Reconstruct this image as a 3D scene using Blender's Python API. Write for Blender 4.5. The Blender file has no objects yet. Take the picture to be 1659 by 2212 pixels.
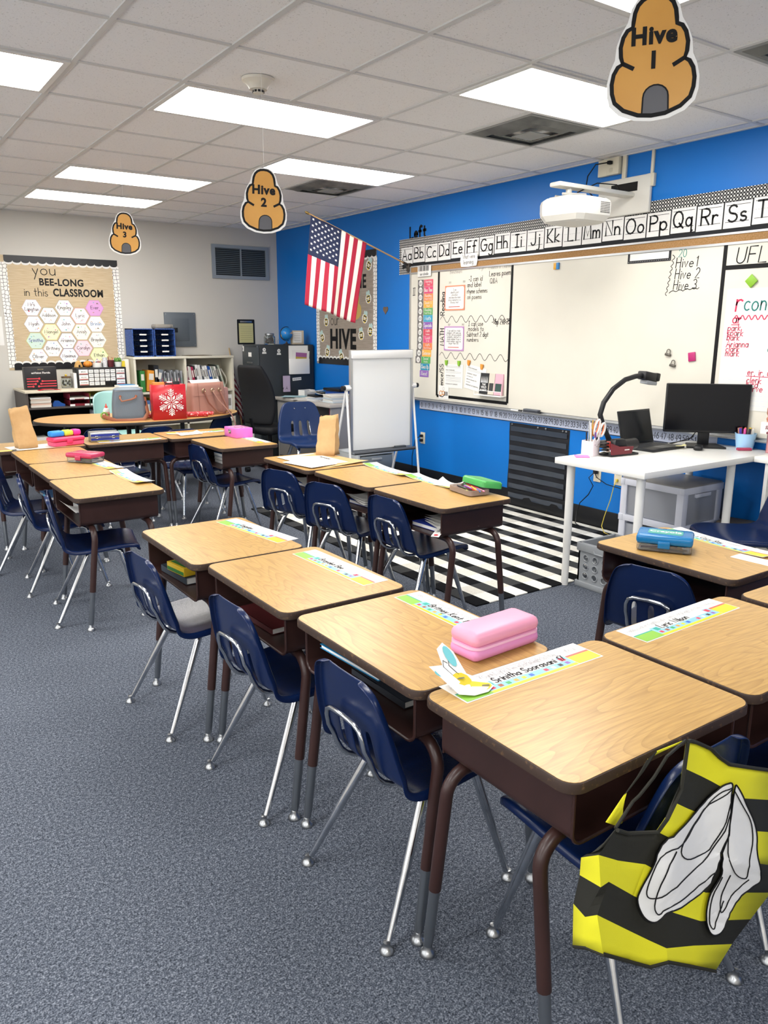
import bpy, bmesh, math, random
from math import sin, cos, pi, radians
from mathutils import Vector, Matrix
from mathutils.geometry import tessellate_polygon

random.seed(7)
SC = bpy.context.scene
COL = SC.collection
CEIL = 2.74
WX = 4.41          # blue wall
WY = 5.85          # back wall
TILE = 0.6096

# ------------------------------------------------------------------ camera
cam = bpy.data.cameras.new('camera')
cam.sensor_fit = 'VERTICAL'
cam.sensor_height = 36.0
cam.lens = 1674.8 / 2212 * 36.0
cam.clip_start = 0.02
cam.clip_end = 60
camo = bpy.data.objects.new('camera', cam)
COL.objects.link(camo)
yaw, pitch, roll = radians(34.788), radians(13.203), radians(0.21)
fw = Vector((sin(yaw) * cos(pitch), cos(yaw) * cos(pitch), -sin(pitch)))
rt = Vector((cos(yaw), -sin(yaw), 0))
up = rt.cross(fw)
r2 = cos(roll) * rt + sin(roll) * up
u2 = -sin(roll) * rt + cos(roll) * up
M = Matrix((r2, u2, -fw)).transposed().to_4x4()
M.translation = Vector((-0.394, -3.495, 1.524))
camo.matrix_world = M
SC.camera = camo

# ------------------------------------------------------------------ light, exposure
SC.view_settings.view_transform = 'Standard'
SC.view_settings.look = 'None'
SC.view_settings.gamma = 1.0
SC.view_settings.exposure = 0.17
SC.view_settings.use_curve_mapping = False
try:
    SC.cycles.use_denoising = True
    SC.cycles.max_bounces = 8
    SC.cycles.diffuse_bounces = 5
    SC.cycles.glossy_bounces = 4
    SC.cycles.transmission_bounces = 6
    SC.cycles.caustics_reflective = False
    SC.cycles.caustics_refractive = False
    SC.cycles.sample_clamp_indirect = 4.0
except Exception:
    pass
LAMP = 17.0        # emission of the ceiling diffusers
world = bpy.data.worlds.new('world')
SC.world = world
world.use_nodes = True
bgn = world.node_tree.nodes['Background']
bgn.inputs[0].default_value = (0.75, 0.86, 1.0, 1)
bgn.inputs[1].default_value = 1.0


def area(name, loc, rot, sx, sy, power, col=(1, 1, 1)):
    l = bpy.data.lights.new(name, 'AREA')
    l.shape = 'RECTANGLE'
    l.size, l.size_y, l.energy, l.color = sx, sy, power, col
    o = bpy.data.objects.new(name, l)
    COL.objects.link(o)
    o.location = loc
    o.rotation_euler = rot
    return o


# ceiling troffers of the same grid that hang behind and beside the camera, outside the frame
for (ax, ay, pw_) in ((-2.4, -2.2, 54), (-0.4, -1.55, 22), (-2.4, 0.9, 54), (-2.4, 4.0, 54), (-0.6, -4.9, 45), (2.9, -4.9, 40), (-2.4, -5.0, 45)):
    area('ceiling_lamp', (ax, ay, CEIL - 0.02), (0, 0, 0), 1.15, 0.55, pw_, (1.0, 0.985, 0.96))
# added cool fill along the windowless left wall, tilted up to brighten the ceiling
for wy in (-4.6, -2.2, 0.2, 2.6):
    area('ceiling_fill', (-3.52, wy, 1.55), (0, radians(-118), 0), 1.3, 1.9, 34, (0.88, 0.94, 1.0))


# ------------------------------------------------------------------ colour and materials
def lin(h):
    h = h.lstrip('#')
    out = []
    for i in (0, 2, 4):
        c = int(h[i:i + 2], 16) / 255
        out.append(c / 12.92 if c <= 0.04045 else ((c + 0.055) / 1.055) ** 2.4)
    return (*out, 1.0)


MATS = {}


def mat(name, col, rough=0.5, metal=0.0, spec=0.5, col2=None, nscale=40.0, bump=0.0, bscale=200.0,
        trans=0.0, ior=1.45, emit=0.0, coat=0.0, stretch=None, detail=4.0, ramp=(0.35, 0.65), sheen=0.0):
    if name in MATS:
        return MATS[name]
    m = bpy.data.materials.new(name)
    MATS[name] = m
    m.use_nodes = True
    nt = m.node_tree
    b = nt.nodes['Principled BSDF']
    c = lin(col) if isinstance(col, str) else col
    b.inputs['Base Color'].default_value = c
    b.inputs['Roughness'].default_value = rough
    b.inputs['Metallic'].default_value = metal
    b.inputs['Specular IOR Level'].default_value = spec
    b.inputs['IOR'].default_value = ior
    b.inputs['Transmission Weight'].default_value = trans
    b.inputs['Coat Weight'].default_value = coat
    b.inputs['Coat Roughness'].default_value = 0.1
    b.inputs['Sheen Weight'].default_value = sheen
    if emit:
        b.inputs['Emission Color'].default_value = c
        b.inputs['Emission Strength'].default_value = emit
    m.diffuse_color = c
    tc = None
    if col2 or bump:
        tc = nt.nodes.new('ShaderNodeTexCoord')
        mp = nt.nodes.new('ShaderNodeMapping')
        nt.links.new(tc.outputs['Object'], mp.inputs[0])
        if stretch:
            mp.inputs['Scale'].default_value = stretch
    if col2:
        n = nt.nodes.new('ShaderNodeTexNoise')
        n.inputs['Scale'].default_value = nscale
        n.inputs['Detail'].default_value = detail
        nt.links.new(mp.outputs[0], n.inputs['Vector'])
        r = nt.nodes.new('ShaderNodeValToRGB')
        r.color_ramp.elements[0].position, r.color_ramp.elements[1].position = ramp
        r.color_ramp.elements[0].color = c
        r.color_ramp.elements[1].color = lin(col2)
        nt.links.new(n.outputs['Fac'], r.inputs[0])
        nt.links.new(r.outputs[0], b.inputs['Base Color'])
    if bump:
        n2 = nt.nodes.new('ShaderNodeTexNoise')
        n2.inputs['Scale'].default_value = bscale
        n2.inputs['Detail'].default_value = 3
        nt.links.new(mp.outputs[0], n2.inputs['Vector'])
        bp = nt.nodes.new('ShaderNodeBump')
        bp.inputs['Strength'].default_value = bump
        bp.inputs['Distance'].default_value = 0.004
        nt.links.new(n2.outputs['Fac'], bp.inputs['Height'])
        nt.links.new(bp.outputs[0], b.inputs['Normal'])
    return m


def math_node(nt, op, a, b=None, c=None):
    n = nt.nodes.new('ShaderNodeMath')
    n.operation = op
    for k, x in enumerate((a, b, c)):
        if x is None:
            continue
        if isinstance(x, (int, float)):
            n.inputs[k].default_value = x
        else:
            nt.links.new(x, n.inputs[k])
    return n.outputs[0]


def mixc(nt, fac, a, b):
    n = nt.nodes.new('ShaderNodeMix')
    n.data_type = 'RGBA'
    if isinstance(fac, float):
        n.inputs[0].default_value = fac
    else:
        nt.links.new(fac, n.inputs[0])
    for k, x in ((6, a), (7, b)):
        if isinstance(x, str):
            n.inputs[k].default_value = lin(x)
        else:
            nt.links.new(x, n.inputs[k])
    return n.outputs[2]


def wood_mat(name, c1, c2, c3, axis=1, rough=0.28, rings=26.0):
    """laminate with cathedral grain: contour lines of a stretched noise field"""
    m = mat(name, c1, rough, spec=0.5)
    nt = m.node_tree
    b = nt.nodes['Principled BSDF']
    tc = nt.nodes.new('ShaderNodeTexCoord')
    oi = nt.nodes.new('ShaderNodeObjectInfo')
    va = nt.nodes.new('ShaderNodeVectorMath')
    va.operation = 'ADD'
    sh = nt.nodes.new('ShaderNodeCombineXYZ')
    rnd = math_node(nt, 'MULTIPLY', oi.outputs['Random'], 37.0)
    nt.links.new(rnd, sh.inputs[0])
    nt.links.new(rnd, sh.inputs[1])
    nt.links.new(tc.outputs['Object'], va.inputs[0])
    nt.links.new(sh.outputs[0], va.inputs[1])
    mp = nt.nodes.new('ShaderNodeMapping')
    s = [4.5, 4.5, 4.5]
    s[axis] = 0.75
    mp.inputs['Scale'].default_value = s
    nt.links.new(va.outputs[0], mp.inputs[0])
    n = nt.nodes.new('ShaderNodeTexNoise')
    n.inputs['Scale'].default_value = 1.3
    n.inputs['Detail'].default_value = 1.5
    nt.links.new(mp.outputs[0], n.inputs['Vector'])
    w = math_node(nt, 'FRACT', math_node(nt, 'MULTIPLY', n.outputs['Fac'], rings))
    w = math_node(nt, 'POWER', w, 4.0)
    mp2 = nt.nodes.new('ShaderNodeMapping')
    s2 = [160.0, 160.0, 160.0]
    s2[axis] = 9.0
    mp2.inputs['Scale'].default_value = s2
    nt.links.new(va.outputs[0], mp2.inputs[0])
    f = nt.nodes.new('ShaderNodeTexNoise')
    f.inputs['Scale'].default_value = 1.0
    f.inputs['Detail'].default_value = 3
    nt.links.new(mp2.outputs[0], f.inputs['Vector'])
    g = math_node(nt, 'SUBTRACT', f.outputs['Fac'], 0.35)
    ca = mixc(nt, math_node(nt, 'MULTIPLY', w, 0.45), c1, c2)
    cb = mixc(nt, math_node(nt, 'MULTIPLY', g, 1.1), ca, c3)
    nt.links.new(cb, b.inputs['Base Color'])
    return m


def speck_mat(name, base, dark, scale, thr, rough=0.9, bump=0.3):
    """fissured mineral-fibre ceiling tile"""
    m = mat(name, base, rough, spec=0.2)
    nt = m.node_tree
    b = nt.nodes['Principled BSDF']
    tc = nt.nodes.new('ShaderNodeTexCoord')
    n = nt.nodes.new('ShaderNodeTexNoise')
    n.inputs['Scale'].default_value = scale
    n.inputs['Detail'].default_value = 2
    n.inputs['Distortion'].default_value = 0.6
    nt.links.new(tc.outputs['Object'], n.inputs['Vector'])
    t = math_node(nt, 'LESS_THAN', n.outputs['Fac'], thr)
    c = mixc(nt, math_node(nt, 'MULTIPLY', t, 0.55), base, dark)
    nt.links.new(c, b.inputs['Base Color'])
    bp = nt.nodes.new('ShaderNodeBump')
    bp.inputs['Strength'].default_value = bump
    bp.inputs['Distance'].default_value = 0.002
    nt.links.new(n.outputs['Fac'], bp.inputs['Height'])
    nt.links.new(bp.outputs[0], b.inputs['Normal'])
    return m


def carpet_mat():
    m = mat('carpet', '#566072', 0.95, spec=0.15)
    nt = m.node_tree
    b = nt.nodes['Principled BSDF']
    tc = nt.nodes.new('ShaderNodeTexCoord')

    def noise(scale, det):
        n = nt.nodes.new('ShaderNodeTexNoise')
        n.inputs['Scale'].default_value = scale
        n.inputs['Detail'].default_value = det
        nt.links.new(tc.outputs['Object'], n.inputs['Vector'])
        return n.outputs['Fac']
    a, c, big = noise(230, 4), noise(95, 3), noise(1.6, 3)
    s = math_node(nt, 'ADD', math_node(nt, 'MULTIPLY', a, 0.65), math_node(nt, 'MULTIPLY', c, 0.35))
    r = nt.nodes.new('ShaderNodeValToRGB')
    e = r.color_ramp.elements
    e[0].position, e[0].color = 0.36, lin('#292e37')
    e[1].position, e[1].color = 0.66, lin('#8d929c')
    k = e.new(0.5)
    k.color = lin('#525863')
    nt.links.new(s, r.inputs[0])
    hs = nt.nodes.new('ShaderNodeHueSaturation')
    nt.links.new(r.outputs[0], hs.inputs['Color'])
    nt.links.new(math_node(nt, 'MULTIPLY_ADD', big, 0.3, 0.85), hs.inputs['Value'])
    nt.links.new(hs.outputs[0], b.inputs['Base Color'])
    bp = nt.nodes.new('ShaderNodeBump')
    bp.inputs['Strength'].default_value = 0.7
    bp.inputs['Distance'].default_value = 0.006
    nt.links.new(s, bp.inputs['Height'])
    nt.links.new(bp.outputs[0], b.inputs['Normal'])
    return m


def check_mat(name, pu, pv, cols, axes=(0, 1), rough=0.95, off=(0, 0)):
    """two-way woven check: cols[(stripe, cell)]"""
    m = mat(name, cols[0], rough, spec=0.15)
    nt = m.node_tree
    b = nt.nodes['Principled BSDF']
    tc = nt.nodes.new('ShaderNodeTexCoord')
    sp = nt.nodes.new('ShaderNodeSeparateXYZ')
    nt.links.new(tc.outputs['Object'], sp.inputs[0])

    def stripe(ax, per, o):
        q = math_node(nt, 'FLOOR', math_node(nt, 'DIVIDE', math_node(nt, 'ADD', sp.outputs[ax], o), per))
        return math_node(nt, 'FLOORED_MODULO', q, 2.0)
    s, c = stripe(axes[0], pu, off[0]), stripe(axes[1], pv, off[1])
    a = mixc(nt, c, cols[0], cols[1])
    d = mixc(nt, c, cols[2], cols[3])
    n = nt.nodes.new('ShaderNodeTexNoise')
    n.inputs['Scale'].default_value = 180
    nt.links.new(tc.outputs['Object'], n.inputs['Vector'])
    hs = nt.nodes.new('ShaderNodeHueSaturation')
    nt.links.new(mixc(nt, s, a, d), hs.inputs['Color'])
    nt.links.new(math_node(nt, 'MULTIPLY_ADD', n.outputs['Fac'], 0.7, 0.65), hs.inputs['Value'])
    nt.links.new(hs.outputs[0], b.inputs['Base Color'])
    return m


def comb_mat(name, scale):
    """white border paper printed with black honeycomb outlines"""
    m = mat(name, '#f1efea', 0.6, spec=0.3)
    nt = m.node_tree
    b = nt.nodes['Principled BSDF']
    tc = nt.nodes.new('ShaderNodeTexCoord')
    v = nt.nodes.new('ShaderNodeTexVoronoi')
    v.feature = 'DISTANCE_TO_EDGE'
    v.inputs['Scale'].default_value = scale
    v.inputs['Randomness'].default_value = 0.45
    nt.links.new(tc.outputs['Object'], v.inputs['Vector'])
    t = math_node(nt, 'LESS_THAN', v.outputs['Distance'], 0.05)
    nt.links.new(mixc(nt, t, '#f1efea', '#33302e'), b.inputs['Base Color'])
    return m


def plank_mat(name, c1, c2):
    m = mat(name, c1, 0.6, col2=c2, nscale=6.0, stretch=(1.2, 22, 1), detail=6, ramp=(0.3, 0.7), spec=0.3)
    return m


WHITE = mat('white_paint', '#ecebe8', 0.45)
WPLASTIC = mat('white_plastic', '#efeeea', 0.35)
PAPER = mat('white_paper', '#e8e7e3', 0.7, spec=0.3)
GLOSSPAPER = mat('laminated_paper', '#e6e5e2', 0.25, spec=0.5)
BLACK = mat('black_plastic', '#101114', 0.4)
INK = mat('black_ink', '#0d0d0f', 0.55, spec=0.3)
CHROME = mat('chrome', '#d9dbde', 0.12, metal=1.0, col2='#bfc3c8', nscale=20)
STEEL = mat('brushed_steel', '#a4a6a8', 0.32, metal=1.0)
ALU = mat('aluminium', '#c4c6c8', 0.35, metal=0.9)
NAVY = mat('navy_plastic', '#0a1d46', 0.26, col2='#0d2048', nscale=5, spec=0.5, bump=0.06, bscale=350)
BROWN = mat('brown_enamel', '#33201d', 0.35, col2='#3a2522', nscale=8, spec=0.5)
GREYPL = mat('grey_plastic', '#a8acb1', 0.5)
KRAFT = mat('kraft_paper', '#c9a577', 0.75, col2='#bb9668', nscale=9, bump=0.5, bscale=14, spec=0.2)
CLEAR = mat('clear_plastic', '#f2f4f5', 0.08, trans=0.92, ior=1.3)
GLASS = mat('jar_glass', '#f4f8f6', 0.03, trans=0.95, ior=1.3)
OAK = wood_mat('oak_laminate', '#c39c5c', '#8f6a34', '#7d5a2c', 1, .28, 30)
TEDGE = mat('worn_edge_band', '#35251c', 0.6, col2='#6f5234', nscale=90, ramp=(0.58, 0.8), detail=6)


def cm(h, rough=0.5, **k):
    return mat('colour_' + h.strip('#'), h, rough, **k)


# ------------------------------------------------------------------ mesh builder
_txt = {}


def glyph_mesh(body, bold):
    k = (body, bold)
    if k not in _txt:
        c = bpy.data.curves.new('t', 'FONT')
        c.body = body
        c.size = 1.0
        c.offset = bold
        c.space_character = 1.0 + bold * 2.2
        c.resolution_u = 4
        o = bpy.data.objects.new('t', c)
        COL.objects.link(o)
        dg = bpy.context.evaluated_depsgraph_get()
        me = bpy.data.meshes.new_from_object(o.evaluated_get(dg))
        vs = [v.co.copy() for v in me.vertices]
        fs = [list(p.vertices) for p in me.polygons]
        bpy.data.objects.remove(o)
        bpy.data.curves.remove(c)
        bpy.data.meshes.remove(me)
        _txt[k] = (vs, fs)
    return _txt[k]


STROKES = {
    'A': ".0,0 .35,1 .7,0;.12,.36 .58,.36", 'B': "0,0 0,1 .3,1;@.3,.76,.26,.24,90,-90;0,.52 .3,.52;@.3,.26,.3,.26,90,-90;0,0 .3,0",
    'C': "@.4,.5,.4,.5,50,310", 'D': "0,0 0,1 .2,1;@.2,.5,.45,.5,90,-90;0,0 .2,0", 'E': ".5,1 0,1 0,0 .5,0;0,.52 .42,.52",
    'F': ".5,1 0,1 0,0;0,.52 .42,.52", 'G': "@.4,.5,.4,.5,50,360;.8,.5 .45,.5", 'H': "0,0 0,1;.55,0 .55,1;0,.52 .55,.52",
    'I': ".2,0 .2,1;0,0 .4,0;0,1 .4,1", 'J': ".45,1 .45,.25;@.22,.25,.23,.25,0,-170", 'K': "0,0 0,1;.5,1 0,.45 .55,0",
    'L': "0,1 0,0 .5,0", 'M': "0,0 .08,1 .38,.2 .68,1 .76,0", 'N': "0,0 0,1 .55,0 .55,1", 'O': "@.4,.5,.4,.5,0,360",
    'P': "0,0 0,1 .3,1;@.3,.75,.27,.25,90,-90;0,.5 .3,.5", 'Q': "@.4,.5,.4,.5,0,360;.5,.25 .85,-.08",
    'R': "0,0 0,1 .3,1;@.3,.75,.27,.25,90,-90;0,.5 .3,.5;.25,.5 .55,0", 'S': "@.29,.75,.26,.25,30,270;@.29,.25,.29,.25,90,-150",
    'T': "0,1 .6,1;.3,1 .3,0", 'U': "0,1 0,.3;@.28,.3,.28,.3,180,360;.56,.3 .56,1", 'V': "0,1 .3,0 .6,1",
    'W': "0,1 .2,0 .42,.8 .64,0 .84,1", 'X': "0,1 .6,0;.6,1 0,0", 'Y': "0,1 .3,.5 .6,1;.3,.5 .3,0", 'Z': "0,1 .55,1 0,0 .55,0",
    'a': "@.24,.27,.24,.27,0,360;.48,.54 .48,0", 'b': "0,1 0,0;@.25,.27,.25,.27,0,360", 'c': "@.25,.27,.25,.27,50,310",
    'd': "@.24,.27,.24,.27,0,360;.48,1 .48,0", 'e': ".03,.3 .47,.3;@.25,.27,.23,.27,5,315", 'f': "@.35,.8,.18,.2,40,180;.17,.8 .17,0;0,.54 .36,.54",
    'g': "@.24,.27,.24,.27,0,360;.48,.54 .48,-.2;@.25,-.2,.23,.2,0,-160", 'h': "0,1 0,0;@.22,.3,.22,.24,180,0;.44,.3 .44,0",
    'i': ".05,.54 .05,0;.05,.72 .05,.76", 'j': ".2,.54 .2,-.2;@.02,-.2,.18,.2,0,-120;.2,.72 .2,.76", 'k': "0,1 0,0;.38,.54 0,.22 .42,0",
    'l': ".04,1 .04,0", 'm': "0,.54 0,0;@.18,.32,.18,.22,180,0;.36,.32 .36,0;@.54,.32,.18,.22,180,0;.72,.32 .72,0",
    'n': "0,.54 0,0;@.21,.3,.21,.24,180,0;.42,.3 .42,0", 'o': "@.25,.27,.25,.27,0,360", 'p': "0,.54 0,-.42;@.25,.27,.25,.27,0,360",
    'q': "@.24,.27,.24,.27,0,360;.48,.54 .48,-.42 .58,-.3", 'r': "0,.54 0,0;@.2,.3,.2,.24,180,50", 's': "@.19,.41,.17,.135,40,270;@.19,.14,.19,.14,90,-150",
    't': ".18,.9 .18,.1 .3,0;0,.58 .38,.58", 'u': "0,.54 0,.24;@.21,.24,.21,.24,180,360;.42,.54 .42,0", 'v': "0,.54 .2,0 .4,.54",
    'w': "0,.54 .15,0 .3,.45 .45,0 .6,.54", 'x': "0,.54 .4,0;.4,.54 0,0", 'y': "0,.54 .21,.05;.42,.54 .1,-.42", 'z': "0,.54 .4,.54 0,0 .4,0",
    '0': "@.28,.5,.28,.5,0,360", '1': ".12,.8 .27,1 .27,0", '2': "@.27,.73,.25,.27,160,-20;.5,.62 0,0 .55,0", '3': "@.24,.75,.24,.25,150,-90;@.24,.26,.28,.26,90,-150",
    '4': ".4,0 .4,1 0,.35 .55,.35", '5': ".5,1 .08,1 .04,.58;@.24,.32,.28,.32,130,-150", '6': "@.28,.28,.26,.28,0,360;.03,.3 .1,.65 .4,1",
    '7': "0,1 .5,1 .15,0", '8': "@.26,.75,.22,.25,0,360;@.26,.26,.26,.26,0,360", '9': "@.26,.72,.26,.28,0,360;.52,.72 .45,0",
    '-': "0,.35 .3,.35", '.': ".03,0 .05,.04", ',': ".06,.04 0,-.15", '/': "0,0 .35,1", '&': ".5,0 .1,.75;@.22,.8,.14,.18,200,-20;.36,.75 .02,.25;@.2,.2,.2,.2,170,330",
    "'": "0,1 0,.8", '+': "0,.35 .4,.35;.2,.55 .2,.15",
}
_sc = {}


def strokes_of(ch):
    if ch not in _sc:
        out = []
        for s in STROKES.get(ch, '').split(';'):
            if not s:
                continue
            if s[0] == '@':
                cx, cy, rx, ry, a0, a1 = map(float, s[1:].split(','))
                n = max(4, int(abs(a1 - a0) / 30))
                out.append([(cx + rx * cos(radians(a0 + (a1 - a0) * i / n)), cy + ry * sin(radians(a0 + (a1 - a0) * i / n))) for i in range(n + 1)])
            else:
                out.append([tuple(map(float, p.split(','))) for p in s.split()])
        w = max([x for st in out for x, _ in st], default=0.3)
        _sc[ch] = (out, w)
    return _sc[ch]


class MB:
    def __init__(s, T=None):
        s.v, s.f, s.m = [], [], []
        s.T = T or Matrix()

    def add(s, vs, fs, m=0):
        o = len(s.v)
        T = s.T
        s.v += [T @ Vector(p) for p in vs]
        s.f += [[i + o for i in f] for f in fs]
        s.m += [m] * len(fs)

    def box(s, x0, x1, y0, y1, z0, z1, m=0):
        v = [(x, y, z) for z in (z0, z1) for y in (y0, y1) for x in (x0, x1)]
        s.add(v, [(0, 2, 3, 1), (4, 5, 7, 6), (0, 1, 5, 4), (2, 6, 7, 3), (0, 4, 6, 2), (1, 3, 7, 5)], m)

    def rbox(s, x0, x1, y0, y1, z0, z1, r=0.01, m=0, seg=2, taper=None):
        bm = bmesh.new()
        bmesh.ops.create_cube(bm, size=1.0)
        for v in bm.verts:
            t = taper if (taper and v.co.z > 0) else 1.0
            v.co = Vector(((x0 + x1) / 2 + v.co.x * (x1 - x0) * t, (y0 + y1) / 2 + v.co.y * (y1 - y0) * t, (z0 + z1) / 2 + v.co.z * (z1 - z0)))
        bmesh.ops.bevel(bm, geom=bm.edges[:] + bm.verts[:], offset=r, segments=seg, affect='EDGES', profile=0.5)
        bm.verts.index_update()
        s.add([v.co for v in bm.verts], [[v.index for v in f.verts] for f in bm.faces], m)
        bm.free()

    def tube(s, pts, r, n=8, m=0, cap=True, flat=1.0):
        P = [Vector(p) for p in pts]
        R = r if isinstance(r, (list, tuple)) else [r] * len(P)
        vs, fs = [], []
        prev = None
        for i, p in enumerate(P):
            t = ((P[i + 1] - p) if i == 0 else (p - P[i - 1]) if i == len(P) - 1 else (P[i + 1] - p).normalized() + (p - P[i - 1]).normalized())
            if t.length < 1e-9:
                t = Vector((0, 0, 1))
            t.normalize()
            if prev is None:
                a = Vector((0, 0, 1)) if abs(t.z) < 0.9 else Vector((1, 0, 0))
                nx = a.cross(t).normalized()
            else:
                nx = (prev - t * prev.dot(t)).normalized()
            prev = nx
            ny = t.cross(nx)
            for k in range(n):
                a = 2 * pi * k / n
                vs.append(p + R[i] * (cos(a) * nx + flat * sin(a) * ny))
        for i in range(len(P) - 1):
            for k in range(n):
                a, b = i * n + k, i * n + (k + 1) % n
                fs.append((a, b, b + n, a + n))
        if cap:
            fs.append(list(range(n))[::-1])
            fs.append([(len(P) - 1) * n + k for k in range(n)])
        s.add(vs, fs, m)

    def lathe(s, prof, n=16, m=0, c=(0, 0, 0)):
        vs, fs = [], []
        for (r, z) in prof:
            for k in range(n):
                a = 2 * pi * k / n
                vs.append((c[0] + r * cos(a), c[1] + r * sin(a), c[2] + z))
        for i in range(len(prof) - 1):
            for k in range(n):
                a, b = i * n + k, i * n + (k + 1) % n
                fs.append((a, b, b + n, a + n))
        if prof[0][0] > 1e-6:
            fs.append(list(range(n))[::-1])
        if prof[-1][0] > 1e-6:
            fs.append([(len(prof) - 1) * n + k for k in range(n)])
        s.add(vs, fs, m)

    def cyl(s, x, y, z0, z1, r, n=14, m=0):
        s.lathe([(r, z0), (r, z1)], n, m, (x, y, 0))

    def prism(s, poly, z0, z1, m=0, holes=()):
        loops = [list(poly)] + [list(h) for h in holes]
        flat = [p for l in loops for p in l]
        tris = tessellate_polygon([[Vector((p[0], p[1], 0)) for p in l] for l in loops])
        n = len(flat)
        vs = [(p[0], p[1], z0) for p in flat] + [(p[0], p[1], z1) for p in flat]
        fs = []
        for t in tris:
            a, b, c = (flat[i] for i in t)
            cr = (b[0] - a[0]) * (c[1] - a[1]) - (b[1] - a[1]) * (c[0] - a[0])
            t = list(t) if cr > 0 else list(t)[::-1]
            fs.append([i + n for i in t])
            fs.append(t[::-1])
        o = 0
        for li, l in enumerate(loops):
            ar = sum(l[i][0] * l[(i + 1) % len(l)][1] - l[(i + 1) % len(l)][0] * l[i][1] for i in range(len(l)))
            ccw = (ar > 0) == (li == 0)
            for i in range(len(l)):
                a, b = o + i, o + (i + 1) % len(l)
                fs.append((a, b, b + n, a + n) if ccw else (b, a, a + n, b + n))
            o += len(l)
        s.add(vs, fs, m)

    def poly(s, poly, z=0.0, m=0):
        tris = tessellate_polygon([[Vector((p[0], p[1], 0)) for p in poly]])
        fs = []
        for t in tris:
            a, b, c = (poly[i] for i in t)
            cr = (b[0] - a[0]) * (c[1] - a[1]) - (b[1] - a[1]) * (c[0] - a[0])
            fs.append(list(t) if cr > 0 else list(t)[::-1])
        s.add([(p[0], p[1], z) for p in poly], fs, m)

    def rect(s, x0, x1, y0, y1, z=0.0, m=0):
        s.add([(x0, y0, z), (x1, y0, z), (x1, y1, z), (x0, y1, z)], [(0, 1, 2, 3)], m)

    def disc(s, x, y, r, z=0.0, m=0, n=14, ry=None):
        ry = ry or r
        s.add([(x + r * cos(2 * pi * k / n), y + ry * sin(2 * pi * k / n), z) for k in range(n)], [list(range(n))], m)

    def ribbon(s, pts, w, z=0.0, m=0, closed=False):
        P = [Vector((p[0], p[1])) for p in pts]
        if len(P) < 2:
            return
        if closed:
            P.append(P[0])
        vs, fs = [], []
        n = len(P)
        for i, p in enumerate(P):
            t = (P[min(i + 1, n - 1)] - P[max(i - 1, 0)])
            if closed and i in (0, n - 1):
                t = P[1] - P[n - 2]
            if t.length < 1e-9:
                t = Vector((1, 0))
            t.normalize()
            q = Vector((-t.y, t.x)) * w / 2
            e = Vector((0, 0))
            if not closed:
                e = -t * w * 0.35 if i == 0 else t * w * 0.35 if i == n - 1 else e
            vs += [(p.x + q.x + e.x, p.y + q.y + e.y, z), (p.x - q.x + e.x, p.y - q.y + e.y, z)]
        for i in range(n - 1):
            a = 2 * i
            fs.append((a, a + 1, a + 3, a + 2))
        s.add(vs, fs, m)

    def text(s, body, x, y, h, z=0.001, m=0, align='C', bold=0.0, sx=1.0, depth=0.0):
        vs, fs = glyph_mesh(body, bold)
        if not vs:
            return
        x0, x1 = min(v.x for v in vs), max(v.x for v in vs)
        y0, y1 = min(v.y for v in vs), max(v.y for v in vs)
        k = h / max(1e-6, (y1 - y0))
        w = (x1 - x0) * k * sx
        ox = x - w / 2 if align == 'C' else x if align == 'L' else x - w
        s.add([(ox + (v.x - x0) * k * sx, y + (v.y - y0) * k, z) for v in vs], fs, m)
        return w

    def stroke(s, body, x, y, h, w=0.1, z=0.001, m=0, align='L', gap=0.22, sx=1.0, slant=0.0, jit=0.0):
        cur = 0.0
        out = []
        for ch in body:
            if ch == ' ':
                cur += 0.45
                continue
            st, cw = strokes_of(ch)
            dy = random.uniform(-jit, jit)
            for p in st:
                out.append([(cur + a + slant * b, b + dy) for a, b in p])
            cur += cw + gap
        cur -= gap
        W = cur * h * sx
        ox = x - W / 2 if align == 'C' else x if align == 'L' else x - W
        for p in out:
            s.ribbon([(ox + a * h * sx, y + b * h) for a, b in p], w * h, z, m)
        return W

    def star(s, x, y, r, z=0, m=0):
        s.add([(x + (r if k % 2 == 0 else r * 0.4) * sin(pi * k / 5), y + (r if k % 2 == 0 else r * 0.4) * cos(pi * k / 5), z) for k in range(10)] + [(x, y, z)],
              [(10, (k + 1) % 10, k) for k in range(10)], m)

    def grid(s, rows, m=0, mf=None, closed=False):
        n = len(rows[0])
        vs = [p for r in rows for p in r]
        o = len(s.f)
        fs = []
        ms = []
        for i in range(len(rows) - 1):
            for j in range(n - 1 if not closed else n):
                k = (j + 1) % n
                fs.append((i * n + j, i * n + k, (i + 1) * n + k, (i + 1) * n + j))
                ms.append(mf(i, j) if mf else m)
        s.add(vs, fs, m)
        s.m[o:] = ms

    def build(s, name, mats, parent=None, ang=35, Mw=None):
        me = bpy.data.meshes.new(name)
        me.from_pydata([tuple(v) for v in s.v], [], s.f)
        for mm in (mats if isinstance(mats, (list, tuple)) else [mats]):
            me.materials.append(mm)
        me.polygons.foreach_set('material_index', s.m)
        me.polygons.foreach_set('use_smooth', [True] * len(s.f))
        try:
            me.set_sharp_from_angle(angle=radians(ang))
        except Exception:
            pass
        me.update()
        o = bpy.data.objects.new(name, me)
        COL.objects.link(o)
        if parent:
            o.parent = parent
        if Mw is not None:
            o.matrix_world = Mw
        return o


# ------------------------------------------------------------------ naming
def tag(o, label, cat, group=None):
    o['label'] = label
    o['category'] = cat
    if group:
        o['group'] = group
    return o


def thing(name, label, cat, Mw, group=None):
    o = bpy.data.objects.new(name, None)
    o.empty_display_size = 0.05
    COL.objects.link(o)
    o.matrix_world = Mw
    return tag(o, label, cat, group)


def struct(o):
    o['kind'] = 'structure'
    return o


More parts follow.
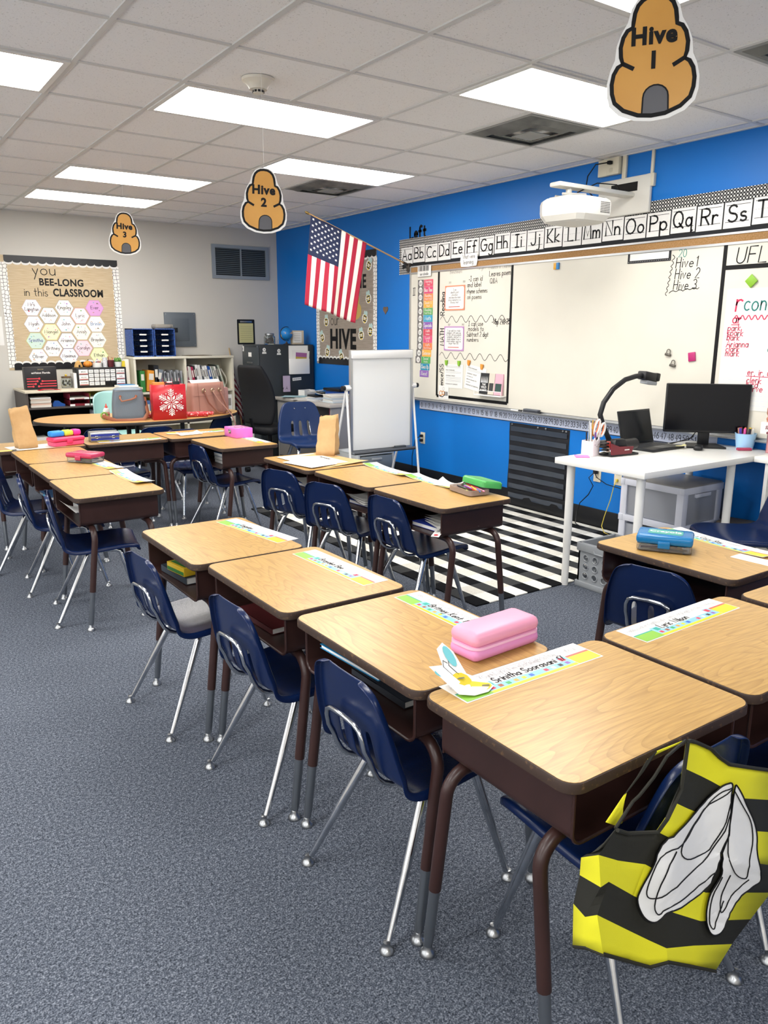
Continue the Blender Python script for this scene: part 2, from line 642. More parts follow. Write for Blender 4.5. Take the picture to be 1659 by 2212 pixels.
def dup(root, Mw, label, group=None):
    c = root.copy()
    COL.objects.link(c)
    c.matrix_world = Mw
    c['label'] = label
    if group:
        c['group'] = group
    for ch in list(root.children):
        d = ch.copy()
        COL.objects.link(d)
        d.parent = c
        for g in list(ch.children):
            e = g.copy()
            COL.objects.link(e)
            e.parent = d
    return c


def fr(u, v, n, o):
    m = Matrix((u, v, n)).transposed().to_4x4()
    m.translation = Vector(o)
    return m


def RW(y, z, off=0.0):      # frame on the blue wall: u to the right, v up, n into the room
    return fr(Vector((0, -1, 0)), Vector((0, 0, 1)), Vector((-1, 0, 0)), (WX - off, y, z))


def BW(x, z, off=0.0):      # frame on the back wall
    return fr(Vector((1, 0, 0)), Vector((0, 0, 1)), Vector((0, -1, 0)), (x, WY - off, z))


def TP(x, y, z, deg=0.0):
    return Matrix.Translation((x, y, z)) @ Matrix.Rotation(radians(deg), 4, 'Z')


def rrect(w, h, r, n=4, cx=0, cy=0):
    out = []
    for qx, qy, a0 in ((1, 1, 0), (-1, 1, 90), (-1, -1, 180), (1, -1, 270)):
        for k in range(n + 1):
            a = radians(a0 + 90 * k / n)
            out.append((cx + qx * (w / 2 - r) + r * cos(a), cy + qy * (h / 2 - r) + r * sin(a)))
    return out


def arc(cx, cy, r, a0, a1, n):
    return [(cx + r * cos(radians(a0 + (a1 - a0) * i / n)), cy + r * sin(radians(a0 + (a1 - a0) * i / n))) for i in range(n + 1)]
# ================================================================== ROOM
X0, Y0 = -3.6, -6.4
b = MB(); b.box(X0, WX, Y0, WY, -0.05, 0.0); struct(b.build('floor', carpet_mat()))
TILEM = speck_mat('ceiling_tile', '#f0efee', '#b4b2af', 130, 0.34)
b = MB(); b.box(X0, WX, Y0, WY, CEIL + 0.003, CEIL + 0.05); struct(b.build('ceiling', TILEM))
TBAR = mat('ceiling_grid_paint', '#cfcecb', 0.5)
b = MB()
gx = [i * TILE for i in range(2, 8)] + [0.692 - k * TILE for k in range(0, 7)]
for x in gx:
    b.box(x - 0.013, x + 0.013, Y0, WY, CEIL - 0.004, CEIL + 0.003)
for j in range(-10, 10):
    b.box(X0, WX, j * TILE - 0.0115, j * TILE + 0.0115, CEIL - 0.003, CEIL + 0.003)
b.box(WX - 0.022, WX, Y0, WY, CEIL - 0.004, CEIL + 0.003)
b.box(X0, WX, WY - 0.022, WY, CEIL - 0.004, CEIL + 0.003)
struct(b.build('trim_1', TBAR))
b = MB(); b.box(X0, WX + 0.1, WY, WY + 0.1, 0, CEIL + 0.05)
struct(b.build('wall_back', mat('beige_wall', '#cac7bf', 0.75, bump=0.15, bscale=260, spec=0.3)))
b = MB(); b.box(WX, WX + 0.1, Y0, WY, 0, CEIL + 0.05)
struct(b.build('wall_right', mat('blue_wall', '#0c70c6', 0.42, bump=0.12, bscale=260, spec=0.4)))
pw = mat('side_wall', '#d5d0c8', 0.75)
b = MB(); b.box(X0 - 0.1, X0, Y0, WY, 0, CEIL + 0.05); struct(b.build('wall_left', pw))
b = MB(); b.box(X0, WX, Y0 - 0.1, Y0, 0, CEIL + 0.05); struct(b.build('wall_front', pw))
BASE = mat('black_vinyl_base', '#0c0e13', 0.45)
b = MB(); b.rbox(WX - 0.012, WX, Y0, WY, 0, 0.152, 0.004); struct(b.build('baseboard_right', BASE))
b = MB(); b.rbox(X0, WX - 0.012, WY - 0.012, WY, 0, 0.152, 0.004); struct(b.build('baseboard_back', BASE))

# ------------------------------------------------------------------ ceiling fixtures
DIFF = mat('lit_diffuser', '#fffcf7', 0.4, emit=LAMP)
FRAMEW = mat('fixture_enamel', '#dcdad5', 0.4)


def troffer(x0, x1, y0, y1, label):
    t = thing('ceiling_light', label, 'ceiling light', Matrix.Translation(((x0 + x1) / 2, (y0 + y1) / 2, CEIL)), 'recessed fluorescent ceiling lights')
    w, h = (x1 - x0) / 2 - 0.012, (y1 - y0) / 2 - 0.012
    f = MB()
    f.prism([(-w, -h), (w, -h), (w, h), (-w, h)], -0.010, 0.001, 0, [[(-w + .028, -h + .028), (w - .028, -h + .028), (w - .028, h - .028), (-w + .028, h - .028)]])
    f.build('frame', FRAMEW, t)
    d = MB(); d.box(-w + .028, w - .028, -h + .028, h - .028, -0.004, 0.0)
    d.build('diffuser', DIFF, t)


T_ = TILE
troffer(0.692 - 2 * T_, 0.692, T_, 2 * T_, 'lit ceiling light cut off by the left edge of the view')
troffer(2 * T_, 4 * T_, T_, 2 * T_, 'lit ceiling light right beside the smoke detector')
troffer(4 * T_, 6 * T_, -T_, 0, 'large lit ceiling light behind the hanging Hive 1 sign, beside a vent')
troffer(4 * T_, 6 * T_, 3 * T_, 4 * T_, 'lit ceiling light just above the Hive 2 sign, beside the far vent')
troffer(2 * T_, 4 * T_, 5 * T_, 6 * T_, 'lit ceiling light second from the beige back wall')
troffer(2 * T_, 4 * T_, 7 * T_, 8 * T_, 'lit ceiling light nearest the beige back wall')
troffer(2 * T_, 4 * T_, -3 * T_, -2 * T_, 'lit ceiling light at the top edge, just above the Hive 1 sign')

VD = mat('dusty_grey_metal', '#6f706c', 0.6, col2='#4c4d4b', nscale=6)
VC = mat('grey_vent_plate', '#8d8e8a', 0.6)


def vent(x0, y0, label):
    t = thing('ceiling_vent', label, 'air vent', Matrix.Translation((x0 + T_ / 2, y0 + T_ / 2, CEIL)), 'square ceiling air vents')
    h = T_ / 2 - 0.013
    f = MB(); f.prism(rrect(2 * h, 2 * h, .003, 1), -0.006, 0.001, 0, [rrect(2 * h - .05, 2 * h - .05, .003, 1)]); f.build('frame', VC, t)
    for k, (a, c) in enumerate(((0.275, 0.20), (0.20, 0.125))):
        q = MB()
        rows = [[(sx * r, sy * r, z) for sx, sy in ((-1, -1), (1, -1), (1, 1), (-1, 1))] for r, z in ((a, -0.002), (a - .01, -0.006), (c + 0.01, -0.028), (c, -0.024))]
        q.grid(rows, closed=True)
        q.build('louvre_ring', VD, t)
    q = MB(); q.rbox(-0.085, 0.085, -0.085, 0.085, -0.034, -0.028, 0.003); q.build('centre_plate', VC, t)


vent(5 * T_, -T_ + T_, 'square grey ceiling vent between the big light and the blue wall projector')
vent(5 * T_, 4 * T_, 'far square ceiling vent above the flag, beside a light')
vent(5 * T_, -3 * T_, 'dark ceiling vent cut off at the right edge, next to the Hive 1 sign')

t = thing('smoke_detector', 'cream funnel-shaped smoke detector on the ceiling beside a light', 'smoke detector', Matrix.Translation((1.51, 0.36, CEIL)))
b = MB(); b.lathe([(0.0, 0.0), (0.082, 0.0), (0.08, -0.012), (0.066, -0.02), (0.05, -0.036), (0.044, -0.05), (0.0, -0.05)][::-1], 24)
b.build('base', mat('cream_plastic', '#d9d3c5', 0.45), t)
b = MB(); b.lathe([(0, -0.066), (0.026, -0.066), (0.028, -0.05), (0, -0.05)], 20); b.build('sensor_cap', mat('cream_plastic', '#d9d3c5'), t)
b = MB()
for k in range(10):
    b.T = Matrix.Rotation(k * pi / 5, 4, 'Z')
    b.box(0.027, 0.0295, -0.006, 0.006, -0.064, -0.054)
b.build('vent_slots', BLACK, t)

# ------------------------------------------------------------------ hanging hive signs
HIVE = mat('honey_print', '#d09a4a', 0.3, col2='#c68e40', nscale=4, spec=0.5)
DOORG = mat('charcoal_print', '#55555a', 0.3)
hh = [(0, 1.0), (.06, .994), (.11, .97), (.15, .93), (.175, .87), (.185, .80), (.19, .755), (.235, .735), (.27, .68), (.29, .60), (.285, .52), (.268, .465), (.31, .44), (.345, .38), (.36, .30), (.355, .22), (.33, .14), (.25, .07), (.12, .02)]
ho = hh + [(0, .008)] + [(-x, y) for x, y in hh[:0:-1]]
ww = [(0, 1.035), (.08, 1.03), (.15, .99), (.205, .91), (.235, .80), (.285, .72), (.325, .62), (.338, .50), (.375, .42), (.402, .31), (.4, .2), (.375, .11), (.29, .03), (.15, -.025)]
wo = ww + [(0, -.04)] + [(-x, y) for x, y in ww[:0:-1]]


def hive(loc, deg, num, label, tilt=0.0):
    H = 0.285
    Mw = Matrix.Translation(loc) @ Matrix.Rotation(radians(deg), 4, 'Z') @ Matrix.Rotation(radians(90), 4, 'X') @ Matrix.Rotation(radians(tilt), 4, 'Z') @ Matrix.Translation((0, -H / 2, 0))
    t = thing('hive_sign', label, 'hanging sign', Mw, 'beehive signs on strings')
    S = lambda P: [(x * H, y * H) for x, y in P]
    b = MB(); b.prism(S(wo)[::-1], -0.0006, 0.0006); b.build('laminated_sheet', GLOSSPAPER, t)
    for sgn in (1, -1):
        b = MB(Matrix.Rotation(0 if sgn > 0 else pi, 4, 'Y'))
        z = 0.0009
        b.poly(S(ho)[::-1], z, 0)
        b.ribbon(S(ho), 0.0105, z + .0004, 1, closed=True)
        for s in (1, -1):
            b.ribbon([(s * .27 * H, .468 * H), (s * .18 * H, .42 * H)], 0.0105, z + .0004, 1)
        dr = [(.11 * cos(radians(a)), .165 + .10 * sin(radians(a))) for a in range(0, 181, 20)]
        d = S([(.115, .02)] + dr + [(-.115, .02)])
        d = [(x + .03 * H, y) for x, y in d]
        b.poly(d, z + .0003, 2)
        b.ribbon(d, 0.004, z + .0006, 1)
        b.text('Hive', 0, .60 * H, .155 * H, z + .0008, 1, bold=0.045, sx=1.0)
        b.text(num, 0, .40 * H, .15 * H, z + .0008, 1, bold=0.045)
        b.build('hive_drawing', [HIVE, INK, DOORG], t)
    b = MB()
    p0 = Mw.inverted() @ Vector((Mw @ Vector((0, 1.0 * H, 0))))
    top = Mw.inverted() @ (Vector((Mw @ Vector((0, 1.0 * H, 0))).to_tuple()[:2] + (CEIL,)))
    b.tube([p0, top], 0.0007, 5)
    b.build('string', PAPER, t)


hive((1.446, -2.063, 2.216), -48, '1', 'large hanging beehive sign reading Hive 1 near the top right', 2)
hive((1.445, 0.205, 2.145), -22, '2', 'middle hanging beehive sign reading Hive 2, on a string near the flag', -2)
hive((1.49, 2.615, 2.217), -14, '3', 'smallest hanging beehive sign reading Hive 3, farthest away', -2)

# ================================================================== BACK WALL
TANP = plank_mat('tan_wood_print_paper', '#cfbd9f', '#b9a380')
GREYP = plank_mat('grey_wood_print_paper', '#a89c90', '#8f8478')
HONEY = comb_mat('honeycomb_border_paper', 26)


def scallop(x0, x1, y, n, d, base):
    w = (x1 - x0) / n
    pts = [(x0, base)]
    for k in range(n):
        for i in range(0, 7):
            a = pi * i / 6
            pts.append((x0 + w * (k + .5) - w / 2 * cos(a), y + d * sin(a)))
    return pts + [(x1, base)]


def board_edges(t, W, H, n):
    for top in (1, 0):
        b = MB()
        if top:
            b.poly(scallop(0.05, W, H - .075, n, -.022, H - .02), .004, 1)
            b.poly(scallop(0.05, W, H - .055, n, -.022, H), .006, 0)
        else:
            b.poly(scallop(0.05, W, .075, n, .022, .02), .004, 1)
            b.poly(scallop(0.05, W, .055, n, .022, 0), .006, 0)
        b.build('scalloped_border', [mat('black_border_paper', '#17181b', 0.35), PAPER], t)
    for x0, x1, s in ((0, .075, 1), (W - .06, W + .012, -1)):
        b = MB()
        e = [((x1 if s > 0 else x0) + .006 * sin(y * 60 * pi / H) * 1, y) for y in [H * (0.02 + .92 * i / 60) for i in range(61)]]
        o = x0 if s > 0 else x1
        pl = [(o, e[0][1])] + e + [(o, e[-1][1])]
        b.poly(pl if s > 0 else pl[::-1], .003)
        b.build('honeycomb_border', HONEY, t)


t = thing('bulletin_board', 'tan wood-print bulletin board of name hexagons on the beige back wall', 'bulletin board', BW(1.14, 1.085, .002))
b = MB(); b.box(0, 1.235, 0, 1.2, 0, .0025); b.build('backing_paper', TANP, t)
board_edges(t, 1.235, 1.2, 14)
b = MB()
b.stroke('you', .325, 1.01, .115, .075, .003, sx=1.15, gap=.2)
b.text('BEE-LONG', .615, .898, .078, .003, bold=.035, sx=.93)
b.stroke('in this', .222, .787, .085, .085, .003, sx=.88, gap=.2)
b.text('CLASSROOM', .785, .787, .085, .003, bold=.035, sx=.80)
b.build('lettering', INK, t)

HX = [(.281, .663, "Mrs|Langton", '#f6eff2', '#b9a9b0', 'white hexagon with two lines of writing, top left on the board'),
      (.451, .582, 'Addison', '#f6f4ee', '#5e6a58', 'white name hexagon with a green potted plant drawn below the name'),
      (.62, .666, 'Kingsley', '#f5f3ea', '#8a8578', 'cream name hexagon at top centre of the board'),
      (.783, .582, 'Lyric', '#f7f0ee', '#d4748c', 'name hexagon with a pink outline and red bean shape'),
      (.947, .67, 'Ever', '#d9a3d6', '#c486c4', 'solid lilac name hexagon at top right of the board'),
      (.288, .488, 'Myah', '#f4eeee', '#a09a98', 'white name hexagon directly below the two-line hexagon'),
      (.459, .404, 'Miangel', '#f6f2c9', '#e0d67a', 'name hexagon with a yellow rim and a green apple'),
      (.621, .491, 'John', '#f6efee', '#b5adab', 'plain white hexagon with a short name at dead centre'),
      (.784, .405, 'Anish', '#f8f3e6', '#d8c9a0', 'name hexagon with a red sea creature drawn above the name'),
      (.949, .493, 'Brinlin', '#f5f4ee', '#c9c6b8', 'name hexagon with bold blue lettering'),
      (.293, .312, 'Srinitha', '#cfe3d8', '#b9c46a', 'name hexagon coloured in yellow, blue and lilac'),
      (.463, .225, 'Britney', '#f7f1ee', '#c9bdb6', 'white name hexagon low on the board, left of the grey-outlined one'),
      (.622, .31, 'Arianna', '#f4f1ef', '#6e6a68', 'name hexagon with a dark grey outline'),
      (.789, .226, 'Coralyn', '#f7dbe4', '#e6a0ba', 'name hexagon with a pink rim and a blue heart'),
      (.953, .317, 'Brayden', '#f5f3ea', '#c9c2a8', 'pale name hexagon at the right edge above the yellow-green one'),
      (.303, .137, 'Oliver', '#f5f3f2', '#b8b2ae', 'white name hexagon at bottom left of the board'),
      (.627, .14, 'Maximus', '#f4f2f5', '#9a88b8', 'name hexagon with a purple outline at bottom centre'),
      (.957, .143, 'Ethan', '#f0f3c4', '#c9d46a', 'yellow-green name hexagon at bottom right, partly hidden by cups')]
DOOD = ['#d94f5c', '#e8a23c', '#5a9a4a', '#4a86c8', '#a06ab8', '#e88aa8', '#7a5a40', '#6fb8c0']
HEXM = {}
for (hx, hy, nm, c, oc, lab) in HX:
    t = thing('name_hexagon', lab + ' on the bee board', 'name card', BW(1.14 + hx, 1.085 + hy, .004), 'name hexagons on the bulletin board')
    P = [(.1 * cos(radians(60 * k)), .0965 * sin(radians(60 * k))) for k in range(6)]
    b = MB(); b.prism(P, 0, .001); b.ribbon(P, .0045, .0014, 1, closed=True)
    b.build('card', [cm(c, .6), cm(oc, .6)], t)
    b = MB()
    ls = nm.split('|')
    wmax = .145
    for k, l in enumerate(ls):
        hgt = .036
        tw = sum(strokes_of(ch)[1] + .22 for ch in l) * hgt
        b.stroke(l, 0, (-.012 if len(ls) == 1 else .018 - .05 * k), hgt, .12, .002, align='C', sx=min(1.0, wmax / tw))
    b.build('lettering', [cm('#1c6ea8', .6) if nm == 'Brinlin' else cm('#3a4a9a', .6) if nm == 'Srinitha' else INK], t)
    b = MB()
    rnd = random.Random(nm)
    cs = [cm(rnd.choice(DOOD), .7) for _ in range(5)]
    for k in range(7):
        a = rnd.uniform(20, 160) * (1 if k % 2 else -1)
        rr = rnd.uniform(.052, .068)
        x, y = rr * cos(radians(a)) * .9, rr * sin(radians(a)) * .92
        s = rnd.uniform(.004, .010)
        if k % 3 == 0:
            b.star(x, y, s, .002, k % 5)
        elif k % 3 == 1:
            b.disc(x, y, s * .8, .002, k % 5, 10)
        else:
            b.ribbon([(x - s, y), (x, y + s), (x + s, y - s * .4)], .003, .002, k % 5)
    b.build('doodles', cs, t)

b = MB(); b.prism(rrect(.11, .30, .004, 2), 0, .0015)
tag(b.build('paper_sheet', PAPER, Mw=BW(1.06, 1.50, .001)), 'white paper sheet on the beige wall at the left edge of view', 'paper')

# return-air grille
t = thing('wall_vent', 'grey louvred return-air grille high on the beige back wall', 'air vent', BW(3.52, 2.137))
GV = mat('grey_vent_frame', '#8c959d', 0.5)
b = MB(); W, H = .765, .40
b.prism([(0, 0), (W, 0), (W, H), (0, H)], 0, .022, 0, [[(.045, .04), (W / 2 - .008, .04), (W / 2 - .008, H - .04), (.045, H - .04)], [(W / 2 + .008, .04), (W - .045, .04), (W - .045, H - .04), (W / 2 + .008, H - .04)]])
b.build('frame', GV, t)
b = MB(); b.box(.03, W - .03, .03, H - .03, .0005, .002); b.build('duct_backing', BLACK, t)
for s in (0, 1):
    b = MB()
    for k in range(14):
        y = .052 + k * .0225
        x0 = .045 + s * (W / 2 - .037)
        b.add([(x0, y, .018), (x0 + W / 2 - .053, y, .018), (x0 + W / 2 - .053, y + .016, .004), (x0, y + .016, .004)], [(0, 1, 2, 3)])
    b.build('louvres', mat('grey_louvre', '#59636b', 0.5), t)

# breaker panel
t = thing('electrical_panel', 'grey metal breaker panel on the beige back wall', 'electrical panel', BW(2.883, 1.318))
b = MB(); b.rbox(0, .388, 0, .405, 0, .02, .004); b.build('cover', mat('panel_grey', '#5f676e', 0.45), t)
b = MB(); b.rbox(.09, .30, .07, .335, .02, .026, .002); b.build('door', mat('panel_grey2', '#575f66', 0.45), t)
b = MB(); b.rbox(.105, .155, .17, .225, .026, .03, .001); b.build('latch', BLACK, t)
b = MB()
for x, y in ((.02, .02), (.368, .02), (.02, .385), (.368, .385)):
    b.lathe([(0, .024), (.006, .023), (.007, .02)], 8, 0, (x, y, 0))
b.build('screws', STEEL, t)

# clipboard
t = thing('clipboard', 'black clipboard holding a yellow lined sheet, hung on the beige wall', 'clipboard', BW(3.825, 1.34))
b = MB(); b.prism(rrect(.24, .31, .01, 3, .12, .155), 0, .004); b.build('board', BLACK, t)
b = MB(); b.box(.022, .218, .02, .262, .004, .005, 0)
for k in range(7):
    b.rect(.04, .2, .06 + k * .026, .062 + k * .026, .0055, 1)
b.build('yellow_sheet', [cm('#c9c48f', .7), cm('#6a6a50', .7)], t)
b = MB(); b.rbox(.04, .2, .268, .292, .004, .014, .003); b.build('clip', STEEL, t)

# ================================================================== BLUE WALL
# second bulletin board
t = thing('bulletin_board', 'grey wood-print Welcome to our hive bulletin board on the blue wall', 'bulletin board', RW(4.85, 1.13, .002))
b = MB(); b.box(0, 1.28, 0, 1.225, 0, .0025); b.build('backing_paper', GREYP, t)
board_edges(t, 1.28, 1.225, 15)
b = MB()
b.text('WELCOME', 1.085, .835, .15, .003, align='R', bold=.03, sx=.80)
b.build('lettering', INK, t)
b = MB()
b.stroke('to', .33, .66, .10, .06, .003)
b.build('lettering', INK, t)
b = MB()
b.stroke('our', .335, .45, .135, .06, .003, sx=.85, gap=.15)
b.build('lettering', INK, t)
b = MB()
b.text('HIVE', .60, .178, .23, .003, bold=.045, sx=.86)
b.build('lettering', INK, t)
t2 = thing('paper_hive', 'mustard paper beehive cut-out with a black heart, on the grey board', 'paper cut-out', RW(4.85 - .80, 1.13 + .49, .004))
b = MB(); P = [(x * .52, y * .40) for x, y in ho]; b.prism(P[::-1], 0, .002); b.build('hive_shape', cm('#c3a75f', .7), t2)
b = MB()
heart = lambda cx, cy, s: [(cx + s * 16 * sin(a) ** 3 / 16, cy + s * (13 * cos(a) - 5 * cos(2 * a) - 2 * cos(3 * a) - cos(4 * a)) / 16) for a in [2 * pi * k / 24 for k in range(24)]]
b.poly(heart(.03, .09, .032)[::-1], .003); b.build('heart_door', INK, t2)

YEL = cm('#e3c95a', .6)
WING = cm('#b9d3d0', .5)


def bee_into(t):
    b = MB(); b.prism([(x * 1.25, y * 1.2) for x, y in arc(0, 0, .045, 0, 345, 14)], 0, .0012); b.build('white_outline', PAPER, t)
    b = MB(); b.disc(0, 0, .036, .0018, 0, 16, .05)
    for k, (y, hw) in enumerate(((.022, .03), (-.002, .035), (-.026, .03))):
        b.rect(-hw, hw, y - .007, y + .007, .0024, 1)
    b.build('striped_body', [YEL, INK], t)
    b = MB(); b.disc(.018, .058, .022, .002, 0, 12, .028); b.disc(-.016, .058, .018, .0021, 0, 12, .024); b.build('wings', WING, t)
    b = MB(); b.rect(-.022, .022, -.006, .006, .003); b.rect(-.006, .006, -.02, .02, .003); b.build('face_patch', PAPER, t)


bees = [(1.14, 1.067, 'striped paper bee at the top right of the grey board, right of the flag'),
        (1.131, .724, 'striped paper bee below the ME letters, right edge of the grey board'),
        (.235, .488, 'striped paper bee left of the handwritten word our'),
        (1.061, .517, 'pale-faced paper bee beside the mustard paper hive'),
        (.137, .305, 'striped paper bee left of the big word HIVE'),
        (.988, .339, 'striped paper bee touching the E of the word HIVE'),
        (1.17, .382, 'striped paper bee at the right edge, level with the top of HIVE'),
        (.253, .14, 'striped paper bee below the H of the word HIVE'),
        (.566, .094, 'striped paper bee below the I of HIVE, beside the easel')]
bee0 = None
for k, (x, y, lab) in enumerate(bees):
    Mw = RW(4.85 - x, 1.13 + y, .006) @ Matrix.Rotation(radians((k * 37) % 50 - 25), 4, 'Z')
    if bee0 is None:
        bee0 = thing('paper_bee', lab, 'paper cut-out', Mw, 'paper bees on the grey board')
        bee_into(bee0)
    else:
        dup(bee0, Mw, lab)
b = MB(); b.prism(heart(0, 0, .045)[::-1], 0, .006)
tag(b.build('wooden_heart', cm('#6e5a4a', .7), Mw=RW(3.40, 1.73)), 'small brown wooden heart alone on the blue wall', 'wall decoration')

# Left lettering
b = MB(); b.stroke('Left', 0, 0, .10, .25, .0015, sx=1.0);
tag(b.build('left_lettering', INK, Mw=RW(2.985, 2.405)), 'black letters spelling Left above the alphabet strip', 'wall lettering')

# alphabet strip
HOUND = check_mat('black_white_houndstooth', .011, .011, ['#e6e4e0', '#17171a', '#17171a', '#8b8a88'], (0, 1), .6)
t = thing('alphabet_banner', 'black and white patterned banner backing the alphabet cards above the whiteboard', 'wall banner', RW(3.155, 2.068, .001))
b = MB(); b.box(0, 4.9, .01, .325, 0, .003); b.build('black_cloth', cm('#1a1b1f', .8), t)
for y0, y1, s in ((.255, .335, 1), (0, .06, -1)):
    b = MB()
    if s > 0:
        b.poly(scallop(0, 4.9, y0 + .012, 70, -.012, y1), .0045)
    else:
        b.poly(scallop(0, 4.9, y1 - .012, 70, .012, y0), .0045)
    b.build('patterned_trim', HOUND, t)
b = MB(); b.box(0, .05, .0, .335, .003, .0046); b.build('end_trim', HOUND, t)
ALPH = 'ABCDEFGHIJKLMNOPQRST'
CARDL = 'white alphabet card showing %s%s'
for k, ch in enumerate(ALPH):
    W = .186
    t = thing('alphabet_card', 'white laminated alphabet card printed %s%s on the strip above the whiteboard' % (ch, ch.lower()), 'alphabet card', RW(3.118 - .1955 * k, 2.165 + (.006 if k % 3 == 1 else 0), .006), 'alphabet cards')
    b = MB(); b.box(0, W, 0, .158, 0, .001); b.build('card', GLOSSPAPER, t)
    b = MB()
    b.rect(.012, W - .012, .138, .141, .0016); b.rect(.012, W - .012, .036, .039, .0016)
    for q in range(9):
        b.rect(.014 + q * .0185, .024 + q * .0185, .088, .090, .0016, 1)
    b.build('guide_lines', [INK, cm('#9a9a98', .6)], t)
    w1, w2 = strokes_of(ch)[1], strokes_of(ch.lower())[1]
    hgt = .1
    tot = (w1 + w2 + .22) * hgt
    sx = min(1.05, .15 / tot)
    b = MB(); b.stroke(ch + ch.lower(), W / 2, .038, hgt, .125, .0022, align='C', sx=sx)
    b.build('letters', INK, t)

# ------------------------------------------------------------------ whiteboard
WBM = mat('whiteboard_enamel', '#dfdcd0', 0.22, spec=0.5, col2='#d8d4c8', nscale=1.2)
WB0 = (2.93, .862)
t = thing('whiteboard', 'long wall-mounted whiteboard with cork rail, black tape lines and handwriting', 'whiteboard', RW(*WB0))
L = 5.2
b = MB(); b.box(0, L, 0, 1.20, .002, .02); b.build('panel', WBM, t)
b = MB(); b.box(-.02, 0, -.01, 1.27, 0, .028); b.box(0, L, 1.20, 1.215, 0, .028); b.box(0, L, 1.262, 1.275, 0, .03); b.build('frame', ALU, t)
b = MB(); b.box(.0, L, 1.215, 1.262, .004, .024); b.build('cork_rail', mat('cork', '#a9825a', 0.85, col2='#94703f', nscale=120), t)
b = MB()
prof = [(0, 0), (.075, 0), (.085, .012), (.08, .014), (.072, .006), (.02, .008), (.02, .02), (0, .02)]
vs = []
for x in (0, L):
    vs += [(x, y - .022, z) for z, y in prof]
n = len(prof)
b.add(vs, [(i, (i + 1) % n, n + (i + 1) % n, n + i) for i in range(n)] + [list(range(n))[::-1], list(range(n, 2 * n))])
b.build('marker_tray', ALU, t)
TP1 = (('v', .435, 0.04, 1.2), ('v', 1.425, .04, 1.2), ('v', 3.375, 0.0, 1.2), ('h', .435, 1.425, .04), ('h', 3.375, L, 1.06))
for q in TP1:
    b = MB()
    if q[0] == 'v':
        b.rect(q[1] - .014, q[1] + .014, q[2], q[3], .0207)
    else:
        b.rect(q[1], q[2], q[3] - .014, q[3] + .014, .0209)
    b.build('black_tape', INK, t)
b = MB(); z = .0212


def wr(s, y, zz, h, w=.11, m=0, sx=.9, sl=.05, al='L'):
    b.stroke(s, WB0[0] - y, zz - WB0[1], h, w, z, m, sx=sx, slant=sl, jit=.03, align=al)


HWM = [INK, cm('#1d8a80', .5), cm('#6e6c66', .6)]
for rows_ in ([('Benchmark', 2.33, 2.035, .032, .07, 2)], [('Target', 1.96, 2.05, .034, .07, 2)], [('Evidence of Learning', 1.80, 2.045, .03, .07, 2, .8)],
              [('-I can id', 2.06, 1.955, .042), ('and label', 2.08, 1.905, .042), ('rhyme schemes', 2.08, 1.85, .042, .11, 0, .75), ('on poems', 2.075, 1.80, .04)],
              [('Leaves poem', 1.79, 1.985, .045, .11, 0, .8), ('Q&A', 1.78, 1.925, .042)],
              [('I can use', 2.05, 1.565, .042), ('models to', 2.05, 1.52, .042), ('Subtract 2 digit', 2.07, 1.47, .042, .11, 0, .75), ('numbers', 2.065, 1.425, .038)],
              [('-Wbp 248-251', 1.735, 1.578, .045, .14, 0, .65)]):
    b = MB()
    for q in rows_:
        wr(*q)
    b.build('lesson_handwriting', HWM, t)
for zc, a in ((1.625, .03), (1.29, .03)):
    b = MB()
    b.ribbon([(WB0[0] - 2.46 + .95 * i / 60, zc - WB0[1] + a * sin(i * 2 * pi * 7 / 60)) for i in range(61)], .005, z)
    b.build('wavy_divider', INK, t)
b = MB()
for zc in (1.955, 1.575):
    for yc in (2.34, 2.14):
        for d in (0, .018):
            b.ribbon([(WB0[0] - yc + d, zc - WB0[1] + .01), (WB0[0] - yc + d + .003, zc - WB0[1] - .012), (WB0[0] - yc + d + .012, zc - WB0[1] + .008)], .003, z)
b.build('magnet_marks', INK, t)
b = MB()
wr('Hive1', -.085, 1.945, .065, .09, sx=.95, sl=.1); wr('Hive 2', -.085, 1.87, .065, .09, sx=.85, sl=.1); wr('Hive 3', -.08, 1.80, .062, .09, sx=.85, sl=.1)
wr('20', -.10, 2.012, .05, .09, 1)
b.ribbon([(WB0[0] + .055 + .02 * abs(sin(i * .8)) - .0015 * i, 2.03 - WB0[1] - i * .0092) for i in range(30)], .005, z)
b.ribbon([(WB0[0] + .05 + i * .012, 1.78 - WB0[1] + .012 * abs(sin(i * .7)) + i * .001) for i in range(20)], .005, z)
b.build('tally_handwriting', HWM, t)
b = MB()
wr('UFLI 77', -.525, 1.945, .095, .08, sx=1.05, sl=.12)
b.build('heading_handwriting', HWM, t)
b = MB()
wr('II', 2.90, 1.86, .07, .1, sx=.5)
b.build('tally_marks', HWM, t)
# vertical subject titles
b = MB()
for s, zc, hgt in (('Reading', 1.665, .062), ('MATH', 1.385, .06), ('Science/SS', .93, .056)):
    b.T = Matrix.Translation((WB0[0] - 2.40, zc - WB0[1], 0)) @ Matrix.Rotation(pi / 2, 4, 'Z')
    b.stroke(s, 0, 0, hgt, .13, z, 0, sx=.78)
b.build('subject_titles', INK, t)

# things on the board --------------------------------------------------
BZ = .0215


def WP(y, zz, off=0.0):
    return RW(y, zz, BZ + off)


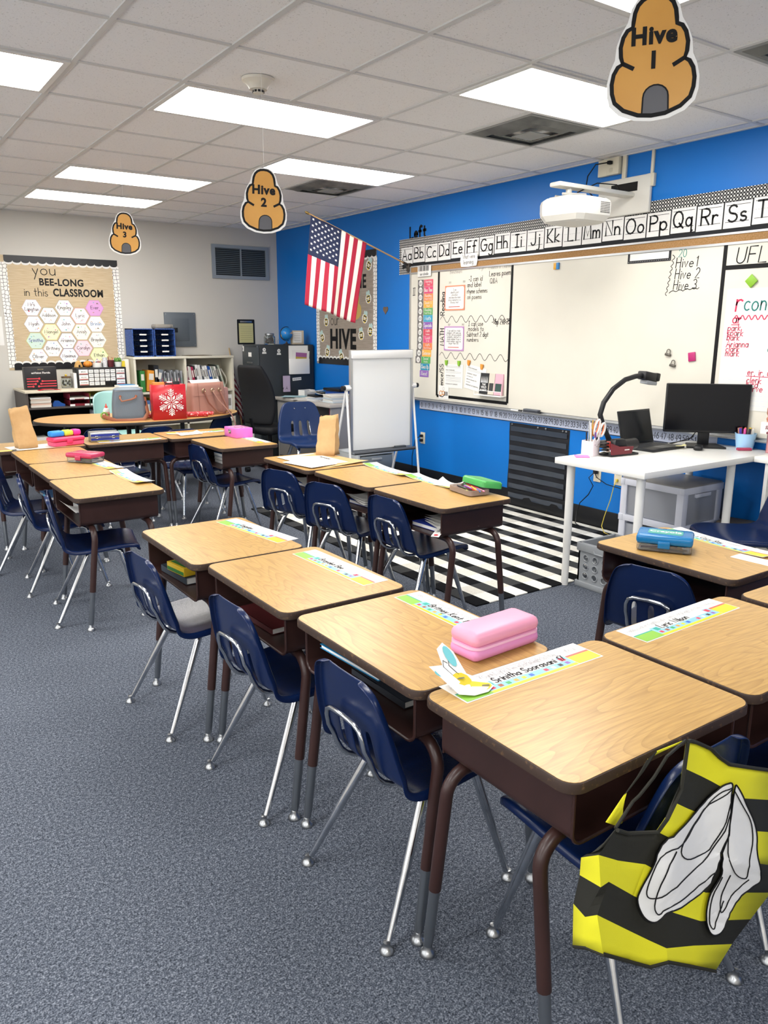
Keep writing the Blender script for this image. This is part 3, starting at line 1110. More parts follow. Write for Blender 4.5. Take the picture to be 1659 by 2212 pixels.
cols = ['#d9566c', '#d84e78', '#e98a52', '#efb04e', '#62a95c', '#3f9fc0', '#8a5fae', '#cf4f60', '#d9567e', '#e27f4e', '#efb24e', '#57ab5f', '#2f8fb0', '#8d68b4']
names = [('Morning', 'Work'), ('Buzz Time',), ('Reading', 'Whole Group'), ('Snack &', 'Read'), ('Reading', 'Small Group'), ('Math',), ('Specials',), ('Math', 'Lesson'), ('Lunch', '12:06'), ('Math', 'Small Group'), ('Science',), ('Social', 'Studies'), ('Clean Up',), ('Read',)]
descr = ['coral', 'magenta', 'orange', 'amber', 'green', 'blue', 'purple', 'red', 'rose', 'burnt-orange', 'yellow', 'leaf-green', 'teal', 'violet']
zt = 2.003
for k, (c, nm) in enumerate(zip(cols, names)):
    y0 = 2.722 + (.0 if k < 10 else .012 * (k - 9))
    zz = zt - .0665 * (k + 1)
    t = thing('schedule_card', '%s schedule card, %s on the left strip of the whiteboard' % (descr[k], 'topmost' if k == 0 else 'lowest' if k == 13 else 'between the %s and %s ones' % (descr[k - 1], descr[k + 1])), 'schedule card', WP(y0, zz), 'daily schedule cards')
    b = MB(); b.box(0, .142, 0, .064, 0, .0012); b.build('card', cm(c, .55), t)
    b = MB()
    for q, l in enumerate(nm):
        hgt = (.034 if len(nm) == 1 else .024 if q == 0 else .016)
        tw = sum(strokes_of(ch)[1] + .22 for ch in l) * hgt
        b.stroke(l, .071, (.018 if len(nm) == 1 else .036 if q == 0 else .01), hgt, .15, .002, align='C', sx=min(1, .125 / tw))
    b.build('lettering', PAPER, t)
    if k < 12:
        t = thing('time_card', 'round white time label beside the %s schedule card' % descr[k], 'time card', WP(y0 + .097, zz), 'time labels beside the schedule cards')
        b = MB(); b.box(0, .09, 0, .0655, 0, .001, 0); b.disc(.045, .033, .029, .0016, 1, 16)
        b.build('label', [mat('dark_leaf_print', '#3f3d3f', .6, col2='#8a8684', nscale=160), PAPER], t)
        b = MB(); b.stroke(['8:00', '8:20', '8:25', '9:10', '9:25', '10:20', '10:45', '11:27', '12:06', '12:32', '1:00', '1:15'][k].replace(':', '.'), .045, .022, .019, .13, .0022, align='C', sx=.8); b.build('lettering', INK, t)

for (zz, c, lab, lines) in ((1.706, '#e98a6a', 'orange-framed goal poster in the Reading section', ['I can', 'identify plot', 'structure', 'and describe main', 'story elements in a', 'literary text']),
                            (1.338, '#b98abf', 'lilac-framed goal poster in the Math section', ['I can add two whole', 'numbers with sums up', 'to 100 with procedural', 'reliability, subtract a', 'whole number from a', 'whole number, each no', 'larger than 100'])):
    t = thing('goal_poster', lab + ' of the whiteboard', 'poster', WP(2.392, zz, .002), 'framed goal posters')
    b = MB(); b.box(0, .285, 0, .222, 0, .002, 0); b.prism(rrect(.262, .2, .018, 3, .1425, .111), .002, .0026, 1); b.build('sheet', [cm(c, .5), GLOSSPAPER], t)
    b = MB()
    for k, l in enumerate(lines):
        hgt = .018
        tw = sum(strokes_of(ch)[1] + .22 if ch != ' ' else .45 for ch in l) * hgt
        b.stroke(l, .1425, .175 - k * (.135 / len(lines)), hgt, .11, .0032, align='C', sx=min(.9, .22 / tw))
    b.rect(.06, .22, .028, .034, .0032, 1)
    b.build('lettering', [INK, cm('#c0503e', .6)], t)

for (y, zz, w, h, deg, lab, ls) in ((2.375, .99, .268, .222, 0, 'typed white sheet under two green clips', ['', 'DAILY STANDARD', '', 'LEARNING TARGET', '', '', 'EVIDENCE OF LEARNING']),
                                    (2.085, 1.005, .275, .222, -8, 'tilted typed sheet under two orange clips', ['STATE STANDARD', '', 'LEARNING TARGET', 'can recognize the', 'different elements of a', 'community', 'EVIDENCE OF LEARNING'])):
    t = thing('typed_sheet', lab + ' in the science section of the board', 'paper', WP(y, zz, .001) @ Matrix.Rotation(radians(deg), 4, 'Z'), 'typed sheets in the science section')
    b = MB(); b.box(0, w, 0, h, 0, .001); b.build('sheet', PAPER, t)
    b = MB()
    for k, l in enumerate(ls):
        if l:
            b.text(l, .02, h - .035 - k * .026, .011, .0016, 0, 'L', bold=.01)
        else:
            for q in (0, .011):
                b.rect(.02, w - .025, h - .03 - k * .026 + q, h - .028 - k * .026 + q, .0016, 1)
    b.build('lettering', [INK, cm('#9a9a9a', .7)], t)


def clip_magnet(y, zz, c, lab, deg=0):
    b = MB(); b.prism([(-.018, .022), (.018, .022), (.013, -.012), (.006, -.026), (-.006, -.026), (-.013, -.012)][::-1], 0, .012)
    tag(b.build('magnet_clip', cm(c, .4), Mw=WP(y, zz, .003) @ Matrix.Rotation(radians(deg), 4, 'Z')), lab, 'magnet', 'clip magnets on the board')


clip_magnet(2.345, 1.225, '#86b83a', 'green clip magnet on the upper left corner of the typed sheet')
clip_magnet(2.16, 1.225, '#86b83a', 'green clip magnet on the upper right corner of the typed sheet')
clip_magnet(2.02, 1.235, '#dd9238', 'orange clip magnet at the upper left of the tilted sheet', -8)
clip_magnet(1.84, 1.205, '#dd9238', 'orange clip magnet at the upper right of the tilted sheet', -8)

t = thing('book_ledge', 'clear white wire book ledge stuck low on the whiteboard', 'book ledge', WP(1.87, .955))
b = MB(); b.rbox(0, .35, 0, .008, 0, .07, .002); b.tube([(0, .045, .065), (.35, .045, .065)], .003, 6); b.tube([(0, 0, .065), (0, .045, .065)], .003, 6); b.tube([(.35, 0, .065), (.35, .045, .065)], .003, 6)
b.build('rack', WPLASTIC, t)
for (y, c, c2, lab, wd) in ((1.85, '#26282a', '#e9e9e6', 'dark-covered book with white title on the book ledge', .11), (1.735, '#cfc8ba', '#3a3a3a', 'beige book in the middle of the book ledge', .075), (1.655, '#d9a9b8', '#2f4a44', 'pink book at the right of the book ledge', .10)):
    t = thing('picture_book', lab, 'book', WP(y, .966, .012) @ Matrix.Rotation(radians(-6), 4, 'X'), 'books on the board ledge')
    b = MB(); b.box(0, wd, 0, .185, 0, .014, 0); b.build('cover', cm(c, .45), t)
    b = MB()
    if wd > .105:
        b.text('THE', wd / 2, .075, .018, .0146, bold=.03); b.text('WILD', wd / 2, .05, .02, .0146, bold=.03); b.text('ROBOT', wd / 2, .025, .018, .0146, bold=.03)
        for q in range(5):
            b.add([(.012 + q * .019, .1, .0145), (.026 + q * .019, .1, .0145), (.019 + q * .019, .16, .0145)], [(0, 1, 2)])
    else:
        b.rect(.01, wd - .01, .03, .10, .0146)
    b.build('cover_print', cm(c2, .5), t)

t = thing('bee_card', 'small white card with a black and orange bee at the tape corner', 'card', WP(2.46, .875, .002))
b = MB(); b.box(0, .15, 0, .13, 0, .001); b.build('card', PAPER, t)
b = MB()
b.ribbon(arc(.035, .055, .022, 0, 340, 12), .008, .0016, 1); b.ribbon(arc(.07, .06, .018, 0, 340, 12), .008, .0016, 1)
for k in range(3):
    b.rect(.088 + k * .018, .099 + k * .018, .035, .075, .0016, 0)
b.ribbon([(.01, .03), (.06, .022), (.09, .04)], .008, .0018, 0); b.ribbon(arc(.075, .1, .014, 0, 360, 10), .002, .0016, 2)
b.build('bee_drawing', [INK, cm('#d98a2e', .5), cm('#777777', .6)], t)

t = thing('heading_sign', 'white scalloped sign reading What were learning over the cork rail', 'sign', RW(2.16, 2.085, .033))
b = MB(); b.prism([(x * 1.0, y * 1.0) for x, y in [(0, 0), (.10, -.005), (.21, 0), (.225, .05), (.215, .105), (.1, .11), (-.005, .1), (-.012, .05)]], 0, .0015); b.build('sheet', PAPER, t)
b = MB(); b.stroke('What were', .105, .068, .034, .1, .002, align='C', sx=.8); b.stroke('learning.', .105, .02, .036, .1, .002, align='C', sx=.85); b.build('lettering', INK, t)

t = thing('schedule_sign', 'small white sign reading Our Schedule above the schedule cards', 'sign', RW(2.81, 2.03, .033))
b = MB(); b.box(0, .21, 0, .10, 0, .0012, 0)
for k in range(7):
    b.rect(.02 + k * .024, .03 + k * .024 + (k % 2) * .006, .05, .1, .0018, 1)
b.build('sheet', [PAPER, INK], t)
b = MB(); b.stroke('our schedule', .105, .012, .028, .1, .002, align='C', sx=.65); b.build('lettering', INK, t)

t = thing('bordered_sign', 'white sign with a black dotted border hanging below the cork rail', 'sign', WP(.318, 1.995))
b = MB(); b.prism([(0, 0), (.36, 0), (.36, .066), (0, .066)], 0, .002, 0, [[(.018, .018), (.342, .018), (.342, .064), (.018, .064)]])
for k in range(24):
    b.disc(.009 + k * .0149, .009, .002, .0024, 1, 6)
b.build('dotted_border', [cm('#15171d', .5), PAPER], t)
b = MB(); b.rect(.018, .342, .018, .064, .0012); b.build('sheet', PAPER, t)

b = MB(); b.rbox(-.028, .0, -.025, .025, 0, .01, .002, 0); b.rbox(0, .028, -.025, .025, 0, .01, .002, 1)
tag(b.build('square_magnet', [cm('#d9a032', .4), cm('#2d7fc0', .4)], Mw=RW(1.0, 2.022, .024)), 'half orange, half blue square magnet under the cork rail', 'magnet')
b = MB(Matrix.Rotation(pi / 4, 4, 'Z')); b.rbox(-.03, .03, -.03, .03, 0, .01, .003)
tag(b.build('square_magnet', cm('#86b830', .4), Mw=WP(-.648, 1.832, .004)), 'green diamond-turned magnet above the red handwriting chart', 'magnet')
b = MB(Matrix.Rotation(.15, 4, 'Z')); b.rbox(-.027, .027, -.03, .03, 0, .01, .003)
tag(b.build('square_magnet', cm('#b52a6e', .4), Mw=WP(-.276, 1.355)), 'magenta square magnet on the whiteboard above the monitor', 'magnet')
for y, zz, lab in ((-.091, 1.375, 'upper silver bulldog clip magnet on the blank whiteboard area'), (-.135, 1.302, 'lower silver bulldog clip magnet on the blank whiteboard area')):
    b = MB(); b.rbox(-.022, .022, -.02, -.002, 0, .018, .004); b.tube([(-.016, 0, .01)] + [(.014 * cos(radians(a)), .012 + .014 * sin(radians(a)), .01) for a in range(200, -21, -20)] + [(.016, 0, .01)], .003, 6)
    tag(b.build('bulldog_magnet', cm('#6a665f', .35, metal=.6), Mw=WP(y, zz) @ Matrix.Rotation(-.2, 4, 'Z')), lab, 'magnet', 'bulldog clip magnets')

# flip chart sheet
t = thing('chart_paper', 'large lined chart sheet with red and green handwriting on the whiteboard right end', 'chart paper', WP(-.488, 1.03))
CHART = mat('lined_chart_paper', '#f0efee', 0.7)
b = MB(); b.box(0, .68, 0, .76, 0, .0015, 0)
for k in range(22):
    b.rect(.012, .668, .03 + k * .031, .032 + k * .031, .0018, 1)
b.build('sheet', [PAPER, cm('#d3d8e4', .7)], t)
b = MB()
def cw(s, y, zz, h, m, w=.1, sx=.9):
    b.stroke(s, -.488 - y, zz - 1.03, h, w, .0024, m, sx=sx, slant=.08, jit=.03)
cw('r', -.558, 1.648, .13, 0, .09); cw('controlled', -.615, 1.655, .10, 1, .09, .8)
b.ribbon([(.07 + i * .006, 1.61 - 1.03 + .014 * sin(i * .9)) for i in range(60)], .007, .0024, 0)
b.build('heading_handwriting', [cm('#cf2a55', .6), cm('#14766e', .6)], t)
b = MB()
cw('ar', -.545, 1.575, .06, 0, .13); b.rect(.05, .105, .533, .538, .0024, 0)
for s, zz in (('park', 1.528), ('spark', 1.496), ('bark', 1.467), ('Arianna', 1.425), ('clark', 1.395), ('mark', 1.367)):
    cw(s, -.518, zz, .042, 0, .12, .85)
b.build('word_list', [cm('#cf2a55', .6), cm('#14766e', .6)], t)
b = MB()
cw('or', -.80, 1.56, .06, 1); cw('fork', -.80, 1.51, .042, 1); cw('corn', -.80, 1.40, .042, 1)
b.build('word_list', [cm('#cf2a55', .6), cm('#14766e', .6)], t)
b = MB()
cw('er, ir, ur', -.684, 1.252, .042, 0, .12); b.rect(.19, .36, .213, .217, .0024, 0)
for s, zz in (('clerk', 1.203), ('bird', 1.175), ('curve', 1.15)):
    cw(s, -.684, zz, .042, 0, .12)
b.build('word_list', [cm('#cf2a55', .6), cm('#14766e', .6)], t)

# tray items
t = thing('board_eraser', 'grey felt board eraser lying on the whiteboard tray', 'board eraser', RW(1.18, .846, .045) @ Matrix.Rotation(-pi / 2, 4, 'X'))
b = MB(); b.rbox(-.085, .085, -.02, .02, .0, .018, .004); b.build('felt_pad', cm('#3c3f46', .9), t)
b = MB(); b.rbox(-.085, .085, -.02, .02, .018, .034, .006); b.build('grip', cm('#5a5e66', .6), t)
t = thing('marker', 'white-barrelled marker lying on the whiteboard tray left of the eraser', 'marker', RW(1.42, .855, .05))
b = MB(); b.tube([(0, 0, 0), (.09, 0, 0)], .0075, 8); b.build('barrel', WPLASTIC, t)
b = MB(); b.tube([(.09, 0, 0), (.125, 0, 0)], .0078, 8); b.build('cap', BLACK, t)

# number line
t = thing('number_line', 'long white number line strip from 0 to 47 below the marker tray', 'number line', RW(2.79, .752))
b = MB(); b.box(0, 3.3, 0, .082, 0, .002, 0); b.box(0, 3.3, .082, .088, 0, .0025, 1); b.box(0, 3.3, -.006, 0, 0, .0025, 1); b.build('strip', [cm('#c3cbe0', .5), cm('#23252e', .6)], t)
b = MB()
for k in range(52):
    b.stroke(str(k), .035 + k * .0605, .018, .044, .12, .0026, align='C', sx=.8)
b.build('numerals', cm('#2a2f40', .6), t)

# pocket chart
t = thing('pocket_chart', 'black hanging pocket chart with rows of clear pockets on the blue wall', 'pocket chart', RW(1.475, .05))
W, H = .69, .69
rows = [[(W * i / 12, H * j / 16, .006 + .004 * sin(i * 1.3 + j * .5) + (0 if j < 15 else -.002)) for i in range(13)] for j in range(17)]
b = MB(); b.grid(rows); b.build('cloth', mat('black_chart_cloth', '#10131c', .7), t)
PK = mat('clear_vinyl_pocket', '#3a414c', 0.12, spec=.6, bump=.25, bscale=18)
for k in range(8):
    y0 = .03 + k * .084
    b = MB(); b.grid([[(.02 + (W - .04) * i / 10, y0 + .044 * j, .0135 + .004 * sin(i * 1.3 + k * .5) + .003 * j) for i in range(11)] for j in (0, 1)])
    b.build('pocket', PK, t)
b = MB()
for x in (.03, .34, .43, .62, .655):
    b.lathe([(0.0, .012), (.008, .010), (.01, .006)], 8, 0, (x, H - .015, 0))
b.build('grommets', STEEL, t)

# outlets and conduit ----------------------------------------------------
IV = mat('ivory_plastic', '#d9d2bd', 0.4)


def outlet(y, z, lab, name='wall_outlet'):
    t = thing(name, lab, 'electrical outlet', RW(y, z), 'wall outlets')
    b = MB(); b.rbox(-.036, .036, -.058, .058, 0, .007, .003); b.build('cover_plate', IV, t)
    b = MB()
    for s in (-1, 1):
        b.prism(rrect(.034, .03, .01, 3, 0, s * .024), .007, .009, 0)
        b.box(-.009, -.006, s * .024 - .004, s * .024 + .008, .009, .0095, 1); b.box(.006, .009, s * .024 - .004, s * .024 + .006, .009, .0095, 1)
    b.build('sockets', [IV, BLACK], t)
    return t


outlet(2.728, .458, 'ivory outlet on the blue wall beside the easel leg')
outlet(.477, .425, 'ivory outlet with a black plug under the white table')
outlet(.277, .43, 'ivory outlet with the yellow cable, right of the plugged one')
t = thing('power_plug', 'black plug with two cords in the outlet by the easel', 'power plug', RW(2.728, .458, .0095))
b = MB(); b.rbox(-.014, .014, .01, .036, 0, .03, .004); b.rbox(-.014, .014, -.036, -.01, 0, .03, .004); b.build('plug_body', BLACK, t)
b = MB(); b.tube([(0, .02, .028), (-.05, -.01, .05), (-.11, -.2, .045), (-.14, -.42, .02)], .004, 6); b.build('cord', BLACK, t)
t = thing('drooping_cable', 'black cable drooping from the outlet to the floor under the table', 'cable', RW(.477, .425, .0095))
b = MB(); b.rbox(-.016, .016, .008, .04, 0, .032, .004); b.build('plug_body', BLACK, t)
b = MB()
b.tube([(0, .022, .03), (-.02, -.02, .07), (.02, -.08, .06), (-.03, -.16, .05), (-.11, -.24, .05), (-.13, -.32, .06), (-.10, -.40, .1), (0, -.418, .12), (.15, -.418, .14)], .004, 6)
b.build('cord', BLACK, t)
b = MB(); b.tube([(0, .02, .03), (.05, -.01, .06), (.14, -.05, .05), (.3, -.06, .06)], .0035, 6); b.build('side_cord', BLACK, t)
t = thing('network_cable', 'thin yellow cable hanging from the right outlet to the floor', 'cable', RW(.277, .43, .0095))
b = MB(); b.rbox(-.008, .008, -.03, -.008, 0, .014, .002); b.tube([(0, -.02, .012), (.01, -.06, .05), (-.01, -.17, .055), (-.05, -.3, .06), (-.055, -.38, .08), (-.01, -.42, .1), (.06, -.424, .12)], .0032, 6); b.build('cable', cm('#d8c24a', .5), t)
# ================================================================== STUDENT DESKS
DZ = 0.70


def desk_into(t):
    """top .46 deep (x, student side -x) by .61 wide (y)"""
    b = MB(); b.prism(rrect(.452, .598, .035, 5), DZ - .004, DZ + .0006); b.build('top', OAK, t, 40)
    b = MB()
    o, i = rrect(.462, .608, .04, 5), rrect(.450, .596, .034, 5)
    n = len(o)
    rows = [[(x, y, z) for x, y in P] for P, z in ((i, DZ - .026), (o, DZ - .022), (o, DZ - .006), (rrect(.458, .604, .038, 5), DZ - .001), (i, DZ))]
    b.grid([r[::-1] for r in rows], closed=True)
    b.poly(i[::-1], DZ - .0262)
    b.build('edge_band', TEDGE, t, 50)
    # open-front book box, a bent sheet with rounded lower corners
    b = MB()
    hw, zt, zb, r = .265, DZ - .028, .545, .03
    U = [(-hw, zt)] + [(-hw + r - r * cos(radians(a)), zb + r - r * sin(radians(a))) for a in range(0, 91, 18)] + [(hw - r + r * sin(radians(a)), zb + r - r * cos(radians(a))) for a in range(0, 91, 18)] + [(hw, zt)]
    th = .0035
    Ui = [(-hw + th, zt)] + [(-hw + r - (r - th) * cos(radians(a)), zb + r - (r - th) * sin(radians(a))) for a in range(0, 91, 18)] + [(hw - r + (r - th) * sin(radians(a)), zb + r - (r - th) * cos(radians(a))) for a in range(0, 91, 18)] + [(hw - th, zt)]
    xa, xb = -.205, .195
    ro = [[(xa, y, z) for y, z in U], [(xb, y, z) for y, z in U], [(xb, y, z) for y, z in Ui][:], [(xa, y, z) for y, z in Ui], [(xa, y, z) for y, z in U]]
    b.grid(ro)
    b.box(xb - th, xb, -hw + .002, hw - .002, zb + .01, zt)
    b.tube([(xa, y, z) for y, z in U], .004, 6)
    b.build('book_box', BROWN, t, 40)
    for sx in (-1, 1):
        for sy in (-1, 1):
            x0, x1 = sx * .145, sx * .205
            path = [(x0, sy * .12, .532), (x0, sy * .215, .532)]
            yc, zc, rr = sy * .225, .532 - .062, .062
            for a in range(15, 91, 15):
                path.append((x0 + (x1 - x0) * .06 * a / 90, yc + sy * rr * sin(radians(a)), zc + rr * cos(radians(a))))
            tz = lambda z: x0 + (x1 - x0) * (.06 + .94 * (zc - z) / zc)
            path.append((tz(.205), sy * .289, .205))
            b = MB(); b.tube(path, .0158, 12); leg = b.build('leg', BROWN, t, 45)
            b = MB()
            b.tube([(tz(.21), sy * .289, .21), (tz(.06), sy * .290, .06), (tz(.03), sy * .290, .03)], [.0135, .0132, .0115], 12)
            b.build('leg_insert', mat('grey_zinc', '#858a90', 0.3, metal=.85), leg, 45)
            b = MB()
            b.lathe([(.0, .031), (.008, .031), (.011, .026), (.011, .018), (.015, .014), (.0205, .006), (.0205, 0), (0, 0)][::-1], 12, 0, (tz(.01), sy * .290, 0))
            b.build('glide', STEEL, leg, 45)


desk0 = None


def desk(x, y, deg, label):
    global desk0
    Mw = TP(x, y, 0, deg)
    if desk0 is None:
        desk0 = thing('student_desk', label, 'desk', Mw, 'student desks')
        desk_into(desk0)
        return desk0
    return dup(desk0, Mw, label)


# foreground U
desk(.79, -.625, 0, 'far desk of the near three-desk column, crayon box in its open tray')
desk(.83, -1.24, 0, 'middle desk of the near three-desk column, only a name strip on it')
desk(.845, -1.875, 0, 'desk in the foreground under the pink zip pencil case')
desk(.925, -2.415, 90, 'nearest desk, with the standing paper bee drawing on its name strip')
desk(1.548, -2.405, 90, 'desk right of the nearest desk, its front side cut by the right edge')
desk(2.235, -1.815, 0, 'desk with the blue-lidded pencil box, in front of the white teacher table')
desk(2.19, -2.43, 90, 'desk corner at the right edge, behind the blue-lidded pencil box desk')
# middle column near the rug
desk(2.095, -.425, 0, 'desk nearest the rug with the green-lidded pencil box')
desk(2.09, .20, 0, 'middle desk of the column beside the rug')
desk(2.065, .83, 0, 'far desk of the column beside the rug, with the brown paper bag')
# far left U
desk(.72, .765, 0, 'near end desk of the left column, two name strips lying at its far edge')
desk(.73, 1.385, 0, 'left column desk under the clear pink pencil box')
desk(.735, 2.005, 0, 'left column desk at the back, touching the row with the paper bag')
desk(.72, 2.56, -90, 'far row desk with the paper bag and pink pencil case on it')
desk(1.335, 2.565, -90, 'far row desk with the blue and silver tin')
desk(1.95, 2.545, -90, 'far row desk at the corner behind the small pink box desk')
desk(1.99, 1.93, 0, 'desk with the small pink box, end of the far right column')

# ================================================================== STUDENT CHAIRS
PR_ = [(.222, .366, .150), (.232, .376, .165), (.228, .390, .175), (.205, .401, .183), (.15, .403, .189), (.08, .398, .192), (.01, .392, .194), (-.06, .388, .195), (-.10, .390, .194), (-.128, .400, .193), (-.148, .418, .192),
       (-.160, .445, .190), (-.166, .470, .187), (-.172, .50, .183), (-.178, .535, .177), (-.184, .57, .169), (-.190, .605, .158), (-.196, .64, .145), (-.200, .665, .130), (-.2025, .680, .104), (-.203, .685, .075)]
VS = [-1.02, -1, -.93, -.8, -.6, -.42, -.32, -.16, -.06, .06, .16, .32, .42, .6, .8, .93, 1, 1.02]


def shell_into(t, k=1.0, m=NAVY, name='seat_shell'):
    pts = [(x * k, z * k, h * k) for x, z, h in PR_]
    rows = []
    for i, (x, z, h) in enumerate(pts):
        a, c = pts[max(i - 1, 0)], pts[min(i + 1, len(pts) - 1)]
        tx, tz = c[0] - a[0], c[1] - a[1]
        l = math.hypot(tx, tz) or 1
        nx, nz = tz / l, -tx / l          # towards the sitter
        if nz < 0 and i < 8:
            nx, nz = -nx, -nz
        if i >= 8 and nx < 0:
            nx, nz = -nx, -nz
        back = i >= 11
        row = []
        for v in VS:
            q = min(1, abs(v))
            d = (.022 * max(.15, 1 - (i - 11) / 9.5) if back else .010) * k * q ** 2.2
            if abs(v) > 1:
                d -= .020 * k
            row.append((x + nx * d, h * v, z + nz * d))
        rows.append(row)
    b = MB()
    slots = {5, 8, 11}
    n = len(VS)
    vs = [p for r in rows for p in r]
    # cut the three slots: columns (-.42..-.32), (-.06..+.06), (.32...42)
    cols_ = [(-.42, -.16), (-.06, .06), (.16, .42)]
    fs = []
    for i in range(len(rows) - 1):
        for j in range(n - 1):
            c = (VS[j] + VS[j + 1]) / 2
            if 10 <= i <= 13 and (abs(c) < .05 or .32 < abs(c) < .42):
                continue
            fs.append((i * n + j, (i + 1) * n + j, (i + 1) * n + j + 1, i * n + j + 1))
    b.add(vs, fs)
    o = b.build(name, m, t, 180)
    s = o.modifiers.new('thick', 'SOLIDIFY'); s.thickness = .005 * k; s.offset = 0
    s = o.modifiers.new('smooth', 'SUBSURF'); s.levels = 1; s.render_levels = 2
    return o


def chair_into(t, k=1.0, mshell=NAVY):
    shell_into(t, k, mshell)
    P = lambda L: [(x * k, y * k, z * k) for x, y, z in L]
    b = MB()
    w = .088
    side = lambda s: P([(-.02, s * .09, .376), (-.09, s * .087, .3755), (-.118, s * w, .380), (-.142, s * w, .393), (-.160, s * w, .412), (-.176, s * w, .445), (-.184, s * w, .47), (-.199, s * w * .99, .50), (-.205, s * w * .97, .53)])
    top = P([(-.2085, w * .86, .552), (-.210, w * .62, .562), (-.2105, 0, .565), (-.210, -w * .62, .562), (-.2085, -w * .86, .552)])
    b.tube(side(1) + top + side(-1)[::-1], .0076 * k, 8)
    b.build('back_brace', CHROME, t, 60)
    b = MB()
    for x in (.10, -.01):
        b.tube(P([(x, -.125, .372), (x, .125, .372)]), .0085 * k, 8)
    b.build('seat_frame', CHROME, t, 60)
    for sx in (1, -1):
        for sy in (1, -1):
            xs, xf = (.135, .232) if sx > 0 else (-.03, -.212)
            yf = .178 if sx > 0 else .203
            b = MB()
            d = [(.02 if sx > 0 else .08, sy * .112, .374), (xs - .02 * sx, sy * .116, .370), (xs, sy * .120, .360)]
            f = lambda q: (xs + (xf - xs) * q, sy * (.120 + (yf - .120) * q), .360 * (1 - q))
            d += [f(.06), f(.5), f(.54), f(.93)]
            b.tube(P(d), [.0108 * k, .0122 * k, .0136 * k, .0138 * k, .0126 * k, .0112 * k, .0092 * k], 10)
            leg = b.build('leg', CHROME, t, 60)
            b = MB()
            fx, fy, _ = f(.985)
            b.lathe([(0, 0), (.0195 * k, 0), (.0195 * k, .004), (.013 * k, .012), (.009 * k, .016), (.009 * k, .028), (0, .03)], 12, 0, (fx * k, fy * k, 0))
            b.build('glide', STEEL, leg, 45)


chair0 = None


def chair(x, y, deg, label):
    global chair0
    Mw = TP(x, y, 0, deg)
    if chair0 is None:
        chair0 = thing('student_chair', label, 'chair', Mw, 'navy student chairs')
        chair_into(chair0)
        return chair0
    return dup(chair0, Mw, label)


def chair_b(x, y, deg, label):      # x, y = middle of the top of the backrest
    a = radians(deg)
    return chair(x + .2 * cos(a), y + .2 * sin(a), deg, label)


chair_b(.462, -.635, 4, 'navy chair at the crayon-box desk, first from the far end of the near column')
chair_b(.535, -1.30, 2, 'navy chair at the middle desk of the near column')
chair_b(.565, -1.945, 0, 'navy chair in the foreground at the pink pencil case desk')
chair_b(.995, -2.685, 90, 'navy chair wearing the yellow and black bee vest')
chair_b(1.52, -2.70, 90, 'navy chair at the right edge desk beside the bee vest chair')
chair_b(1.945, -1.835, 12, 'navy chair at the blue-lidded pencil box desk')
chair_b(1.845, -.285, 2, 'navy chair at the green-lidded pencil box desk')
chair_b(1.775, .215, 17, 'navy chair at the middle desk beside the rug, turned slightly askew')
chair_b(1.755, .735, 17, 'navy chair at the far desk beside the rug, under the paper bag desk')
chair_b(.43, .80, -11, 'navy chair at the near end desk of the left column')
chair_b(.40, 1.40, -9, 'navy chair in the middle of the left column, under the pink pencil box desk')
chair_b(.345, 1.93, -18, 'navy chair at the far end of the left column, cut by the left edge')
chair_b(1.735, 2.02, 3, 'navy chair at the small pink box desk')
chair_b(1.98, 2.99, -90, 'navy chair tucked in behind the far corner desk, facing the camera')
chair_b(1.36, 3.03, -86, 'navy chair behind the blue and silver tin desk')
chair_b(1.42, 3.42, 82, 'navy chair with a chrome back loop at the left of the kidney table')
chair_b(1.86, 3.28, 90, 'navy chair at the middle of the kidney table, behind the tin')
chair_b(2.66, 3.72, 118, 'navy chair at the right end of the kidney table, below the pink handbag')
# ================================================================== THINGS ON THE STUDENT DESKS
TZ = DZ + .0012
TAGM = [GLOSSPAPER, cm('#d8cf20', .35), cm('#86bfdc', .35), cm('#82b83a', .35), cm('#e8604f', .35), cm('#8f8f92', .5), INK, cm('#a0522d', .4), cm('#3fa35a', .4), cm('#f0a040', .4), cm('#2f5fc0', .4), cm('#e0304a', .4), cm('#2a2a2e', .4), cm('#8a5fb0', .4), cm('#1f9f8f', .4)]


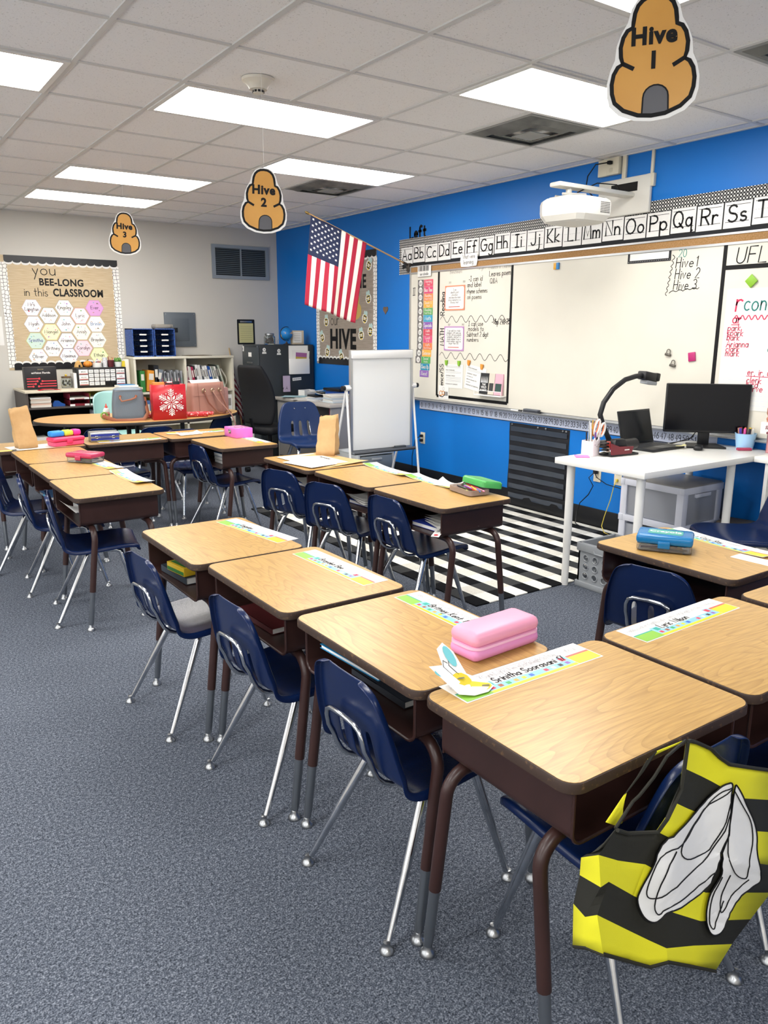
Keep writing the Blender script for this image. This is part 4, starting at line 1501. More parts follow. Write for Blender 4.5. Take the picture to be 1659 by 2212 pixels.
def name_strip(x, y, deg, nm, label, curl=0.0, w=.465, h=.104, lift=0.0):
    t = thing('name_strip', label, 'desk name strip', TP(x, y, TZ + lift, deg), 'printed desk name strips')
    cz = lambda a: curl * (abs(a) / (w / 2)) ** 3
    b = MB()
    N = 12
    for i in range(N):
        a0, a1 = -w / 2 + w * i / N, -w / 2 + w * (i + 1) / N
        b.add([(a0, -h / 2, cz(a0)), (a1, -h / 2, cz(a1)), (a1, h / 2, cz(a1)), (a0, h / 2, cz(a0))], [(0, 1, 2, 3)])
    b.build('sheet', GLOSSPAPER, t, 180)
    b = MB(); z = .0007

    def R(x0, x1, y0, y1, m, dz=0):
        n = max(1, int((x1 - x0) / .04))
        for i in range(n):
            a0, a1 = x0 + (x1 - x0) * i / n, x0 + (x1 - x0) * (i + 1) / n
            b.add([(a0 - w / 2, y0 - h / 2, cz(a0 - w / 2) + z + dz), (a1 - w / 2, y0 - h / 2, cz(a1 - w / 2) + z + dz), (a1 - w / 2, y1 - h / 2, cz(a1 - w / 2) + z + dz), (a0 - w / 2, y1 - h / 2, cz(a0 - w / 2) + z + dz)], [(0, 1, 2, 3)], m)
    R(.004, .086, .004, .044, 3); R(.004, .086, .044, .049, 14)
    R(.086, .375, .003, .014, 1)
    R(.086, .375, .014, .058, 2)
    R(.120, .345, .036, .060, 0, .0002)
    R(.378, .461, .004, .046, 1); R(.378, .461, .046, .054, 4)
    for i, m in enumerate((11, 7, 8, 9, 1, 10, 2, 11, 0, 12, 13)):
        xx = .094 + i * .0255
        R(xx, xx + .013, .018, .030, m, .0003)
    R(.098, .116, .036, .054, 14, .0003); R(.349, .366, .036, .054, 11, .0003)
    b.build('print', TAGM, t, 180)
    b = MB()
    b.stroke('AaBbCcDdEeFfGgHhIiJjKkLlMmNnOoPpQqRrSsTtUuVvWwXxYyZz', 0, .072 - h / 2, .016, .07, z + .0004, 0, align='C', sx=.72)
    for yy in (.068, .092):
        b.rect(-w / 2 + .012, w / 2 - .012, yy - h / 2, yy - h / 2 + .0008, z + .0003)
    b.build('tracing_alphabet', cm('#9b9b9e', .6), t)
    if nm:
        b = MB(); b.stroke(nm, .125 - w / 2, .040 - h / 2, .024, .15, z + .0008, 0, sx=.84, slant=.1, jit=.04)
        b.build('handwritten_name', INK, t)
    return t


name_strip(.968, -.585, -82, 'Kingsley', 'name strip on the crayon-box desk at the far end of the near column')
name_strip(.985, -1.22, -88, 'Brayden Bee', 'name strip at the far edge of the middle near desk')
name_strip(1.012, -1.835, -90, 'Britney Kent 17', 'name strip partly under the pink zip pencil case')
name_strip(.914, -2.228, 0, 'Srinitha Soorasani 17', 'name strip with black handwriting under the paper bee drawing')
name_strip(1.547, -2.230, 1.5, 'Lyric Wilson', 'name strip at the far edge of the right edge desk')
name_strip(2.415, -1.80, -96, 'a Cory Ray', 'name strip behind the blue-lidded pencil box', .006)
name_strip(2.255, -.17, -93, '', 'name strip tucked beside the green-lidded pencil box', .012)
name_strip(2.262, .28, -94, '', 'curled name strip on the middle desk beside the rug', .012)
name_strip(.905, .90, -88, '', 'curled name strip on the near end desk of the left column', .012)
name_strip(.893, 1.46, -84, '', 'name strip partly under the clear pink pencil box', .004)
name_strip(2.165, 1.98, -90, '', 'name strip partly under the small pink box')
name_strip(1.95, 2.60, 172, '', 'name strip on the far corner desk, beyond the small pink box', .004)
name_strip(1.36, 2.42, 176, '', 'name strip on the far row desk beside the blue and silver tin', .004)

# pink zip pencil case
t = thing('pencil_case', 'pink zipped hard pencil case in the foreground', 'pencil case', TP(.952, -2.077, DZ + .001, 3))
PINK = cm('#e59ab4', .4)
b = MB(); b.rbox(-.122, .122, -.052, .052, 0, .038, .017, seg=3); b.build('lower_shell', cm('#dd8fc0', .4), t)
b = MB(); b.rbox(-.122, .122, -.052, .052, .036, .078, .02, seg=4); b.build('lid', PINK, t)
b = MB(); b.prism(rrect(.248, .108, .03, 5), .034, .041); b.build('zip', cm('#eeb6d4', .45), t)
b = MB(); b.tube([(.123, .01, .038), (.13, .03, .03), (.128, .045, .02)], .003, 6); b.build('zip_pull', cm('#eeb6d4', .45), t)

# paper bee drawing
t = thing('paper_bee_drawing', 'cut-out pencil drawing of a yellow bee curling up from the nearest desk', 'paper cut-out', TP(.725, -2.222, TZ + .0025, 0))
bo = [(-.075, .045), (-.03, .05), (-.02, .085), (.005, .095), (.02, .07), (.02, .02), (.065, -.015), (.062, -.032), (.03, -.048), (-.01, -.045), (-.04, -.025), (-.05, .01)]
zf = lambda x, y: .002 + max(0, y + .01) * .75 + max(0, -x - .03) * .3
b = MB(); n = len(bo)
b.add([(0, 0, zf(0, 0))] + [(x, y, zf(x, y)) for x, y in bo], [(0, 1 + (k + 1) % n, 1 + k) for k in range(n)]); b.build('cut_sheet', PAPER, t, 180)
b = MB()


def curve_disc(cx, cy, rx, ry, m, dz):
    P = [(cx + rx * cos(2 * pi * k / 12), cy + ry * sin(2 * pi * k / 12)) for k in range(12)]
    b.add([(x, y, zf(x, y) + dz) for x, y in P], [list(range(12))], m)


curve_disc(.022, -.02, .04, .021, 0, .001); curve_disc(-.008, .004, .03, .022, 0, .0014)
curve_disc(.002, .062, .012, .024, 1, .002); curve_disc(-.052, .03, .016, .008, 1, .001)
for (x, y) in ((.01, -.012), (.035, -.024), (-.012, .012)):
    b.add([(x - .016, y + .006, zf(x, y) + .003), (x + .016, y - .006, zf(x, y) + .003), (x + .017, y - .001, zf(x, y) + .004), (x - .015, y + .011, zf(x, y) + .004)], [(0, 1, 2, 3)], 2)
b.build('bee_drawing', [cm('#d8c030', .7), cm('#6fbcc4', .7), cm('#6e6c58', .7)], t, 180)
b = MB()
for s in (0, .016):
    b.tube([(-.018 + s, .022, zf(-.018, .022) + .001), (-.03 + s, .045, zf(-.02, .045) + .001), (-.022 + s, .058, zf(-.02, .058) + .001), (-.014 + s, .05, zf(-.014, .05) + .001)], .0008, 5)
b.build('antennae', INK, t)


def pencil_box(name, x, y, deg, w, d, h, lidm, basem, label, split=.55, latch=True, z=DZ + .001, text=None):
    t = thing(name, label, 'pencil box', TP(x, y, z, deg))
    hb = h * (1 - split)
    b = MB()
    o, i = rrect(w * .97, d * .97, .018, 3), rrect(w * .93, d * .92, .016, 3)
    b.grid([[(x_, y_, z_) for x_, y_ in P] for P, z_ in ((rrect(w * .9, d * .88, .016, 3), .001), (o, .006), (o, hb), (i, hb), (i, .004))], closed=True)
    b.poly(rrect(w * .9, d * .88, .016, 3)[::-1], .001); b.poly(i, .004)
    b.build('tray', basem, t, 40)
    b = MB(); b.rbox(-w / 2, w / 2, -d / 2, d / 2, hb, h, .012, seg=3); b.build('lid', lidm, t, 50)
    if latch:
        b = MB(); b.rbox(-.022, .022, -d / 2 - .006, -d / 2 + .001, hb - .012, hb + .016, .003); b.build('latch', lidm, t)
    if text:
        b = MB(); b.prism(rrect(w * .62, d * .5, .012, 3), h + .0002, h + .0008); b.build('lid_panel', cm('#3f9a8e', .35), t)
        b = MB(); b.text(text, 0, -.015, .034, h + .0012, 0, bold=.03); b.build('lettering', PAPER, t)
    return t, hb


def crayons(t, n, w, d, z0, seed, l=(.06, .09)):
    r = random.Random(seed)
    cs = [cm(c, .5) for c in ('#d8413c', '#e8a03a', '#3c8f4e', '#3a6fc2', '#e6dc58', '#8a4f9e', '#efeeea', '#d987a8', '#2a2b30')]
    for k in range(n):
        b = MB()
        a = r.uniform(-.5, .5)
        ll = r.uniform(*l)
        cx, cy = r.uniform(-w * .3, w * .3), r.uniform(-d * .3, d * .3)
        zz = z0 + r.uniform(.004, .02)
        p = Vector((cos(a), sin(a) * .6, 0))
        c = Vector((cx, cy, zz))
        b.tube([c - p * ll * .5, c + p * ll * .42, c + p * ll * .5], [.005, .005, .0015], 7)
        b.build('crayon', cs[k % len(cs)], t)


BLUEL = mat('translucent_blue', '#1c7fc0', 0.25, trans=.25, spec=.5)
PINKL = mat('translucent_pink', '#d9436f', 0.2, trans=.4, spec=.5)
GREENL = mat('translucent_green', '#4fb45a', 0.3, trans=.25, spec=.5)
t, hb = pencil_box('pencil_box', 2.155, -1.735, -58, .205, .135, .066, BLUEL, CLEAR, 'clear pencil box with a translucent blue lid and white lettering', .55, text='Crayola')
for o_ in list(t.children):
    if o_.name.startswith('lettering'):
        o_.rotation_euler = (0, 0, 0)
crayons(t, 11, .2, .12, .003, 3)
t, hb = pencil_box('pencil_box', .83, 1.60, -55, .205, .135, .062, PINKL, CLEAR, 'clear pencil box with a translucent pink lid on the left column desk', .5)
crayons(t, 9, .2, .12, .003, 5)
t, hb = pencil_box('pencil_box', .905, 2.44, 14, .24, .12, .062, cm('#e23a68', .35), cm('#e8527c', .35), 'opaque hot-pink pencil box beside the brown paper bag', .5)
t = thing('pencil_pouch', 'blue, lime and pink pencil pouch lying on the hot-pink box', 'pencil pouch', TP(.91, 2.47, DZ + .064, 16))
for x0, x1, c in ((-.12, -.02, '#2f8fe0'), (-.02, .05, '#c8e04a'), (.05, .11, '#e23a9a')):
    b = MB(); b.rbox(x0, x1, -.035, .035, 0, .042, .014, seg=3); b.build('colour_panel', cm(c, .5), t)

# open green-lidded box
t = thing('pencil_box', 'open pencil box full of markers with its green lid flipped back', 'pencil box', TP(2.225, -.50, DZ + .001, -97))
w, d, hb = .205, .125, .032
o, i = rrect(w, d, .018, 3), rrect(w * .96, d * .95, .016, 3)
b = MB(); b.grid([[(x_, y_, z_) for x_, y_ in P] for P, z_ in ((rrect(w * .93, d * .9, .016, 3), .001), (o, .006), (o, hb), (i, hb), (i, .004))], closed=True); b.poly(i, .004); b.build('tray', mat('smoky_clear', '#cbb8ae', .15, trans=.6, ior=1.3), t, 40)
b = MB(Matrix.Translation((0, d * .62, hb + .002)) @ Matrix.Rotation(radians(-9), 4, 'X'))
b.grid([[(x_, y_, z_) for x_, y_ in P] for P, z_ in ((rrect(w * .97, d * .96, .016, 3), .0), (o, 0), (o, .026), (rrect(w * .94, d * .9, .016, 3), .034))], closed=True); b.poly(rrect(w * .94, d * .9, .016, 3), .034); b.poly(rrect(w * .6, d * .5, .012, 3), .0345)
b.build('lid', GREENL, t, 40)
crayons(t, 12, .19, .11, .012, 11, (.09, .13))

# blue and silver tin
t = thing('tin_box', 'small blue and silver latched case on the far row desk', 'case', TP(1.20, 2.53, DZ + .001, -8))
b = MB(); b.rbox(-.105, .105, -.075, .075, 0, .068, .006); b.build('body', STEEL, t)
b = MB(); b.box(-.1, .1, -.0765, -.074, .012, .028); b.box(-.1, .1, -.0765, -.074, .042, .058); b.build('blue_panels', cm('#27348c', .35), t)
for x in (-.06, .06):
    b = MB(); b.rbox(x - .01, x + .01, -.081, -.074, .024, .046, .002); b.build('latch', CHROME, t)
b = MB(); b.tube([(-.03, -.076, .036), (-.025, -.088, .036), (.025, -.088, .036), (.03, -.076, .036)], .003, 6); b.build('handle', cm('#27348c', .35), t)

# small pink lock box
t = thing('pink_box', 'small bright pink box with a dark glittery lid panel', 'box', TP(2.145, 2.18, DZ + .001, 2))
b = MB(); b.rbox(-.072, .072, -.105, .105, 0, .075, .005); b.build('body', cm('#e070c8', .4), t)
b = MB(); b.box(-.058, .058, -.09, .09, .0752, .0762); b.build('lid_panel', mat('dark_pink_print', '#7a2f5c', .5, col2='#d8a0c4', nscale=60), t)
b = MB(); b.rbox(-.078, -.071, -.02, .02, .03, .06, .002); b.build('lock', CHROME, t)


def paper_bag(x, y, deg, h, w, d, label, lean=0.0):
    t = thing('paper_bag', label, 'paper bag', TP(x, y, DZ + .004, deg), 'brown paper lunch bags')
    rows = []
    r = random.Random(label)
    for j in range(9):
        q = j / 8
        ww, dd = w / 2 * (1 - .1 * q), d / 2 * (1 - .72 * q ** 1.3)
        base = [(-1, -1), (-.33, -1), (.33, -1), (1, -1), (.8, 0), (1, 1), (.33, 1), (-.33, 1), (-1, 1), (-.8, 0)]
        rows.append([(ux * ww + lean * q * h + r.uniform(-.004, .004), uy * dd + r.uniform(-.004, .004), h * q + (.012 * ux * q if abs(ux) == 1 else 0)) for ux, uy in base])
    b = MB(); b.grid(rows, closed=True); b.add(rows[0], [list(range(10))[::-1]])
    o = b.build('bag_body', KRAFT, t, 40)
    s = o.modifiers.new('thick', 'SOLIDIFY'); s.thickness = .0006
    b = MB(); b.rect(-w * .30, w * .30, -d / 2 - .0012, -d / 2 - .0011, 0)
    return t


paper_bag(.64, 2.44, 4, .285, .135, .085, 'tall brown paper bag standing on a white paper tray at the far left', -.12)
paper_bag(2.245, .975, -52, .265, .135, .09, 'brown paper bag standing on the far desk beside the rug, before the easel', .05)


def sheet(name, x, y, deg, w, h, m, label, z=TZ, cat='paper', curl=0.0, group=None, ink=None):
    t = thing(name, label, cat, TP(x, y, z, deg), group)
    N = 8
    b = MB(); b.grid([[(-w / 2 + w * i / N, -h / 2 + h * j / N, curl * ((i / N - .5) * 2) ** 2 * (j / N)) for i in range(N + 1)] for j in range(N + 1)]); b.build('sheet', m, t, 180)
    if ink:
        b = MB(); ink(b); b.build('print', [INK, cm('#7a7a7c', .6)], t)
    return t


def calendar(b):
    for k in range(6):
        b.rect(-.19, .19, -.1 + k * .034, -.0985 + k * .034, .001, 1)
    for k in range(8):
        b.rect(-.19 + k * .054, -.1885 + k * .054, -.1, .07, .001, 1)
    for k in range(30):
        b.text(str(k + 1), -.165 + .054 * (k % 7), .05 - .034 * (k // 7), .012, .001, 0, bold=.01)
    b.text('December', 0, .09, .025, .001, 0, bold=.02)


sheet('kraft_sheet', 2.13, .80, -84, .46, .34, KRAFT, 'brown kraft sheet lying under the white calendar sheets', TZ, curl=.012)
sheet('calendar_sheet', 2.06, .86, -88, .43, .28, PAPER, 'white printed calendar sheet on the far desk beside the rug', TZ + .004, ink=calendar)
sheet('worksheet', 1.97, .73, -80, .29, .21, PAPER, 'blank white worksheet overlapping the calendar sheet', TZ + .0075)
sheet('paper_slip', 2.305, -2.02, -88, .16, .075, PAPER, 'small blank white paper slip near the blue-lidded pencil box')
sheet('paper_slip', 2.33, -2.26, -60, .12, .09, PAPER, 'white paper corner on the desk at the right edge')
sheet('white_tray_mat', .70, 2.46, 6, .36, .22, PAPER, 'white paper mat with a dark rim under the tall brown paper bag', TZ)
sheet('yellow_note', .50, 2.37, 0, .12, .05, cm('#e8dc7c', .7), 'pale yellow note on the far desk at the left edge', TZ)
sheet('crumpled_printout', 1.86, 2.50, 10, .2, .09, PAPER, 'crumpled white printout near the corner of the far desks', TZ + .004, curl=.02)
sheet('crumpled_printout', 2.26, -.30, -70, .15, .10, GLOSSPAPER, 'crumpled white printout beside the open green-lidded box', TZ + .006, curl=.03)

# things inside the desk trays ----------------------------------------------
BZ0 = .5505


def book(x, y, z, deg, w, d, h, c, label, name='notebook', cat='notebook', pages=True):
    t = thing(name, label, cat, TP(x, y, z, deg))
    b = MB(); b.box(-w / 2, w / 2, -d / 2, d / 2, 0, .0015); b.box(-w / 2, w / 2, -d / 2, d / 2, h - .0015, h); b.box(w / 2 - .0015, w / 2, -d / 2, d / 2, 0, h); b.build('cover', cm(c, .5), t)
    b = MB(); b.box(-w / 2 + .003, w / 2 - .002, -d / 2 + .003, d / 2 - .003, .0015, h - .0015); b.build('pages', PAPER, t)
    return t


t = thing('crayon_box', 'yellow and green crayon carton inside the far near-column desk', 'crayon box', TP(.655, -.60, BZ0 + .03, 8))
b = MB(); b.rbox(-.05, .06, -.07, .07, 0, .035, .002); b.build('carton', cm('#e0b92c', .5), t)
b = MB(); b.box(-.0508, -.05, -.066, .066, .004, .018); b.rect(-.04, .05, -.06, .06, .0356); b.build('green_print', cm('#3f7f3a', .5), t)
book(.71, -.56, BZ0, 184, .2, .24, .028, '#3a444e', 'dark grey workbook under the crayon carton in the far near-column desk', 'workbook', 'book')
t = thing('glue_stick', 'teal glue stick lying on the crayon carton', 'glue stick', TP(.655, -.55, BZ0 + .078, 100))
b = MB(); b.tube([(-.045, 0, 0), (.02, 0, 0)], .012, 10); b.build('tube', cm('#2f9c94', .4), t)
b = MB(); b.tube([(.02, 0, 0), (.05, 0, 0)], .0122, 10); b.build('cap', cm('#e8e6e0', .4), t)
book(.76, -1.20, BZ0, 182, .2, .26, .02, '#5a2426', 'dark red workbook in the tray of the middle near desk', 'workbook', 'book')
book(.748, -1.85, BZ0 + .103, 3, .24, .27, .012, '#1f7fb0', 'bright blue folder jutting from the pink pencil case desk', 'folder', 'folder')
book(.82, -1.86, BZ0, 180, .2, .26, .02, '#30343c', 'dark notebook below the blue folder in the pink pencil case desk')
book(2.06, -.52, BZ0, 3, .24, .26, .02, '#2a3fa0', 'blue notebook in the tray of the green-lidded box desk')
for k in range(4):
    sheet('loose_paper', 2.03 + .012 * k, -.60 + .02 * k, -6 + 7 * k, .22, .16, PAPER, ('lowest', 'second', 'third', 'topmost')[k] + ' loose white paper jutting from the green-lidded box desk tray', BZ0 + .025 + .009 * k, curl=.02, group='loose papers in the green-lidded box desk')
t = thing('word_strip', 'white word strip with a red picture sticking out of a desk tray', 'word card', TP(1.90, -.66, BZ0 + .024, 35) @ Matrix.Rotation(radians(-8), 4, 'Y'))
b = MB(); b.box(-.07, .09, -.02, .02, 0, .001); b.build('card', PAPER, t)
b = MB(); b.text('Venus', .025, -.010, .02, .0016, bold=.03); b.disc(-.05, 0, .011, .0016, 1); b.build('print', [INK, cm('#c94a52', .5)], t)
for (yy, nm_) in ((.2, 'middle'), (.83, 'far')):
    book(2.07, yy - .08, BZ0, 4, .23, .24, .02, '#27489a', 'blue notebook in the tray of the %s desk beside the rug' % nm_)
    for k in range(3):
        sheet('loose_paper', 2.03, yy - .10 + .02 * k, -6 + 6 * k, .22, .17, PAPER, ('lowest', 'middle', 'topmost')[k] + ' loose white paper in the tray of the %s desk beside the rug' % nm_, BZ0 + .025 + .009 * k, curl=.018, group='loose papers in the %s desk tray' % nm_)
for k, c in enumerate(('#4a5560', '#d8d6d0', '#3f6b9a')):
    book(1.97, 1.93 - .05, BZ0 + .026 * k, 2 * k, .22, .24, .024, c, ('grey', 'white', 'blue')[k] + ' book in the stack inside the small pink box desk', 'workbook', 'book')
book(.62, 1.36, BZ0, 3, .2, .24, .018, '#3f5f86', 'blue workbook in the tray of the left column desk with the pink box', 'workbook', 'book')
t = thing('marker', 'light blue marker lying in the tray of the left column desk', 'marker', TP(.53, 1.42, BZ0 + .01, 80))
b = MB(); b.tube([(-.06, 0, 0), (.03, 0, 0)], .006, 8); b.build('barrel', cm('#6cc0e4', .4), t)
b = MB(); b.tube([(.03, 0, 0), (.065, 0, 0)], .0064, 8); b.build('cap', cm('#3f8fc4', .4), t)
book(.68, .78, BZ0, 3, .2, .26, .05, '#274a80', 'dark blue binder in the near end desk of the left column', 'binder', 'binder')
sheet('loose_paper', .58, .66, 20, .2, .14, PAPER, 'crumpled white paper hanging from the near end desk tray of the left column', BZ0 + .06, curl=.05)
t = thing('water_bottle', 'light blue bottle in the tray of the blue-lidded pencil box desk', 'bottle', TP(2.10, -1.66, BZ0 + .034, 70) @ Matrix.Rotation(pi / 2, 4, 'Y'))
b = MB(); b.lathe([(0, -.08), (.03, -.08), (.032, -.07), (.032, .04), (.014, .062), (.014, .07), (0, .07)], 16); b.build('body', cm('#5f8fc8', .3), t)
b = MB(); b.lathe([(0, .07), (.016, .07), (.016, .088), (0, .09)], 12); b.build('cap', cm('#e8e8e8', .4), t)

# bee vest over the chair ----------------------------------------------------
VR= [[(0.64, -2.658, 0.358), (0.62, -2.704, 0.4), (0.614, -2.747, 0.421), (0.728, -2.722, 0.326), (0.779, -2.734, 0.295), (0.812, -2.752, 0.303), (0.953, -2.726, 0.195), (1.038, -2.729, 0.14)], [(0.63, -2.661, 0.461), (0.614, -2.703, 0.469), (0.593, -2.744, 0.513), (0.719, -2.722, 0.401), (0.771, -2.734, 0.361), (0.805, -2.751, 0.338), (0.944, -2.726, 0.253), (1.07, -2.742, 0.204)], [(0.614, -2.684, 0.546), (0.591, -2.748, 0.574), (0.62, -2.741, 0.567), (0.73, -2.718, 0.471), (0.766, -2.737, 0.447), (0.832, -2.744, 0.401), (0.975, -2.718, 0.293), (1.155, -2.733, 0.22)], [(0.607, -2.69, 0.59), (0.577, -2.75, 0.645), (0.653, -2.733, 0.591), (0.741, -2.73, 0.543), (0.779, -2.75, 0.515), (0.87, -2.735, 0.441), (0.975, -2.722, 0.367), (1.254, -2.723, 0.238)], [(0.578, -2.747, 0.654), (0.638, -2.734, 0.662), (0.685, -2.724, 0.63), (0.75, -2.741, 0.617), (0.807, -2.744, 0.576), (0.915, -2.724, 0.498), (1.046, -2.74, 0.426), (1.236, -2.723, 0.32)], [(0.761, -2.75, 0.645), (0.775, -2.749, 0.655), (0.794, -2.744, 0.662), (0.861, -2.731, 0.616), (0.935, -2.719, 0.568), (0.982, -2.734, 0.541), (1.12, -2.731, 0.462), (1.216, -2.723, 0.415)], [(0.815, -2.739, 0.681), (0.822, -2.737, 0.701), (0.838, -2.733, 0.711), (0.915, -2.718, 0.662), (0.943, -2.726, 0.644), (0.976, -2.736, 0.621), (1.033, -2.738, 0.579), (1.196, -2.723, 0.505)], [(0.83, -2.733, 0.773), (0.839, -2.731, 0.771), (0.874, -2.724, 0.753), (0.925, -2.725, 0.723), (0.95, -2.732, 0.698), (0.974, -2.739, 0.679), (1.082, -2.732, 0.63), (1.179, -2.723, 0.586)]]
VW= [[(0.99, -2.742, 0.636), (0.965, -2.734, 0.638), (0.939, -2.724, 0.617), (0.907, -2.722, 0.605), (0.846, -2.735, 0.599), (0.786, -2.748, 0.603), (0.755, -2.742, 0.588), (0.748, -2.734, 0.538), (0.735, -2.723, 0.497), (0.729, -2.719, 0.464), (0.741, -2.722, 0.431), (0.761, -2.732, 0.41), (0.781, -2.743, 0.411), (0.795, -2.752, 0.425), (0.876, -2.735, 0.402), (0.96, -2.718, 0.387), (0.977, -2.726, 0.429), (0.99, -2.732, 0.471), (1.004, -2.739, 0.513), (1.001, -2.741, 0.554), (0.99, -2.74, 0.601)], [(0.995, -2.742, 0.633), (1.02, -2.739, 0.606), (1.054, -2.736, 0.558), (1.099, -2.733, 0.503), (1.126, -2.731, 0.455), (1.13, -2.731, 0.412), (1.159, -2.73, 0.356), (1.183, -2.728, 0.308), (1.137, -2.733, 0.311), (1.087, -2.738, 0.3), (1.061, -2.742, 0.277), (1.043, -2.736, 0.249), (1.01, -2.726, 0.25), (0.992, -2.722, 0.264), (0.982, -2.72, 0.296), (0.974, -2.719, 0.331), (0.979, -2.724, 0.377), (1.001, -2.732, 0.409), (0.989, -2.731, 0.449), (0.999, -2.736, 0.492), (1.002, -2.739, 0.527), (1.002, -2.741, 0.563)]]
VL= [[(0.988, -2.741, 0.623), (0.959, -2.731, 0.622), (0.927, -2.718, 0.591), (0.884, -2.727, 0.58), (0.835, -2.739, 0.557), (0.758, -2.743, 0.576), (0.743, -2.727, 0.496), (0.746, -2.727, 0.47), (0.764, -2.737, 0.467), (0.821, -2.744, 0.476), (0.92, -2.724, 0.465), (0.981, -2.731, 0.496), (0.999, -2.741, 0.564)], [(0.989, -2.741, 0.62), (0.95, -2.726, 0.6), (0.867, -2.731, 0.577), (0.81, -2.744, 0.555), (0.86, -2.735, 0.505), (0.949, -2.719, 0.481), (0.981, -2.732, 0.518), (0.993, -2.74, 0.587)], [(0.801, -2.746, 0.56), (0.771, -2.746, 0.529), (0.759, -2.734, 0.452), (0.773, -2.739, 0.422), (0.793, -2.752, 0.436), (0.919, -2.726, 0.415), (0.975, -2.725, 0.427)], [(0.994, -2.742, 0.617), (1.036, -2.738, 0.565), (1.09, -2.734, 0.502), (1.111, -2.733, 0.444), (1.094, -2.736, 0.398), (1.112, -2.735, 0.347), (1.063, -2.739, 0.376), (1.014, -2.738, 0.433), (0.998, -2.737, 0.51)], [(1.117, -2.734, 0.344), (1.064, -2.74, 0.331), (1.035, -2.736, 0.29), (1.023, -2.734, 0.308), (1.021, -2.735, 0.347), (1.03, -2.741, 0.397)], [(1.002, -2.732, 0.404), (0.984, -2.724, 0.347), (0.991, -2.722, 0.284), (1.008, -2.726, 0.262), (1.017, -2.731, 0.291), (1.034, -2.738, 0.325)]]
VB= [(0.828, -2.733, 0.774), (0.745, -2.752, 0.778), (0.731, -2.739, 0.734), (0.714, -2.724, 0.695), (0.705, -2.718, 0.683), (0.638, -2.734, 0.663), (0.677, -2.726, 0.636), (0.704, -2.72, 0.627), (0.706, -2.719, 0.683), (0.722, -2.732, 0.722), (0.733, -2.743, 0.761), (0.786, -2.743, 0.777)]
t = thing('bee_vest', 'yellow and black striped bee costume vest with white wings over a chair back', 'costume', TP(0, 0, 0))
VY = mat('yellow_felt', '#ece528', 0.75, bump=.2, bscale=700)
VK = mat('black_felt', '#23221a', 0.8, bump=.2, bscale=700)
b = MB()
VU= [(0.75, -2.741, 0.617), (0.766, -2.75, 0.606), (0.807, -2.744, 0.576), (0.915, -2.724, 0.498), (0.974, -2.726, 0.461), (1.046, -2.74, 0.426), (1.143, -2.731, 0.371), (1.236, -2.723, 0.32)]
lower, upper = VR[:5], [VU] + VR[5:]
for R_, k0 in ((lower, 0), (upper, 0)):
    rows = [[(1 - q) * Vector(R_[j][i]) + q * Vector(R_[j + 1][i]) for i in range(8)] for j in range(len(R_) - 1) for q in (0, .34, .67)] + [[Vector(p) for p in R_[-1]]]
    b.grid(rows, mf=lambda i, j: (i // 3) % 2)
o = b.build('front_panel', [VY, VK], t, 30)
s = o.modifiers.new('thick', 'SOLIDIFY'); s.thickness = .0015; s.offset = 1
DV = Vector((0, -.0045, 0))
from mathutils.bvhtree import BVHTree
bvh = BVHTree.FromPolygons([tuple(v) for v in b.v], [tuple(f) for f in b.f])


def drape(p, off):
    h = bvh.ray_cast(Vector((p[0], -6, p[2])), Vector((0, 1, 0)))[0]
    return Vector((p[0], (h.y if h else p[1]) - off, p[2]))


def dense(P, step=.012, closed=False):
    out = []
    P = [Vector(p) for p in P]
    for a, c in zip(P, P[1:] + (P[:1] if closed else [])):
        n = max(1, int((c - a).length / step))
        out += [a.lerp(c, i / n) for i in range(n)]
    return out if closed else out + [P[-1]]


def smooth(P, closed=False):
    for _ in range(2):
        Q = [] if closed else [P[0]]
        n = len(P)
        for i in range(n if closed else n - 1):
            a, c = Vector(P[i]), Vector(P[(i + 1) % n])
            Q += [a * .75 + c * .25, a * .25 + c * .75]
        P = Q if closed else Q + [P[-1]]
    return P


for P in VW:
    P = smooth(P, True)
    bm = bmesh.new()
    tris = tessellate_polygon([[Vector((p[0], p[2], 0)) for p in P]])
    vv = [bm.verts.new(p) for p in P]
    for q in tris:
        try:
            bm.faces.new([vv[k] for k in q])
        except ValueError:
            pass
    bmesh.ops.subdivide_edges(bm, edges=[e for e in bm.edges if e.calc_length() > .015], cuts=4, use_grid_fill=True)
    bmesh.ops.triangulate(bm, faces=bm.faces[:])
    bmesh.ops.subdivide_edges(bm, edges=[e for e in bm.edges if e.calc_length() > .012], cuts=2, use_grid_fill=True)
    bm.verts.index_update()
    vs = [drape(v.co, .009) for v in bm.verts]
    fs = [[v.index for v in f.verts] for f in bm.faces]
    fs = [f if (vs[f[1]] - vs[f[0]]).cross(vs[f[2]] - vs[f[0]]).y < 0 else f[::-1] for f in fs]
    bm.free()
    w_ = MB(); w_.add(vs, fs, 0)
    w_.tube([drape(p, .0095) for p in dense(P, closed=True) + [Vector(P[0])]], .0018, 5, 1)
    w_.build('wing', [mat('white_satin', '#f0efec', .45), INK], t, 60)
b = MB()
for P in VL:
    b.tube([drape(p, .0102) for p in dense(smooth(P))], .0013, 5)
b.build('wing_lines', INK, t)
